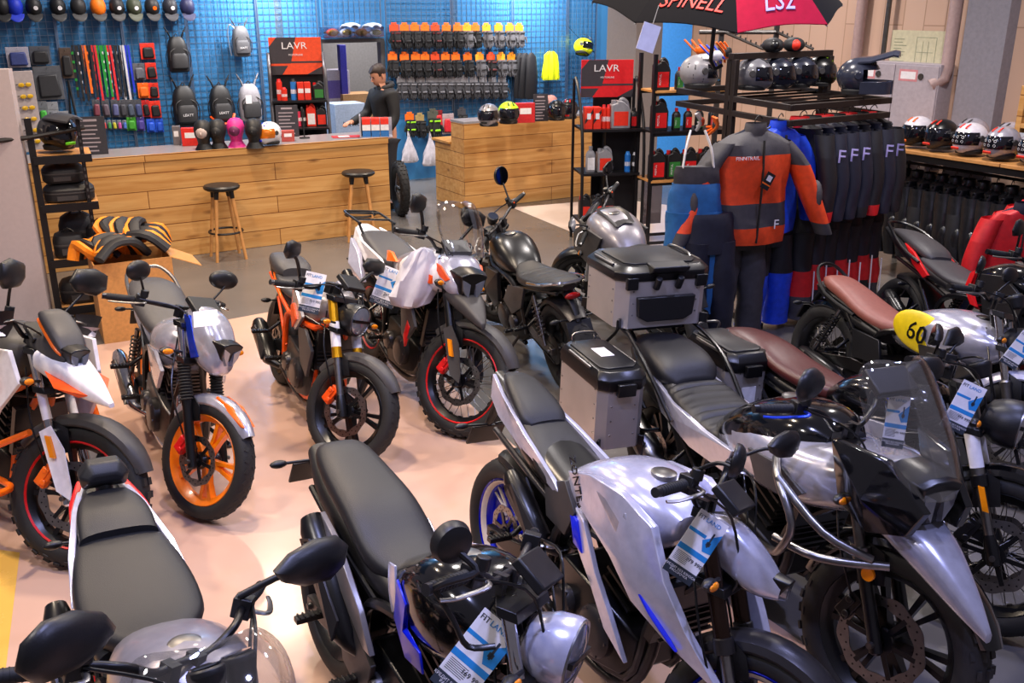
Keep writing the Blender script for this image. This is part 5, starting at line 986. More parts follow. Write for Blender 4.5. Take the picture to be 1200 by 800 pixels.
for u, v, w_, h_, c, l in ((208, 170, 8, 20, '6a6468', 'small grey carton left of the red carton'), (224, 171, 18, 19, 'd8271c', 'red carton with white print left of the balaclavas'), (338, 166, 14, 12, 'b04a44', 'small red and white box below the dark price board'), (616, 144, 22, 22, 'c4262a', 'red box on the short counter')):
    p = gz(u, v, 1.05 if u < 500 else 1.09 if u > 560 else .8); k = (p-V((0, 0, CH))).length/F
    t = thing('carton', l, 'box', p, (0, 0, .25), 'small cartons on the counters'); G(cm(c, .5)).bb(-w_*k/2, w_*k/2, 0, .09, 0, h_*k).build('box', t, bevel=.003)
    G(K['paper']).bb(-w_*k*.3, w_*k*.3, -.0015, 0, h_*k*.45, h_*k*.75).build('print', t)
# ---- helmets
def helmet(label, c1, c2=None, visor='dark', kind='full', acc=None, loc=(0, 0, 0), rz=0., s=1., grp=None, icons=False):
    t = thing('motorcycle_helmet', label, 'helmet', loc, (0, 0, rz), grp); t.scale = (s,)*3
    c2 = c2 or c1; n, m = 30, 16; rows = []                    # faces -y
    def P_(az, el, k=1.):
        x, y, z = .122*cos(el)*sin(az), -.15*cos(el)*cos(az), .125*sin(el)
        if el < 0: z *= 1.0; f = max(0, cos(az)); y -= .03*f*f*min(1, -el*1.4); x *= 1-.10*min(1, -el)
        if y > 0: y *= .95
        return V((x*k, y*k, .14+z*k))
    op0, op1, oz = -.28, .42, 1.25                             # the eye opening
    els = [-1.0, -.75, -.5, op0, -.05, .2, op1, .65, .9, 1.15, 1.4, 1.56]
    g = G(c1); idx = {}; vs = []; fs = []
    for k in (1., .93):
        for i, el in enumerate(els):
            for j in range(n): idx[(k, i, j)] = len(vs); vs.append(P_(2*pi*j/n, el, k))
    hole = lambda i, j: els[i] >= op0-.001 and els[i+1] <= op1+.001 and (abs(((j+.5)*2*pi/n+pi) % (2*pi)-pi) < oz) and not (kind == 'cross' and False)
    low = lambda i, j: kind == 'cross' and 1 > 2
    f1 = []; f2 = []
    for i in range(len(els)-1):
        for j in range(n):
            if hole(i, j): continue
            q = (i, j), (i, (j+1) % n), (i+1, (j+1) % n), (i+1, j)
            (f2 if els[i] < op0-.01 else f1).append([idx[(1., a, b)] for a, b in q]); (f2 if els[i] < op0-.01 else f1).append([idx[(.93, a, b)] for a, b in q[::-1]])
    for j in range(n): f2.append([idx[(1., 0, j)], idx[(1., 0, (j+1) % n)], idx[(.93, 0, (j+1) % n)], idx[(.93, 0, j)]])
    g.add(vs, f1); o = len(g.v); g.use(c2); g.fm += []; 
    for f in f2: g.f.append(f); g.fm.append(g.c)
    sh = g.build('shell', t, ang=60)
    G(K['rubber']).lathe([(.085, 0), (.10, .0), (.105, .025), (.095, .035), (.08, .02)], 24, (0, -.0, .025), closed=True).build('neck_trim', t)
    vm = {'dark': K['smoke_visor'], 'amber': K['amber_visor'], 'none': None, 'mirror': K['mglass']}[visor]
    if vm:
        g = G(vm); vv = []; na, ne = 20, 6
        for e_ in range(ne+1):
            for a_ in range(na+1): vv.append(P_((a_/na-.5)*2*(oz+.06), op0-.04+(op1-op0+.1)*e_/ne, 1.025))
        g.add(vv, [(e_*(na+1)+a_, e_*(na+1)+a_+1, (e_+1)*(na+1)+a_+1, (e_+1)*(na+1)+a_) for e_ in range(ne) for a_ in range(na)])
        vo = g.build('visor', t)
        if icons:
            g = G(K['paper'])
            for q in range(3):
                for r_ in range(2):
                    az = -.35+.35*q; el = -.1+.26*r_; c = P_(az, el, 1.03); nr = (c-V((0, 0, .14))).normalized(); x_ = nr.cross(V((0, 0, 1))).normalized(); y_ = x_.cross(nr)
                    g.add([c+x_*(.011*cos(a))+y_*(.011*sin(a))+nr*.001 for a in [2*pi*w/12 for w in range(12)]]+[c+x_*(.008*cos(a))+y_*(.008*sin(a))+nr*.001 for a in [2*pi*w/12 for w in range(12)]], [(w, (w+1) % 12, 12+(w+1) % 12, 12+w) for w in range(12)])
            g.build('visor_stickers', vo)
    for sg in (-1, 1):
        G(K['dgrey'] if kind != 'cross' else c2).cyl((sg*.112, -.015, .15), (sg*.126, -.018, .15), .028, .022, 16).build('pivot_cover', t)
    g = G(acc or K['satin']); g.box((0, -.165, .075), (.07, .012, .02), (.35, 0, 0)); g.build('chin_vent', t, bevel=.004)
    g = G(acc or K['dgrey'])
    for sg in (-1, 1): g.loft([[P_(sg*a, el, kk) for kk in (1.0, 1.05)]+[P_(sg*(a+.16), el, kk) for kk in (1.05, 1.0)] for a, el in ((.25, .75), (.3, .95), (.45, 1.15))])
    g.build('top_vents', t)
    if acc:
        g = G(acc)
        for sg in (-1, 1): g.loft([[P_(sg*a, el, kk)*1 for a, el, kk in ((1.5, -.6+d, 1.006), (2.1, -.35+d, 1.006), (2.5, .3+d, 1.006), (2.0, .2+d, 1.006))] for d in (0, .25)]) 
        g.build('graphic', t)
    if kind in ('adv', 'cross'):
        pk = c1; g = G(pk); L_ = .1 if kind == 'cross' else .11; up_ = .05 if kind == 'cross' else 0
        g.loft([[V((w_*yy, y, z-.03*yy*yy)) for yy in (-1, -.5, 0, .5, 1)]+[V((w_*yy, y, z-.012-.03*yy*yy)) for yy in (1, .5, 0, -.5, -1)] for y, z, w_ in ((.0, .268, .09), (-.08, .275, .1), (-.15, .272+up_*.5, .09), (-.15-L_*.7, .268+up_, .08), (-.15-L_*1.0, .262+up_, .055))]); g.build('peak', t)
    if kind == 'cross':
        G(c2).loft([[V((x, y, z)) for x, y, z in ((sx*w_, yy, .03), (sx*w_, yy, .11), (sx*w_*.6, yy-.01, .12), (sx*w_*.6, yy-.01, .03))] for sx, w_, yy in ((-1, .117, -.03), (-1, .104, -.12), (-1, .075, -.185), (-1, .03, -.22), (1, .03, -.22), (1, .075, -.185), (1, .104, -.12), (1, .117, -.03))]).build('chin_bar', t, bevel=.006)
    return t
K['smoke_visor'] = mat('smoke_visor', '14151c', .06, .2, coat=.8); K['amber_visor'] = mat('amber_visor', 'e0791a', .1, .4, coat=.8)
def hat(u, v, z, *a, face=None, **k):
    p = gz(u, v, z); return helmet(*a, loc=p, rz=face if face is not None else 0., **k)
hb_ = 'helmets on the sales counters'
hat(317, 171, 1.05, 'white and blue helmet with amber visor beside the black balaclava', K['white'], K['white'], 'amber', acc=K['blue'], face=-.5, s=.95, grp=hb_)
hat(573, 150, 1.09, 'grey helmet beside the red spray cans on the short counter', K['grey'], K['grey'], 'dark', face=-.3, grp=hb_, s=1.05); ly = cm('b4e610', .4)
hat(596, 147, 1.09, 'fluorescent green and black helmet beside the grey helmet', ly, K['black'], 'dark', face=.3, grp=hb_, acc=K['black'], s=1.05)
hat(652, 143, 1.09, 'dark helmet right of the price board on the short counter', K['satin'], face=.1, grp=hb_); hat(666, 141, 1.09, 'dark red trimmed helmet at the right end of the short counter', K['satin'], K['dgrey'], acc=K['red'], face=-.2, grp=hb_)
# netted yellow helmet and vest
h = helmet('fluorescent yellow helmet hanging in a net on the blue wall', cm('e3ee12', .4), cm('e3ee12', .4), 'dark'); p = wp(682, 66, .27); h.location = p; h.rotation_euler = (0, .3, WA+.6); h.scale = (1.05,)*3
g = G(K['satin'])
for i in range(10):
    a = 2*pi*i/10; g.tube([(.16*cos(a)*sin(b), -.17*cos(b)*.9, .15+.16*sin(a)*sin(b)) for b in [pi/2*q/5 for q in range(6)]], .003, 4)
g.tube([(-.16, 0, .2), (-.3, .15, .34)], .003, 4).tube([(.15, 0, .22), (.28, .15, .3)], .003, 4).build('helmet_net', h)
vs = cm('dcec12', .6)
t = thing('safety_vest', 'fluorescent yellow safety vest hanging on the blue wall', 'vest', wp(643, 60, .09), BP)
G(vs).loft([[V((w_*cos(a)*(1+.12*sin(a*7+z*30)), -.06-d_*sin(a)*(1+.25*sin(a*9)), z)) for a in [2*pi*i/28 for i in range(28)]] for z, w_, d_ in ((0, .05, .03), (-.05, .11, .05), (-.2, .13, .06), (-.38, .15, .06), (-.42, .14, .05))]).build('cloth', t); G(K['steel']).tube([(0, .02, .0), (0, -.05, .02), (0, -.06, .05)], .004, 5).build('hook', t)
# ---- gloves
def glove_proto(body, card, trim):
    t = thing('riding_gloves', 'x', 'gloves', (0, 0, 0), BP, 'riding gloves on the blue wall')
    G(card).bb(-.07, .07, -.03, -.022, -.02, .08).bb(-.04, .04, -.03, -.022, .08, .11).build('header_card', t, bevel=.002)
    for s, dy in ((-1, 0), (1, -.035)):
        g = G(body); x0 = s*.022; y0 = -.05+dy
        g.loft([[V((x0+w_*cos(a), y0-d_*sin(a), z)) for a in [2*pi*i/14 for i in range(14)]] for z, w_, d_ in ((.0, .05, .018), (-.06, .048, .022), (-.1, .054, .026), (-.15, .058, .026), (-.17, .054, .02))])
        for k, (dx, L_) in enumerate(((-.04, .055), (-.014, .075), (.013, .07), (.038, .05))): g.tube([(x0+dx, y0, -.155), (x0+dx*1.05, y0-.012, -.17-L_*.6), (x0+dx*1.02, y0-.006, -.17-L_)], [.0135, .0135, .010], 8)
        g.tube([(x0-s*-.05, y0-.01, -.08), (x0+s*.075, y0-.015, -.13), (x0+s*.075, y0-.02, -.165)], [.014, .014, .011], 8)
        gl = g.build('glove', t)
        g = G(trim).box((x0, y0-.026, -.135), (.07, .012, .022)); g.build('knuckle_guard', gl, bevel=.004); G(trim).box((x0, y0-.023, -.03), (.08, .008, .02)).build('cuff_strap', gl, bevel=.003)
    G(K['steel']).tube([(0, .025, .07), (0, -.04, .07), (0, -.045, .085)], .003, 5).build('hook', t)
    return t
kc = {'o': og, 'r': cm('d8461c'), 'y': cm('f0921c'), 'g': cm('9a9aa2')}
pr = {}
for key, (b, c, tr) in {'a': (bk, 'o', cm('232326')), 'b': (bk, 'r', cm('5a1f22')), 'c': (cm('5c5c62'), 'y', cm('2a2a2e')), 'd': (cm('35353a'), 'g', cm('6f6f76'))}.items(): pr[key] = glove_proto(b, kc[c], tr)
rows = [(38, 'top', [(461, 'b'), (473, 'a'), (485, 'a'), (497, 'a'), (509, 'b'), (522, 'a'), (535, 'a'), (546, 'c'), (556, 'a'), (569, 'c'), (583, 'c'), (596, 'c'), (607, 'c')]), (72, 'second', [(459, 'a'), (473, 'a'), (486, 'a'), (497, 'a'), (509, 'b'), (521, 'a'), (533, 'a'), (547, 'a'), (561, 'c'), (574, 'b'), (586, 'c'), (598, 'c')]),
        (98, 'third', [(469, 'd'), (480, 'd'), (492, 'd'), (503, 'd'), (513, 'd'), (523, 'd'), (533, 'd'), (543, 'd'), (554, 'd'), (565, 'd'), (576, 'd'), (587, 'd')])]
desc = {'a': 'black riding gloves with orange header card', 'b': 'black and red riding gloves with red header card', 'c': 'grey riding gloves with amber header card', 'd': 'dark grey riding gloves with pale header card'}
for v, rn, its in rows:
    for i, (u, k) in enumerate(its):
        o = dup(pr[k], None, None, f'{desc[k]}, {ORD[i]} in the {rn} row'); hang(o, u, v-2 if rn != 'third' else v-2, .06, rot=rnd.uniform(-.05, .05)); o.scale = (1.0, 1.0, 1.0)
for k in pr: kill(pr[k])
gg = glove_proto(bk, kc['o'], cm('8fd61a')); gg['label'] = 'black gloves with orange card hanging above the white bags'; hang(gg, 479, 140, .06)
gg = glove_proto(cm('1d1f1c'), cm('55584e'), cm('8fd61a')); gg['label'] = 'black gloves with fluorescent green knuckles, lowest row'; hang(gg, 506, 138, .06); gg.scale = (1.25,)*3
gg = glove_proto(bk, cm('a8905c'), cm('2c2c2c')); gg['label'] = 'black gloves with tan card between the white bags'; hang(gg, 491, 141, .06)
gg = glove_proto(bk, cm('44444a'), cm('2c2c2c')); gg['label'] = 'plain black gloves at the right end of the lowest row'; hang(gg, 540, 134, .06)
pack('clear pack with red bottle parts in the lowest row by the counter', 525, 145, 14, 24, cm('b5a4a8'), cm('c4202a'), 'pack', 'blister_pack'); pack('small red pack between the green gloves and the clear pack', 514, 140, 9, 22, cm('8a2026'), cm('c4202a'), 'pack', 'blister_pack')
# white carrier bags
wb_ = mat('white_bag_plastic', 'b9b4bd', .35, var=.15, scale=20)
for u, v, s, l in ((477, 160, 1., 'white plastic bag hanging left below the gloves'), (502, 161, 1.1, 'white printed plastic bag hanging right of the other white bag')):
    t = thing('plastic_bag', l, 'bag', wp(u, v, .1), BP); t.scale = (s,)*3
    G(wb_).loft([[V((w_*cos(a)*(1+.1*sin(5*a+z*20)), -.06-d_*sin(a)*(1+.2*sin(7*a)), z)) for a in [2*pi*i/24 for i in range(24)]] for z, w_, d_ in ((0, .02, .02), (-.08, .05, .04), (-.2, .1, .07), (-.33, .13, .08), (-.36, .11, .06))]).build('bag', t)
    G(wb_).tube([(-.015, -.06, -.02), (0, -.04, .08), (.015, -.06, -.02)], .008, 6, k=3).build('handle', t)
# black jackets bunched at the right of the gloves
for i, u in enumerate((608, 614, 621)):
    t = thing('hanging_jacket', ['black jacket hanging right beside the glove rows', 'black jacket hanging between two others right of the gloves', 'black jacket hanging left of the yellow vest'][i], 'jacket', wp(u, 62, .1+.1*i), BP, 'black jackets beside the gloves')
    G(cm('1e1f25')).loft([[V((w_*cos(a)*(1+.1*sin(6*a+z*9+i)), -.04-d_*sin(a), z)) for a in [2*pi*k/20 for k in range(20)]] for z, w_, d_ in ((0, .03, .02), (-.06, .08, .04), (-.3, .10, .05), (-.62, .11, .05), (-.66, .09, .04))]).build('cloth', t); G(K['steel']).tube([(0, .03, .05), (0, -.03, .05), (0, -.03, 0)], .004, 5).build('hanger_hook', t)
# goggles in a tray above the doorway
a = wp(378, 44, .16); b = wp(448, 44, .16); t = thing('goggles_tray', 'clear tray of goggles above the doorway', 'tray', (a.x, a.y, a.z), BP); w_ = (b-a).length
G(glass('tray_acrylic', 'dfe6f4', .2)).bb(0, w_, -.06, .1, 0, .012).bb(0, w_, -.066, -.06, 0, .13).bb(0, .006, -.06, .1, 0, .13).bb(w_-.006, w_, -.06, .1, 0, .13).build('tray', t)
for i, (u, c, st) in enumerate(((389, 'd9952a', 'c43a2a'), (405, 'd8b038', 'c8c8d0'), (423, 'b8862a', '8a3a2a'), (440, 'c9c02a', 'd8d8dc'))):
    p = wp(u, 38, .14); t = thing('goggles', f'goggles with amber lens in the tray above the doorway, {ORD[i]} from the left', 'goggles', p, BP, 'goggles in the tray')
    G(cm(st, .45)).ell((0, -.02, 0), (.085, .04, .05), 18, 10, e=3).build('frame', t); G(mat('goggle_lens_'+c, c, .1, .4)).ell((0, -.045, 0), (.07, .025, .036), 18, 10, e=3).build('lens', t); G(bk).tube([(-.08, 0, 0), (-.1, .05, 0), (.1, .05, 0), (.08, 0, 0)], .014, 6, k=3).build('strap', t)
for i, (u, l) in enumerate(((411, 'white helmet peak lying on the goggles tray, left one'), (436, 'white helmet peak lying on the goggles tray, right one'))):
    p = wp(u, 29, .17); tag(G(cm('a9b4cc', .5)).loft([[V((w_*yy, y, z-.03*yy*yy)) for yy in (-1, -.5, 0, .5, 1)]+[V((w_*yy, y, z-.012-.03*yy*yy)) for yy in (1, .5, 0, -.5, -1)] for y, z, w_ in ((.1, -.02, .13), (0, .03, .13), (-.1, .03, .1), (-.14, .01, .06))]).build('helmet_peak', None, p, BP), l, 'helmet peak')
# ================================================================ stands, shelves, clothing
bkm = mat('stand_black_steel', '17161a', .45, .3); tube_m = mat('stand_tube_grey', '5b5a60', .35, .6)
def bottle(t, w, d, h, body, capc, lab=None, txt=None, canister=True):
    """oil canister: base at the origin, w along x, faces -y"""
    if canister:
        o = [(-w/2, 0), (w/2, 0), (w/2, h*.62), (w*.40, h*.74), (w*.1, h*.92), (-w*.18, h*.94), (-w*.2, h*.86), (-w/2, h*.8)]
        G(body).prism(o, -d/2, d/2, 'y').build('body', t, bevel=.008)
        G(body).tube([(w*.42, 0, h*.66), (w*.36, 0, h*.86), (w*.12, 0, h*.98), (-.0, 0, h*.92)], d*.16, 8, k=3).build('handle', t)
        G(capc).cyl((-w*.34, 0, h*.8), (-w*.34, 0, h*.95), w*.13, n=14).build('cap', t)
    else:
        G(body).loft([[V((w/2*k*sgp(cos(a), .6), d/2*k*sgp(sin(a), .6), z)) for a in [2*pi*i/16 for i in range(16)]] for z, k in ((0, .9), (.01, 1), (h*.68, 1), (h*.8, .7), (h*.85, .4))]).build('body', t)
        G(capc).cyl((0, 0, h*.84), (0, 0, h), w*.2, n=12).build('cap', t)
    if lab:
        g = G(lab).bb(-w*.38, w*.38, -d/2-.002, -d/2, h*.1, h*.58); l = g.build('label', t)
        if txt: text(txt, w*.2, K['paper'], t, frame((-w*.2, -d/2-.003, h*.34), (0, 0, 1), (-1, 0, 0)) if txt == 'MOTUL' else frame((0, -d/2-.003, h*.42), (1, 0, 0), (0, 0, 1)), 'lettering', .0004)
    return t
mb = mat('motul_black', '1d1d20', .4); mred = mat('label_red', 'd51a1e', .45); mgrn = mat('label_green', '2f7a34', .5); gcan = mat('canister_grey', '8a8990', .4); lred = mat('label_orange_red', 'e0301c', .45); capr = mat('cap_red', 'c81a1c', .4)
def header(t, w, h, m, blk, z, y, turn=0., ht='LAVR'):
    """printed header board of an oil stand"""
    p = G(m).bb(-w/2, w/2, y, y+.012, z, z+h).build('header_board', t, bevel=.002)
    g = G(blk); g.add([(-w/2, y-.001, z+h*.3), (-w*.1, y-.001, z+h*.3), (w*.02, y-.001, z+h), (-w*.35, y-.001, z+h), (-w/2, y-.001, z+h*.75)], [(0, 1, 2, 3, 4)]); g.add([(-w/2, y-.001, z), (-w*.28, y-.001, z), (-w*.16, y-.001, z+h*.24), (-w/2, y-.001, z+h*.24)], [(0, 1, 2, 3)]); g.add([(w*.2, y-.001, z), (w/2, y-.001, z), (w/2, y-.001, z+h*.22)], [(0, 1, 2)]); g.bb(-w/2, w/2, y-.0012, y, z+h*.31, z+h*.36)
    g.build('header_print', p)
    text('LAVR', h*.26, K['paper'], p, frame((-w*.02, y-.003, z+h*.77), (1, 0, 0), (0, 0, 1)), 'brand_lettering', .001, w=w*.48); text('MOTORLINE', h*.07, K['paper'], p, frame((0, y-.003, z+h*.53), (1, 0, 0), (0, 0, 1)), 'brand_lettering', .001)
    return p
# oil stand on the long counter
p = gz(346, 160, 1.05); k = (p-V((0, 0, CH))).length/F; px = k
t = thing('oil_display_stand', 'oil display stand with orange red header standing behind the long counter', 'display stand', (p.x-.10, p.y+.80, 0), (0, 0, .25)); T0 = t
W_ = .62
header(t, W_*.97, .42, mat('header_orange_red', 'e8502a', .45), mat('header_charcoal', '3a363c', .5), 1.66, .1)
G(bkm).bb(-W_/2, W_/2, .16, .18, .6, 1.9).bb(-W_/2, W_/2, -.2, .16, 1.36, 1.385).bb(-W_/2, W_/2, -.3, .16, .9, .925).build('back_panel', t)
for s in (-1, 1): G(tube_m).tube([(s*W_*.51, .12, 1.9), (s*W_*.51, -.05, 1.72), (s*W_*.52, -.12, 1.4), (s*W_*.52, -.24, 1.0), (s*W_*.52, -.34, .4), (s*W_*.52, -.36, 0)], .02, 8, k=3).build('side_rail', t)
def place(t0, x, y, z): return t0.matrix_basis @ V((x, y, z))
def put(label, cat, name, t0, x, y, z, grp=None, turn=0.): return thing(name, label, cat, place(t0, x, y, z), (0, 0, t0.rotation_euler[2]+turn), grp)
def can(t, r, h, c, c2):
    G(c).cyl((0, 0, 0), (0, 0, h*.86), r, n=14).build('can', t); G(c2).tube([(0, 0, h*.86), (0, 0, h*.9), (0, 0, h)], [r*.9, r*.75, r*.6], 12).build('cap', t); G(K['paper']).lathe([(r*1.01, h*.3), (r*1.01, h*.5)], 14).build('label', t)
bpy.context.view_layer.update()
for i, (x, y, c, l) in enumerate(((-.22, -.08, lred, 'red spray can, leftmost on the upper shelf under the orange header'), (-.17, -.14, lred, 'shorter red can in front on the upper shelf'), (-.06, -.08, cm('2a78c8', .4), 'blue can on the upper shelf under the orange header'))): can(put(l, 'can', 'spray_can', T0, x, y, 1.385, 'cans on the oil stand'), .033, .24 if i != 1 else .15, c, capr if i < 2 else bk)
for i, (x, l) in enumerate(((.02, 'red and white carton on the upper shelf beside the blue can'), (.1, 'red and white carton on the upper shelf, right one'))):
    q = put(l, 'box', 'carton', T0, x, -.08, 1.385, 'cartons on the oil stand'); G(lred).bb(-.036, .036, -.05, .05, 0, .2).build('box', q, bevel=.003); G(K['paper']).bb(-.03, .03, -.0515, -.05, .08, .13).build('print', q)
bottle(put('dark oil canister with green label on the upper shelf right', 'oil canister', 'oil_canister', T0, .23, -.06, 1.385), .13, .1, .2, mb, capr, mgrn)
for i, (x, c, l) in enumerate(((-.1, lred, 'red can, left one on the lower shelf'), (-.03, cm('d8365a', .4), 'pink can on the lower shelf'), (.03, bk, 'black can on the lower shelf'))): can(put(l, 'can', 'spray_can', T0, x, -.12, .925+.16, 'cans on the lower shelf'), .032, .2, c, bk)
bottle(put('red oil canister on the lower shelf', 'oil canister', 'oil_canister', T0, .12, -.12, 1.08), .11, .08, .26, lred, capr, K['paper']); bottle(put('black oil canister at the right of the lower shelf', 'oil canister', 'oil_canister', T0, .24, -.12, 1.08), .12, .08, .23, mb, mb, lred)
G(bkm).bb(-W_/2, W_/2, -.3, .16, 1.06, 1.08).build('shelf', T0)
q = thing('microphone_stand', 'small black stand with round foot on the long counter', 'stand', gz(357, 162, 1.05)); G(bk).lathe([(0, 0), (.06, 0), (.055, .012), (0, .016)], 18).cyl((0, 0, .01), (-.01, 0, .3), .007, n=8).build('stand', q); G(bk).ell((-.01, 0, .31), (.014, .014, .03), 10, 8).build('head', q)
# leaflets and booklet box on the counter
q = thing('leaflet', 'red and white leaflets lying on the long counter', 'leaflet', gz(407, 160, 1.053), (0, 0, .3)); G(cm('c8323a')).bb(-.17, .17, -.09, .09, 0, .004).build('sheet', q); G(K['paper']).bb(-.1, .02, -.06, .05, .004, .005).build('print', q)
p = gz(441, 160, 1.05); q = thing('booklet_box', 'box of red white and blue booklets at the right end of the long counter', 'booklet box', p, (0, 0, .15))
G(mat('acrylic_grey', 'a9a9b6', .3)).bb(-.18, -.165, -.1, .12, 0, .24).bb(-.18, .18, -.1, .12, 0, .01).bb(-.18, .18, .11, .12, 0, .2).build('holder', q)
for i in range(3):
    for z, c in ((.01, bl), (.08, K['paper']), (.14, rd)): G(c if c is not bl else cm('2a6fb8')).bb(-.15+.1*i, -.06+.1*i, -.1, .1-.02*i, z, z+.065).build('booklet', q)
# boxes seen through the doorway
def boxt(label, u, v, off, w, d, h, c, z=0., pr_=None, txt=None):
    p = wp(u, v, off); t = thing('storage_box', label, 'box', (p.x, p.y, z), BP, 'boxes in the office'); G(c).bb(-w/2, w/2, 0, d, 0, h).build('box', t, bevel=.005)
    if pr_: G(pr_).bb(-w*.3, w*.3, -.002, 0, h*.3, h*.75).build('print', t)
    if txt: text(txt, h*.18, bk, t, frame((0, -.003, h*.5), (1, 0, 0), (0, 0, 1)))
cb_ = cm('b58d63')
boxt('cardboard box standing in the office behind the man', 421, 112, -.5, .5, .4, .6, cb_, .62, None, 'LAVR'); boxt('lower cardboard box in the office doorway', 424, 150, -.5, .5, .4, .6, cb_, .0)
boxt('pale box with violet print in the office', 394, 100, -.6, .42, .4, .55, cm('a9a2b2'), 1.0, cm('5c4f9e')); boxt('box under the violet printed box', 394, 120, -.6, .6, .4, 1.0, cm('8a8690'), 0); boxt('pale blue cardboard box on the counter side of the doorway', 411, 140, .8, .42, .35, .52, cm('93a6c4'), .70, None, 'LAVR'); boxt('box under the pale blue cardboard box', 411, 160, .8, .46, .38, .69, cm('76808e'), 0); boxt('tall indigo box in the office', 404, 98, -.55, .1, .1, .9, cm('33309a'), 1.0-.0)
lamp(wp(410, 90).x+.4, wp(410, 90).y+.7, 2.9, 45, neut, .4)
# second oil stand by the short counter
p = gz(708, 285); t = T1 = thing('oil_display_stand', 'black oil display stand with red header beside the short counter', 'display stand', (p.x, p.y+.25, 0), (0, 0, .15)); bpy.context.view_layer.update()
header(t, .56, .38, mat('header_red', 'd81c24', .45), mat('header_charcoal', '3a363c', .5), 1.52, .0)
W_ = .62
G(bkm).bb(-W_/2+.2, W_/2, .14, .16, .05, 1.55).bb(-W_/2, W_/2, -.34, .14, 1.20, 1.225).bb(-W_/2, W_/2, -.3, .14, .74, .765).bb(-W_/2, W_/2*.3, -.36, .14, .22, .245).bb(-.02, W_/2, -.1, .16, .1, 1.2).build('back_panel', t)
for s in (-1, 1): G(bkm).tube([(s*W_*.53, .05, 1.72), (s*W_*.53, -.1, 1.6), (s*W_*.53, -.3, 1.28), (s*W_*.53, -.37, .9), (s*W_*.53, -.38, .3), (s*W_*.53, -.38, 0)], .017, 8, k=3).build('side_rail', t); G(bkm).bb(s*W_*.53-.012, s*W_*.53+.012, .1, .14, 0, 1.7).build('post', t)
for i, x in enumerate((-.25, -.16)):
    q = put(['red and white carton at the left of the red header stand', 'red and white carton, second on the red header stand'][i], 'box', 'carton', T1, x, -.22, 1.225, 'cartons on the oil stand'); G(lred).bb(-.04, .04, -.06, .06, 0, .22).build('box', q, bevel=.003); G(bk).add([(-.04, -.0605, .09), (.04, -.0605, .2), (.04, -.0605, .16), (-.04, -.0605, .05)], [(0, 1, 2, 3)]).build('print', q); G(K['paper']).bb(-.02, .02, -.0615, -.06, .1, .16).build('panel_print', q)
for i, x in enumerate((-.08, -.03)): can(put(['red spray can, left one in front of the red header', 'red spray can, right one in front of the red header'][i], 'can', 'spray_can', T1, x, -.22, 1.225, 'cans on the oil stand'), .025, .24, lred, capr)
bottle(put('big grey oil canister with red label in front of the red header', 'oil canister', 'oil_canister', T1, .09, -.22, 1.225), .2, .13, .3, gcan, gcan, lred); bottle(put('small black oil bottle right of the big grey canister', 'oil bottle', 'oil_bottle', T1, .25, -.2, 1.225), .09, .07, .2, mb, mb, mred, None, False)
bottle(put('grey oil bottle on the middle shelf of the red header stand', 'oil bottle', 'oil_bottle', T1, -.2, -.18, .765), .1, .08, .27, gcan, gcan, K['paper'], None, False); bottle(put('grey canister with red label on the middle shelf', 'oil canister', 'oil_canister', T1, -.05, -.18, .765), .16, .12, .26, gcan, gcan, lred)
can(put('blue spray can on the middle shelf', 'can', 'spray_can', T1, .2, -.2, .765, 'cans on the oil stand'), .032, .21, cm('1f6fc8', .4), cm('2a86e0', .4)); can(put('dark spray can right of the blue spray can', 'can', 'spray_can', T1, .28, -.2, .765, 'cans on the oil stand'), .03, .2, bk, wt)
for i, x in enumerate((-.26, -.13, .0)): bottle(put(f'black oil canister with red label, {ORD[i]} from the left on the lowest shelf', 'oil canister', 'oil_canister', T1, x, -.22, .245, 'canisters on the lowest shelf'), .12, .1, .29, mb, capr if i == 0 else mb, lred)
# shelf with black oil canisters
p = gz(757, 294); t = T2 = thing('oil_shelf', 'black steel shelf with pale boards full of black oil canisters', 'shelf', (p.x+.02, p.y+.02, 0), (0, 0, .28)); bpy.context.view_layer.update()
g = G(bkm)
for x in (-.02, .86): g.bb(x, x+.035, 0, .035, 0, 1.98).bb(x, x+.035, .36, .395, 0, 1.98)
for z in (.06, .68, 1.18, 1.58): g.bb(0, .88, 0, .02, z, z+.03).bb(0, .88, .37, .39, z, z+.03)
g.build('frame', t)
for z in (.71, 1.21, 1.61): G(lwood if z != 1.21 else bkm).bb(-.0, .9, -.01, .4, z, z+.02).build('shelf_board', t)
G(mat('shelf_mirror', 'c9bfc4', .08, .9)).bb(.06, .3, .36, .372, .2, .68).build('mirror_panel', t)
for z, its in ((.73, (.1, .28, .46, .64)), (1.23, (.1, .29, .42, .55, .7)), (1.63, (.1, .3))):
    for i, x in enumerate(its):
        big = z < 1 or i == 0; nm = {.73: 'lowest', 1.23: 'middle', 1.63: 'top'}[z]
        bottle(put(f'black {"oil canister" if big else "small oil bottle"} with red label, {ORD[i]} from the left on the {nm} board', 'oil canister' if big else 'oil bottle', 'oil_canister' if big else 'oil_bottle', T2, x, .1, z, 'black oil bottles on the shelf'), .16 if big else .085, .11 if big else .07, .31 if big else .22, mb, capr, mred if i % 2 == 0 else mgrn, 'MOTUL', big)
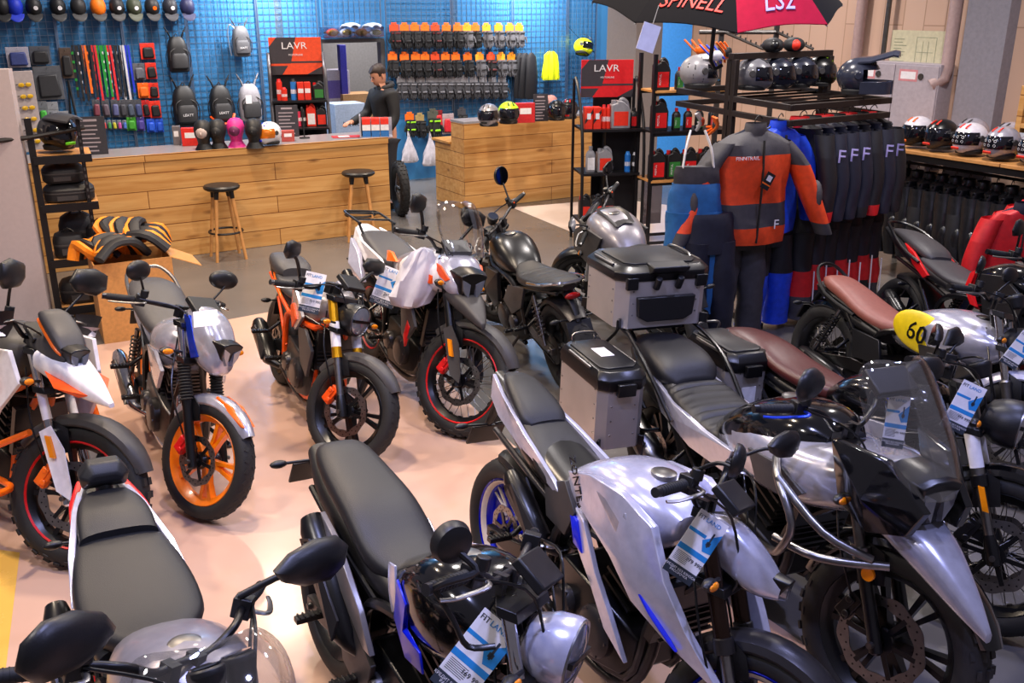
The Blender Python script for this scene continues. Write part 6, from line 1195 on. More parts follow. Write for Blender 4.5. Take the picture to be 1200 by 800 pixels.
# ---- clothing rack
rk_m = mat('rack_brown_steel', '2a2321', .42, .4); PA = gz(838, 360); ang = math.atan2(.6, .97); ex_ = V((cos(ang), sin(ang), 0)); ey_ = V((.36, -.933, 0)); ZT = 1.70
t = TR = thing('clothes_rack', 'large dark steel clothes rack with raised top bar', 'clothes rack', (0, 0, 0))
PB = PA+ex_*1.08
g = G(rk_m)
for P0_ in (PA, PB):
    for k_ in (-.035, .035): q = P0_+ey_*k_; g.box((q.x, q.y, 1.02), (.045, .045, 2.04), (0, 0, ang))
    g.box((P0_.x, P0_.y, .03), (.06, 1.3, .05), (0, 0, math.atan2(ey_.y, ey_.x)-pi/2))
g.build('post', t, bevel=.003)
def beam(a, b, z, w=.045, h=.05): 
    a, b = V(a), V(b); d = b-a; return G(rk_m).box(((a.x+b.x)/2, (a.y+b.y)/2, z), (d.length+w, w, h), (0, 0, math.atan2(d.y, d.x)))
beam(PA, PB, 2.06, .06, .05).build('top_bar', t, bevel=.003)
for z in (1.74, 1.63):
    cs = [PA-ey_*.8, PA+ey_*.78, PB+ey_*.78, PB-ey_*.8]
    for i in range(4): beam(cs[i], cs[(i+1) % 4], z, .035, .045).build('frame_beam', t, bevel=.003)
for i in range(5):
    k_ = -.3+.2*i; beam(PA+ey_*k_, PB+ey_*k_, 1.735, .018, .018).build('rail', t)
RZ = 1.66
# garments
def tubew(pts, rs, n=16, wob=0., k=3, ph=0.):
    """sleeve or leg: rings (x, y, z, rx, ry) lofted, with folds"""
    sp = spl([tuple(p)+tuple(r) for p, r in zip(pts, rs)], k); out = []
    for i, (x, y, z, a, b) in enumerate(sp):
        out.append([V((x+a*cos(q)*(1+wob*sin(3*q+i*1.3+ph)), y+b*sin(q)*(1+wob*sin(2*q-i*.9+ph)), z+wob*.25*a*sin(i*2.2+q*2))) for q in [2*pi*j/n for j in range(n)]])
    return out
def jacket(label, loc, rz, base, bands=(), sleeve=None, cuff=None, yoke=None, collar=None, h=.72, w=.25, d=.08, patch=None, txt=None, name='riding_jacket', hanger=True, grp=None, sl_text=None, sp=0.):
    """hanging jacket: shoulder line at z=0 in its own frame, faces -y. bands: (z0, z1, material)"""
    t = thing(name, label, 'jacket', loc, (0, 0, rz), grp); sleeve = sleeve or base; yoke = yoke or base
    zs = [.03, .0, -.05, -.12, -.2, -.28, -.36, -.44, -.52, -.6, -.66, -h]
    ws = [.07, .17, w*.95, w, w*.98, w*.96, w*.95, w*.96, w*.98, w, w, w*.97]; ds = [.05, .07, d, d*1.1, d*1.15, d*1.1, d, d, d*1.05, d*1.1, d*1.1, d]
    n = 28; rg = [[V((a*sgp(cos(q), .8)*(1+.02*sin(z*40+q*3)), b*sgp(sin(q), .8)*(1+.12*sin(q*5+z*14)), z)) for q in [2*pi*j/n for j in range(n)]] for z, a, b in zip(zs, ws, ds)]
    segs = []
    for i in range(len(zs)-1):
        zc = (zs[i]+zs[i+1])/2; m = yoke if zc > -.16 else base
        for z0, z1, mm in bands:
            if z0 <= zc <= z1: m = mm
        if segs and segs[-1][0] is m: segs[-1][1].append(i)
        else: segs.append((m, [i]))
    first = True
    for m, idx in segs:
        g = G(m)
        g.loft(rg[idx[0]:idx[-1]+2], cap=False)
        g.build('torso' if first else 'torso_band', t); first = False
    G(bk).tube([(0, -d*1.15, -.02), (.0, -d*1.32, -.3), (0, -d*1.2, -h+.02)], .012, 6, k=3, flat=.5).build('zip_placket', t)
    cl = tubew([(0, 0, -.0), (0, -.01, .05), (0, -.01, .08)], [(.085, .065), (.075, .06), (.07, .055)], 18, .02)
    G(collar or yoke).loft(cl, cap=False).build('collar', t)
    for s in (-1, 1):
        P_ = [(s*.19, 0, -.04), (s*(w+.03+sp*.08), -.02, -.2), (s*(w+.07+sp*.22), -.04, -.42), (s*(w+.075+sp*.4), -.07, -.6), (s*(w+.08+sp*.46), -.08, -.68)]; Rr_ = [(.075, .08), (.075, .085), (.07, .08), (.06, .07), (.055, .062)]
        sg = tubew(P_, Rr_, 16, .05, 3, s); c_ = len(sg)
        parts = [(0, int(c_*.38), yoke), (int(c_*.38)-1, int(c_*.82), sleeve), (int(c_*.82)-1, c_, cuff or base)]
        so = None
        for a, b, m in parts:
            o = G(m).loft(sg[a:b], cap=(b == c_)).build('sleeve' if so is None else 'sleeve_panel', so or t); so = so or o
        if patch: G(patch).ell((s*(w+.105+sp*.2), -.07, -.42), (.038, .06, .11), 12, 8).build('elbow_patch', so)
        if sl_text: text(sl_text, .14, K['letter'], so, frame((s*(w+.085), -.118, -.2), (1, 0, 0), (0, 0, 1)), 'sleeve_lettering', .002)
    if txt:
        for b_, x, z, sz in txt: text(b_, sz, K['paper'], t, frame((x, -d*1.32, z), (1, 0, 0), (0, 0, 1)), 'lettering', .001)
    if hanger: G(K['black']).tube([(-.18, .0, -.02), (0, 0, .05), (.18, 0, -.02)], .01, 6, k=3).tube([(0, 0, .05), (0, 0, .1), (.03, 0, .125), (.05, 0, .1)], .004, 5, k=3).build('hanger', t)
    return t
def trousers(label, loc, rz, base, knee=None, low=None, h=1.0, name='riding_trousers', bib=None, grp=None, wl=.11):
    t = thing(name, label, 'trousers', loc, (0, 0, rz), grp); knee = knee or base; low = low or base
    G(base).loft(tubew([(0, 0, 0), (0, 0, -.06), (0, 0, -.2), (0, 0, -.28)], [(.17, .07), (.185, .085), (.2, .1), (.2, .1)], 22, .03)).build('waist', t)
    for s in (-1, 1):
        sg = tubew([(s*.095, 0, -.2), (s*.105, -.01, -.4), (s*.115, -.02, -.6), (s*.125, -.01, -.8), (s*.13, 0, -h)], [(.105, .1), (wl, .1), (.105, .095), (.1, .09), (.105, .095)], 16, .06, 4, s*2); c_ = len(sg); so = None
        for a, b, m in ((0, int(c_*.45), base), (int(c_*.45)-1, int(c_*.66), knee), (int(c_*.66)-1, c_, low)):
            o = G(m).loft(sg[a:b]).build('leg' if so is None else 'leg_panel', so or t); so = so or o
        if knee is not base: G(K['paper']).tube([(s*.235, -.02, -.5), (s*.24, -.02, -.62), (s*.24, 0, -h+.1)], .006, 5).build('side_stripe', so)
    if bib:
        G(bib).loft(tubew([(0, 0, -.02), (0, -.02, .06), (0, -.02, .12)], [(.17, .06), (.165, .05), (.16, .04)], 20, .03)).build('bib', t)
        for s in (-1, 1): G(K['paper']).tube([(s*.11, -.04, .11), (s*.09, -.02, .24), (s*.05, .03, .36)], .015, 6, k=3, flat=.5).build('strap', t)
    return t
K['letter'] = mat('lettering_lilac', 'b2aae6', .5)
ogr = mat('cloth_orange_red', 'e8481a', .6, var=.12, scale=25, bump=.3, bscale=120); dg = mat('cloth_charcoal', '423f42', .65, var=.15, scale=25, bump=.3, bscale=120); nvy = mat('cloth_navy', '17192a', .6, var=.2, scale=25, bump=.3, bscale=120); bkc = mat('cloth_black', '141318', .6, var=.2, scale=25, bump=.3, bscale=120); redc = mat('cloth_red', 'c8161c', .55, var=.12, scale=25); blc = mat('cloth_royal_blue', '123fc4', .5, var=.15, scale=25); cyc = mat('cloth_steel_blue', '1f5f9a', .6, var=.15, scale=20, bump=.3, bscale=120)
c = gz(884, 158, 1.57); 
jacket('orange red and charcoal snow jacket at the front corner of the rack', c, .30, ogr, [(-.68, -.46, dg), (-.8, -.63, ogr)], ogr, dg, dg, dg, .72, .27, .11, dg, (('FINNTRAIL', -.12, -.13, .035), ('F', .13, -.58, .09)), sp=.42).scale = (1.1, 1.1, 1.08)
tg = thing('hang_tag', 'black and orange hang tag on the orange jacket', 'tag', (c.x-.01+.09, c.y-.17, c.z-.3), (0, .5, .3)); G(bk).bb(-.035, .035, -.003, .003, -.06, .06).build('card', tg); G(og).bb(-.035, .035, -.0035, .0035, -.03, -.02).build('stripe', tg); G(K['paper']).bb(-.02, .02, -.004, -.003, 0, .04).build('print', tg)
trousers('charcoal grey trousers hanging below the orange jacket', (c.x-.02, c.y+.12, 1.0), .25, dg, h=.98, wl=.12)
q = c+ex_*.12+V((.12, .16, .0)); jacket('royal blue jacket directly behind the orange jacket', q, .55, blc, (), blc, blc, blc, blc, .76, .25, .08)
trousers('royal blue trousers with black top beside the charcoal trousers', (q.x+.03, q.y+.08, .98), .4, bkc, blc, blc, h=.92)
sp_ = [(.20, bkc, redc), (.335, nvy, nvy), (.47, nvy, nvy), (.605, nvy, bkc), (.74, bkc, redc), (.875, nvy, nvy), (1.0, bkc, bkc)]
for i, (s_, a_, b_) in enumerate(sp_):
    q = PA+ey_*.62+ex_*(s_+.05); q.z = 1.57
    jacket(f'{"black" if a_ is bkc else "navy"} riding suit jacket{" with red sleeve panel" if b_ is redc else ""}, {ORD[i]} right of the blue jacket', q, -pi/2+ang+.42, a_, (), a_, b_, a_, redc if i % 2 == 0 else bkc, .70, .2, .035, None, None, sl_text='F' if i in (1, 2, 3, 5, 6) else None, grp='suit jackets on the rack')
    trousers(f'black and red riding trousers, {ORD[i]} right of the blue trousers', (q.x+.02, q.y+.02, 1.02 if i % 2 else .98), -pi/2+ang+.3, bkc, redc, bkc if i % 2 else dg, h=.9, grp='riding trousers on the rack', wl=.09)
q = gz(820, 190, 1.42); trousers('steel blue bib trousers with white straps at the left end of the rack', (q.x, q.y+.1, 1.26), .1, cyc, cyc, cyc, h=.95, bib=dg, wl=.1)
q = gz(845, 250, 1.1); trousers('dark grey trousers hanging between the blue bib and the post', (q.x-.02, q.y+.25, 1.05), .3, nvy, h=.9)
# helmets and loose goods on the rack
gm = mat('helmet_grey', '6c6c72', .3, coat=.4); dbm = mat('helmet_dark_blue_grey', '2b2f3e', .25, coat=.5)
hr_ = 'helmets on the clothes rack'
q = PA-ey_*.45; helmet('grey adventure helmet with peak left of the rack post', mat('helmet_light_grey', '8d8b8e', .35), kind='adv', loc=(q.x-.03, q.y, 1.765), rz=1.7, grp=hr_, s=1.1, acc=K['satin'])
for i, (s_, l) in enumerate(((.24, 'grey helmet, left of three under the top bar'), (.50, 'dark blue grey helmet, middle of three under the top bar'), (.76, 'dark helmet, right of three under the top bar'))):
    q = PA+ex_*s_-ey_*.02; helmet(l, gm if i == 0 else dbm, loc=(q.x, q.y, 1.77), rz=1.2, grp=hr_, s=1.05)
q = PA+ex_*.98+ey_*.05; helmet('black helmet with lime edge behind the right rack post', K['satin'], acc=cm('9fd61a', .4), loc=(q.x, q.y+.1, 1.77), rz=1.4, grp=hr_)
q = gz(1003, 114, 1.77); helmet('dark blue motocross helmet with peak on the right corner of the rack', dbm, dbm, 'none', 'cross', loc=q, rz=1.1, grp=hr_, s=1.12)
for u, v, c_, l in ((905, 68, K['satin'], 'black cap shaped helmet liner on top of the rack bar'), (928, 70, rd, 'black and red glove bundle on top of the rack bar')):
    q = gz(u, v+3, 2.085); q = PA+ex_*(.42 if u < 910 else .66); q.z = 2.085; o = thing('glove_bundle', l, 'gloves', q); G(bkc).ell((0, 0, .05), (.09, .08, .06), 16, 10).build('cloth', o); G(c_).ell((.0, -.04, .05), (.05, .05, .045), 12, 8).build('patch', o)
for i, (u, v, c_, c2, l) in enumerate(((818, 55, og, K['orange'], 'orange hangers hooked at the top left of the rack'), (835, 62, blc, wt, 'blue and white armour piece at the top left of the rack'), (848, 58, og, bk, 'orange and black armour piece on the rack post'), (818, 140, wt, ogr, 'white and orange bib straps under the left frame'), (835, 145, og, bk, 'orange and black straps under the left frame'))):
    q = gz(u, v, 2.1 if v < 100 else 1.52); o = thing('armour_piece', l, 'strap', q, (0, 0, .4*i)); g = G(c_)
    for k_ in range(3): g.tube([(-.12+.06*k_, 0, .06), (-.04+.05*k_, -.03, -.02), (.06+.03*k_, .02, -.10+.03*k_)], .014, 6, k=3, flat=.6)
    g.build('strap', o); G(c2).ell((.02, -.03, -.02), (.05, .025, .04), 10, 8).build('buckle', o)
# ---- umbrella above the rack
q = gz(860, 40, 2.3); t = thing('umbrella', 'open black umbrella with red panel hung above the clothes rack', 'umbrella', (q.x-.08, q.y+.1, 2.455), (.20, -.03, .16)); ub = mat('umbrella_black', '0d0b0d', .85, var=.1, spec=.15); ur = mat('umbrella_red', 'a80d30', .8, spec=.2)
r_ = .66
for i in range(8):
    a0, a1 = 2*pi*i/8-.2, 2*pi*(i+1)/8-.2; g = G(ur if i == 6 else ub); vv = []; nn, mm = 8, 6
    for off in (0, -.004):
        for a_ in range(nn+1):
            for b_ in range(mm+1):
                q_ = b_/mm; a = a0+(a1-a0)*a_/nn; sc = 1-.07*sin(pi*a_/nn)*q_; rr_ = r_*q_*sc; vv.append((rr_*cos(a), rr_*sin(a), .34*(1-q_**2.0)+off+.02*sin(pi*a_/nn)*q_))
    K0 = (nn+1)*(mm+1); f_ = [(a_*(mm+1)+b_, a_*(mm+1)+b_+1, (a_+1)*(mm+1)+b_+1, (a_+1)*(mm+1)+b_) for a_ in range(nn) for b_ in range(mm)]
    g.add(vv, f_+[tuple(x+K0 for x in f) for f in f_]).build('canopy_panel', t)
g = G(K['steel'])
for i in range(8): a = 2*pi*i/8-.2; g.tube([(0, 0, .2), (r_*.5*cos(a), r_*.5*sin(a), .19), (r_*cos(a), r_*sin(a), -.01)], .004, 5)
g.build('ribs', t); G(K['satin']).tube([(0, 0, .3), (0, 0, -.22), (0, 0, -.30), (.03, 0, -.35), (.07, 0, -.33)], .012, 8).build('handle', t)
def on_canopy(ang_, q_): a = ang_; return V((r_*q_*cos(a), r_*q_*sin(a), .34*(1-q_**2.0)+.012))
def wrap_text(body, size, m, k_, q0, off=.0):
    '''lettering printed on canopy panel k_, following its curve'''
    o = text(body, size, m, t, MX.Identity(4), 'umbrella_lettering', .0015, shear=.35); a0, a1 = 2*pi*k_/8-.2, 2*pi*(k_+1)/8-.2
    bm = bmesh.new(); bm.from_mesh(o.data); bmesh.ops.subdivide_edges(bm, edges=[e for e in bm.edges if e.calc_length() > .03], cuts=2); bm.to_mesh(o.data); bm.free()
    for v in o.data.vertices:
        x, y, z = v.co; q_ = q0-y/.72; a = (a0+a1)/2+off+x/(r_*q_); f = min(1, max(0, (a-a0)/(a1-a0))); sc = 1-.07*sin(pi*f)*q_; rr_ = r_*q_*sc
        v.co = (rr_*cos(a), rr_*sin(a), .34*(1-q_**2)+.02*sin(pi*f)*q_+.004+z)
wrap_text('SPINELL', .095, rd, 5, .87); wrap_text('LS2', .13, K['letter'], 6, .86)
q = gz(760, 44, 2.33); tag(G(K['paper']).bb(-.035, .035, -.002, .002, -.05, .05).build('price_tag', None, q, (0, .3, .2)), 'blank white price tag dangling from the umbrella tip', 'price tag'); G(K['steel']).tube([(0, 0, .05), (.0, 0, .12)], .002, 4).build('string', bpy.data.objects['price_tag'])
q = ray(908, 60); q = V((q.x/q.y*9.4, 9.4, 0)); t = thing('display_stand', 'slotted steel stand with notched arms behind the clothes rack top', 'stand', q, (0, 0, .05)); pf = mat('slotted_steel', '55504d', .4, .6)
for x in (-.52, 0): G(pf).bb(x-.022, x+.022, -.015, .015, 0, 2.34).build('post', t)
G(pf).bb(-.8, .2, -.25, .25, 0, .03).build('base', t); G(K['alu']).tube([(-.74, -.03, 2.2), (-.02, -.03, 2.2)], .02, 8).build('cross_bar', t)
for x, dx in ((-.5, .3), (0, .26)):
    g = G(pf).tube([(x, -.02, 2.2), (x+dx, -.3, 2.06)], .014, 6)
    for i in range(7): g.box((x+dx*(.15+.13*i), -.02-.28*(.15+.13*i), 2.215-.14*(.15+.13*i)), (.012, .012, .035))
    g.build('notched_arm', t)
# ---- helmet table on the right
ZT2 = 1.2; a = rp(1040, 168, .95); b_ = gz(1290, 212, ZT2); L2 = 2.6
t = TT = thing('display_table', 'long wooden topped display table along the beige wall', 'table', (a.x, a.y, 0), RR_); bpy.context.view_layer.update()
G(lwood).bb(-.3, 1.12, 0, .75, ZT2-.03, ZT2).bb(1.13, 2.8, 0, .75, ZT2-.03, ZT2).build('table_top', t, bevel=.003); G(bkm).bb(-.3, 2.8, .02, .05, ZT2-.09, ZT2-.03).bb(-.3, 2.8, .68, .72, ZT2-.09, ZT2-.03).build('frame', t)
for x in (-.28, 1.45, 2.7):
    for y in (.04, .66): G(bkm).bb(x, x+.04, y, y+.04, 0, ZT2-.03).build('leg', t)
G(bkm).tube([(-.28, .3, ZT2-.16), (2.7, .3, ZT2-.16)], .014, 8).build('rail', t)
ht = 'helmets on the display table'; sil = mat('helmet_silver', 'a9a6b2', .25, .3, coat=.6); whh = mat('helmet_white', 'd6d2da', .3, coat=.5)
for x, y, c1, c2, acc, l, ic, kd in ((.16, .2, whh, bk, og, 'white and orange helmet at the left end of the display table', False, 'full'), (.42, .18, K['satin'], K['dgrey'], rd, 'black helmet with red graphics on the display table', False, 'full'), (.72, .16, whh, wt, rd, 'white helmet with stickered visor, left of three front ones', True, 'full'), (1.02, .16, sil, sil, rd, 'silver helmet with stickered visor, middle of three front ones', True, 'full'), (1.32, .16, sil, wt, rd, 'silver helmet with stickered visor at the right photo edge', True, 'full'),
    (.5, .5, sil, gm, None, 'silver helmet in the back row behind the black and red one', False, 'full'), (.86, .5, mat('helmet_big_silver', 'bdbac8', .2, .4, coat=.7), sil, None, 'large silver helmet in the back row of the table', False, 'full'), (1.2, .5, gm, gm, None, 'dark grey helmet in the back row near the wooden shelf', False, 'full')):
    q = place(TT, x, y, ZT2); helmet(l, c1, c2, 'dark', kd, acc, q, WA-pi/2-.1, 1.08, ht, ic)
# wooden shelf unit with boxed helmet on top
a = rp(1147, 67, .32); ws = (rp(1260, 75, .32)-a).length; q = place(TT, 1.0, .45, ZT2)
SX, SY = .95, .12; SH = .60
t = TS = thing('wooden_shelf', 'orange wooden shelf unit holding helmets at the right edge', 'shelf', place(TT, SX, SY+.28, ZT2), RR_); bpy.context.view_layer.update()
G(wood).bb(0, .05, 0, .3, 0, SH).bb(.9, .95, 0, .3, 0, SH).bb(.05, .9, 0, .3, SH-.05, SH).bb(.05, .9, 0, .3, SH*.42, SH*.42+.04).build('frame', t, bevel=.004); G(bkm).bb(.05, .9, .28, .3, 0, SH).build('back_panel', t)
for i, x in enumerate((.22, .5)): helmet(['white helmet with mirrored visor, left one in the wooden shelf', 'white helmet with mirrored visor, right one in the wooden shelf'][i], whh, sil, 'mirror', 'full', None, place(TS, x, .13, SH*.42+.04), WA-pi/2, .82, 'helmets in the wooden shelf')
helmet('black helmet in the lower bay of the wooden shelf', K['satin'], None, 'dark', 'full', rd, place(TS, .25, .1, .0), WA-pi/2, .75, 'helmets in the wooden shelf')
for i, (x, c_) in enumerate(((.12, 'b9bcc6'), (.42, '4a4850'), (.62, 'c0a8ae'))): o = put(f'small card standing in the lower bay of the wooden shelf, {ORD[i]} from the left', 'card', 'display_card', TS, x, -.03, .08, 'cards in the shelf'); G(cm(c_)).bb(-.05, .05, -.003, .003, 0, .14).build('card', o); G(bk).bb(-.03, .03, -.004, -.003, .04, .1).build('print', o)
for i, x in enumerate((.14, .47)):
    o = put(['pale grey helmet box with oval logo on top of the wooden shelf', 'pale grey helmet box at the right edge on top of the shelf'][i], 'box', 'helmet_box', TS, x+.05, .02, SH, 'helmet boxes'); G(cm('a5a0ac')).bb(-.15, .15, 0, .28, 0, .3).build('box', o, bevel=.004)
    G(bk).add([(-.07+.0+.05*cos(a), -.0015, .2+.022*sin(a)) for a in [2*pi*w_/20 for w_ in range(20)]], [tuple(range(20))]).build('logo', o); text('ARAI', .025, K['paper'], o, frame((-.07, -.003, .2), (1, 0, 0), (0, 0, 1))); text('S' if i else '5', .07, bk, o, frame((.09, -.003, .06), (1, 0, 0), (0, 0, 1)), 'size_mark'); G(K['paper']).bb(-.14, -.03, -.002, 0, .04, .1).build('sticker', o)
# black armour jackets under the table
shn = mat('leather_shiny_black', '1a1a1d', .28, var=.3, scale=30)
for i in range(11):
    q = place(TT, -.14+.135*i, .3, ZT2-.3); jacket(f'black armoured jacket hanging under the display table, {ORD[i]} from the left', q, WA-pi/2+pi/2+.25, shn if i % 3 else bkc, (), None, None, shn, None, .62, .19, .05, shn, None, name='armoured_jacket', grp='jackets under the display table')
for i, (x, mm_) in enumerate(((1.62, redc), (1.80, nvy), (1.95, redc))):
    q = gz((1200, 1214, 1228)[i], (250, 244, 236)[i], 1.08); jacket(['red jacket at the right edge beside the black jackets', 'navy jacket between two red ones at the right edge', 'second red jacket at the right photo edge'][i], q, WA-.75, mm_, (), mm_, nvy, redc, nvy, .7, .22, .06, None, None, grp='jackets at the right edge')
# ---- left display rack and the box of jackets
p = gz(62, 378); t = TL = thing('display_rack', 'black perforated steel rack with shelves beside the pale partition', 'shelf', (p.x+.03, p.y+.06, 0), (0, 0, .45)); bpy.context.view_layer.update()
g = G(bkm).bb(-.02, .03, 0, .05, 0, 1.62).bb(.34, .37, .0, .04, 0, 1.6)
g.use(K['dgrey'])
for i in range(26): g.bb(.348, .362, -.002, .0, .1+.055*i, .125+.055*i)
g.build('upright', t)
for z in (.10, .50, .95, 1.33): G(bkm).bb(-.0, .42, -.02, .02, z-.06, z).build('bracket', t); G(lwood).bb(.02, .42, .02, .42, z-.02, z).build('shelf_board', t)
G(bkm).tube([(-1.3, -.1, 1.42), (.0, .0, 1.48)], .018, 8).tube([(.0, .0, 1.48), (.4, .05, 1.53)], .018, 8).build('hanging_bar', t)
helmet('black grey and lime helmet on the top shelf of the left rack', mat('helmet_graphite', '3c3c40', .4), K['satin'], 'dark', 'adv', cm('6fd41a', .4), place(TL, .2, .2, 1.33), .9, 1.15, 'helmets left')
def softbag(label, x, y, z, w, d, h, turn=0., pc=None):
    o = put(label, 'bag', 'motorcycle_bag', TL, x, y, z, 'bags on the left rack', turn); G(bkc).loft([[V((w*k*sgp(cos(a), .6), d*k*sgp(sin(a), .6), zz)) for a in [2*pi*i/24 for i in range(24)]] for zz, k in ((0, .9), (.02, 1), (h*.7, 1), (h*.9, .85), (h, .5))]).build('bag', o)
    G(K['dgrey']).lathe([(1, h*.55), (1.02, h*.58), (1, h*.61)], 24).build('zip', o) if False else G(K['dgrey']).loft([[V((w*k*sgp(cos(a), .6), d*k*sgp(sin(a), .6), zz)) for a in [2*pi*i/24 for i in range(24)]] for zz, k in ((h*.5, 1.012), (h*.54, 1.02), (h*.58, 1.012))]).build('zip', o)
    G(K['black']).tube([(-w*.4, -d*.2, h*.95), (0, -d*.3, h*1.15), (w*.4, -d*.2, h*.95)], .01, 6, k=3).build('handle', o); G(K['dgrey']).bb(-w*.5, w*.3, -d*1.03, -d*.98, h*.15, h*.4).build('pocket', o); G(K['paper']).bb(-w*.15, w*.2, -d*.5, -d*.3, h*.955, h*.965).build('tag', o)
softbag('black tank bag lying on the second shelf of the left rack', .22, .18, .95, .19, .16, .14); softbag('clear topped black bag stacked on the tank bag', .2, .2, 1.1, .16, .14, .14)
softbag('black tail bag with white tag on the third shelf of the left rack', .16, .15, .50, .12, .13, .2); softbag('tall black saddle bag at the back of the third shelf', .24, .3, .50, .14, .1, .32); softbag('round black bag at the right of the third shelf', .40, .2, .50, .1, .14, .24); softbag('black bag on the lowest shelf of the left rack', .2, .2, .1, .17, .14, .2)
p = gz(165, 392); t = TB = thing('cardboard_box', 'open tan cardboard box behind the silver motorcycle', 'box', (p.x-.05, p.y+.1, 0), (0, 0, .5)); cbm = cm('c08a4e'); bpy.context.view_layer.update()
G(cbm).bb(-.28, .28, -.22, -.21, 0, .62).bb(-.28, .28, .21, .22, 0, .62).bb(-.28, -.27, -.21, .21, 0, .62).bb(.27, .28, -.21, .21, 0, .62).bb(-.27, .27, -.21, .21, 0, .01).build('box', t)
G(cbm).add([(.28, -.22, .62), (.28, .22, .62), (.5, .18, .52), (.5, -.2, .52), (.28, -.22, .613), (.28, .22, .613), (.5, .18, .513), (.5, -.2, .513)], [(0, 1, 2, 3), (4, 5, 6, 7), (0, 1, 5, 4), (2, 3, 7, 6), (1, 2, 6, 5), (0, 3, 7, 4)]).build('flap', t)
for i, (x, y, z, tr) in enumerate(((-.12, -.1, .70, .4), (.12, .02, .72, -.5), (-.02, .12, .78, 1.2), (-.2, .05, .66, 2.2))):
    o = put(['orange and black folded jacket at the front of the cardboard box', 'orange and black jacket at the right of the cardboard box', 'orange and black jacket on top of the pile in the box', 'black and orange jacket at the left of the pile'][i], 'jacket', 'folded_jacket', TB, x, y, z, 'jackets in the cardboard box', tr)
    for k_ in range(6):
        m_ = bkc if k_ % 2 == 0 else mat('cloth_bright_orange', 'f08a14', .6); G(m_).tube([(-.2+.03*k_, -.16+.05*k_, -.02+.02*sin(k_*2.)), (-.05, -.12+.055*k_, .05+.015*cos(k_*3.)), (.1, -.13+.05*k_, .06), (.22-.02*k_, -.1+.05*k_, -.05)], [.045, .05], 8, k=3, flat=.7).build('cloth_fold' if k_ else 'cloth', o)
# knobbly tyre standing behind the counter end
p = gz(472, 252); t = thing('spare_tyre', 'knobbly black tyre wheel standing at the right end of the long counter', 'tyre', (p.x-.02, p.y, .0), (0, 0, 1.9)); wheel(t, 'rim', (0, .33), .33, .12, .24, 'wire', K['satin'], None, None, True, None)
# ================================================================ the man behind the counter
skin_m = mat('skin', 'c98f74', .5, var=.04); hair_m = mat('dark_brown_hair', '2c1d16', .6, var=.2, scale=80); hood_m = mat('black_sweatshirt', '141418', .7, var=.15, bump=.3, bscale=150); jean_m = mat('dark_trousers', '26272e', .7)
def skinmesh(joints, edges, m, name, parent, extra=None, sub=2):
    """joints: name -> (x, y, z, radius); one continuous surface grown round the joints"""
    me = bpy.data.meshes.new('tmp'); bm = bmesh.new(); sl = bm.verts.layers.skin.verify(); vs = {}
    for i, (k, p) in enumerate(joints.items()):
        v = bm.verts.new(p[:3]); r = p[3]; v[sl].radius = r if isinstance(r, tuple) else (r, r); v[sl].use_root = (i == 0); vs[k] = v
    for a, b in edges: bm.edges.new((vs[a], vs[b]))
    bm.to_mesh(me); bm.free(); o = bpy.data.objects.new('tmp', me); C.objects.link(o)
    o.modifiers.new('s', 'SKIN'); s = o.modifiers.new('u', 'SUBSURF'); s.levels = sub; s.render_levels = sub
    dg_ = bpy.context.evaluated_depsgraph_get(); ev = o.evaluated_get(dg_); q = bpy.data.meshes.new_from_object(ev); bpy.data.objects.remove(o)
    g = G(m); g.add([v.co.copy() for v in q.vertices], [tuple(p.vertices) for p in q.polygons]); bpy.data.meshes.remove(q)
    if extra: extra(g)
    return g.build(name, parent, ang=80)
pm = wp(449, 90, 1.75); t = thing('person', 'man in black hooded sweatshirt standing behind the long counter looking down', 'person', (pm.x, pm.y, 0), (0, 0, WA-1.45))
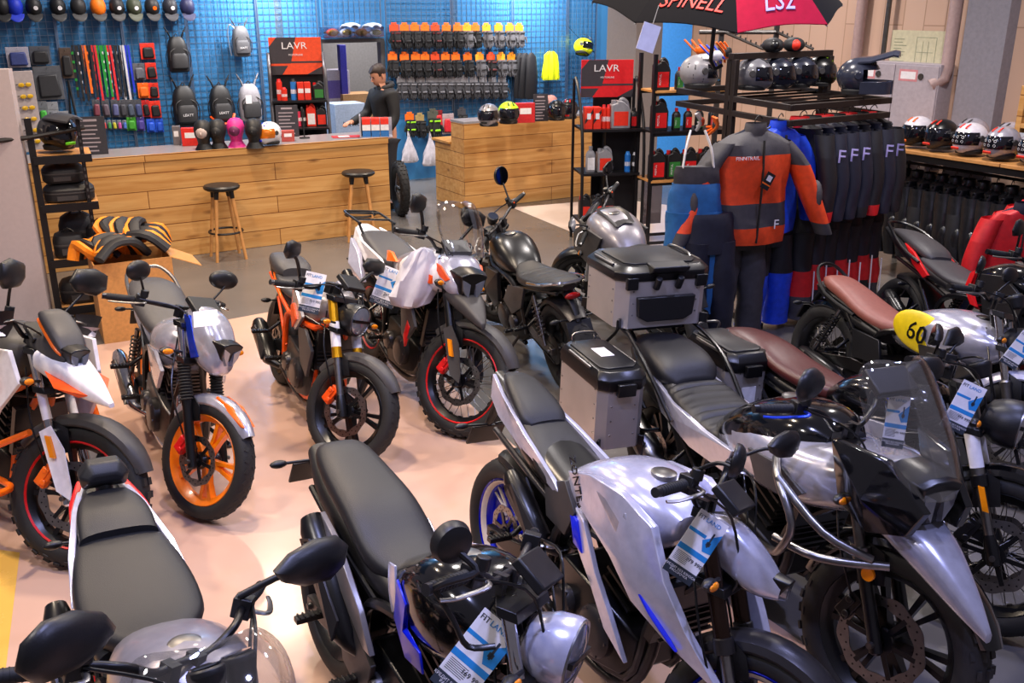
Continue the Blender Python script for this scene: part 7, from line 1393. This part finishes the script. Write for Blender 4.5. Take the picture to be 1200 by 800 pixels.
# faces -y in his own frame, x to his left
J = {'pelvis': (0, 0, .95, .13), 'waist': (0, .0, 1.1, .125), 'chest': (0, -.01, 1.30, .14), 'top': (0, .0, 1.43, .09), 'neck': (0, -.02, 1.50, .052), 'skull': (0, -.045, 1.58, .06)}
Ed = [('pelvis', 'waist'), ('waist', 'chest'), ('chest', 'top'), ('top', 'neck'), ('neck', 'skull')]
arm = {1: [(.19, .0, 1.40, .062), (.25, .0, 1.14, .045), (.27, -.16, .98, .036), (.27, -.21, .95, .026)], -1: [(-.19, -.01, 1.40, .062), (-.26, -.10, 1.16, .045), (-.17, -.34, 1.09, .036), (-.14, -.40, 1.085, .026)]}
for s in (1, -1):
    pv = 'top'
    for i, q in enumerate(arm[s]): k = f'a{s}{i}'; J[k] = q; Ed.append((pv, k)); pv = k
    w_ = V(arm[s][-1][:3]); e_ = (w_-V(arm[s][-2][:3])).normalized(); sd = e_.cross(V((0, 0, 1))).normalized()*s*-1
    p = w_+e_*.05; J[f'p{s}'] = (*p, .03); Ed.append((pv, f'p{s}'))
    for f in range(4):
        b = p+e_*.035+sd*(-.027+.018*f); L_ = (.03, .036, .034, .026)[f]; c1 = b+e_*L_+V((0, 0, -.008)); c2 = c1+e_*L_*.8+V((0, 0, -.02))
        J[f'f{s}{f}a'] = (*b, .0095); J[f'f{s}{f}b'] = (*c1, .0088); J[f'f{s}{f}c'] = (*c2, .0075); Ed += [(f'p{s}', f'f{s}{f}a'), (f'f{s}{f}a', f'f{s}{f}b'), (f'f{s}{f}b', f'f{s}{f}c')]
    b = w_+e_*.025-sd*.03; c1 = b+e_*.03-sd*.022; J[f't{s}a'] = (*b, .011); J[f't{s}b'] = (*c1, .0095); J[f't{s}c'] = (*(c1+e_*.025), .008); Ed += [(pv, f't{s}a'), (f't{s}a', f't{s}b'), (f't{s}b', f't{s}c')]
    for i, q in enumerate([(s*.095, 0, .86, .095), (s*.11, -.02, .48, .06), (s*.12, .02, .09, .042), (s*.125, -.09, .045, .036), (s*.13, -.17, .035, .028)]):
        k = f'l{s}{i}'; J[k] = q; Ed.append(('pelvis' if i == 0 else f'l{s}{i-1}', k))
hd = MX.Translation(V((0, -.03, 1.55))) @ MX.Rotation(-.42, 4, 'X') @ MX.Translation(V((0, 0, 0)))
hd = MX.Translation(V((0, -.025, 1.53))) @ MX.Rotation(.35, 4, 'X')
def head(g):
    n = 24; rg = []
    for z, wx, f, b in ((-.01, .035, .055, .03), (.02, .055, .085, .055), (.05, .064, .098, .075), (.085, .070, .10, .088), (.115, .074, .098, .095), (.15, .076, .10, .098), (.185, .07, .092, .092), (.215, .052, .066, .07), (.232, .025, .03, .035)):
        rg.append([hd @ V((wx*cos(a), (-f if sin(a) < 0 else b)*abs(sin(a))**1.0 if True else 0, z)) for a in [2*pi*j/n for j in range(n)]])
    g.loft(rg)
    g.loft([[hd @ V((x*w_, y, z)) for x in (-1, 0, 1)]+[hd @ V((0, y+.03, z))] for z, y, w_ in ((.125, -.098, .008), (.10, -.108, .011), (.078, -.122, .016), (.07, -.108, .017))])
    for s in (1, -1):
        g.loft([[hd @ V((s*(.072+dx), y, z)) for y, z in ((-.005, .125), (.02, .13), (.026, .105), (.012, .075), (-.002, .08))] for dx in (-.004, .014)])
    g.loft([[hd @ V((x, y, .040+dz)) for dz in (-.007, 0, .007, 0)] for x, y in ((-.026, -.09), (0, -.104), (.026, -.09))])
bd = skinmesh(J, Ed, skin_m, 'body', t, head)
g = G(hair_m); n = 26; rg = []
for z, k_ in ((.115, 1.03), (.15, 1.06), (.185, 1.08), (.22, 1.0), (.243, .45)):
    rg.append([hd @ V(((.076*k_*(1 if z < .2 else .8))*cos(a), ((-.070 if z < .16 else -.102 if z < .2 else -.075) if sin(a) < 0 else .104)*abs(sin(a))*k_*(1 if z < .2 else .9), z+.006*sin(a*5))) for a in [2*pi*j/n for j in range(n)]])
g.loft(rg).build('hair', t, ang=80)
g = G(mat('eye_dark', '1c1512', .3)); [g.ell(hd @ V((s*.031, -.094, .112)), (.012, .006, .006), 8, 6) for s in (1, -1)]; g.use(hair_m); [g.box(hd @ V((s*.032, -.098, .130)), (.03, .008, .006)) for s in (1, -1)]; g.build('eyes_and_brows', t)
Hj = {k: J[k] for k in ('pelvis', 'waist', 'chest', 'top')}; Hj = {k: (*v[:3], v[3]*1.18) for k, v in Hj.items()}; Hj['top'] = (0, 0, 1.44, .135); Hj['pelvis'] = (0, 0, .93, .155); Hj['nk'] = (0, -.01, 1.485, .085); He = Ed[:3]+[('top', 'nk')]
for s in (1, -1):
    pv = 'top'
    for i in range(3): q = arm[s][i]; Hj[f'a{s}{i}'] = (*q[:3], q[3]*1.5); He.append((pv, f'a{s}{i}')); pv = f'a{s}{i}'
    w_ = V(arm[s][2][:3]).lerp(V(arm[s][3][:3]), .75); Hj[f'a{s}3'] = (*w_, .04); He.append((pv, f'a{s}3'))
skinmesh(Hj, He, hood_m, 'sweatshirt', t, lambda g: g.tube([(.09*cos(a), .02+.085*sin(a), 1.50+.03*sin(a)) for a in [2*pi*j/20 for j in range(20)]], .035, 10, closed=True))
Tj = {'p': (0, 0, .94, .145)}; Te = []
for s in (1, -1):
    for i, q in enumerate([(s*.095, 0, .84, .105), (s*.11, -.02, .48, .075), (s*.12, .02, .1, .062)]): Tj[f'{s}{i}'] = q; Te.append(('p' if i == 0 else f'{s}{i-1}', f'{s}{i}'))
skinmesh(Tj, Te, jean_m, 'trousers', t)
for s in (1, -1): skinmesh({'a': (s*.12, .04, .06, .052), 'b': (s*.125, -.08, .05, .05), 'c': (s*.13, -.18, .045, .04)}, [('a', 'b'), ('b', 'c')], K['black'], 'shoe', t)
# ================================================================ price cards and other small things on the machines
def card(label, u, v, d, wpx, hpx, roll=0., yaw=0., pitch=0., price=''):
    """card hung at distance d along the line of sight; real size from its width at that distance"""
    r = ray(u, v); p = V((0, 0, CH))+r.normalized()*d; k = d/r.length
    e = MX.Rotation(yaw, 3, 'Z') @ MX.Rotation(pitch, 3, 'X') @ MX.Rotation(roll, 3, 'Y')
    return tag_card(label, p, tuple(e.to_euler()), wpx*k, hpx*k, price=price)
card('price card on the tank of the black naked motorcycle with golden fork', 366, 343, 5.45, 24, 48, .25, .1, -.3, '169 990')
card('price card on the white adventure tourer beside the white plastic wrap', 454, 336, 5.95, 28, 46, .42, .2, -.3, '249 990')
card('price card hanging at the bottom centre on the blue tanked motorcycle', 556, 770, 2.62, 52, 104, .62, -.1, -.55, '169 990')
card('price card on the silver naked motorcycle with blue wheels', 815, 641, 3.0, 38, 84, .55, -.1, -.4, '279 990')
card('price card behind the clear windscreen of the silver adventure motorcycle', 1050, 494, 3.55, 24, 62, .05, -.3, -.3, '549 990')
card('price card on the fork of the dark scrambler', 1129, 477, 3.75, 28, 60, .38, -.2, -.25, '399 990')
card('price card at the right photo edge by the cafe racer', 1194, 410, 4.9, 20, 44, .5, -.3, -.2)
q = V((0, 0, CH))+ray(241, 373).normalized()*4.72
tag(G(K['paper']).bb(-.055, .055, -.001, .001, -.04, .04).build('note_card', None, q, (-.7, -.05, .2)), 'blank white note on the windscreen of the orange wheeled motorcycle', 'note')
q = V((0, 0, CH))+ray(485, 318).normalized()*5.72
t = thing('plastic_wrap', 'crumpled white plastic wrap hanging on the white adventure tourer', 'plastic wrap', q, (0, 0, .2))
G(mat('white_wrap', 'd9d5de', .3, var=.1, scale=15)).loft([[V((w_*cos(a)*(1+.18*sin(4*a+z*25))+.25*(z+.1), -d_*sin(a)*(1+.25*sin(6*a+z*9)), z)) for a in [2*pi*i/28 for i in range(28)]] for z, w_, d_ in ((.14, .02, .02), (.12, .06, .03), (.05, .09, .05), (-.04, .12, .06), (-.14, .13, .06), (-.2, .10, .05), (-.22, .05, .03))]).build('wrap', t)
pk = V((0, 0, CH))+ray(728, 426).normalized()*4.66
# ---------------------------------------------------------------- camera
cd = bpy.data.cameras.new('camera'); cam = bpy.data.objects.new('camera', cd); C.objects.link(cam)
cam.location = (0, 0, CH); cam.rotation_euler = (pi/2-TH, 0, 0)
cd.sensor_fit = 'HORIZONTAL'; cd.sensor_width = 36; cd.lens = 36*F/1200; cd.clip_start = .05; cd.clip_end = 100
S.camera = cam
S.view_settings.view_transform = 'Standard'; S.view_settings.look = 'None'; S.view_settings.gamma = 1; S.view_settings.use_curve_mapping = False
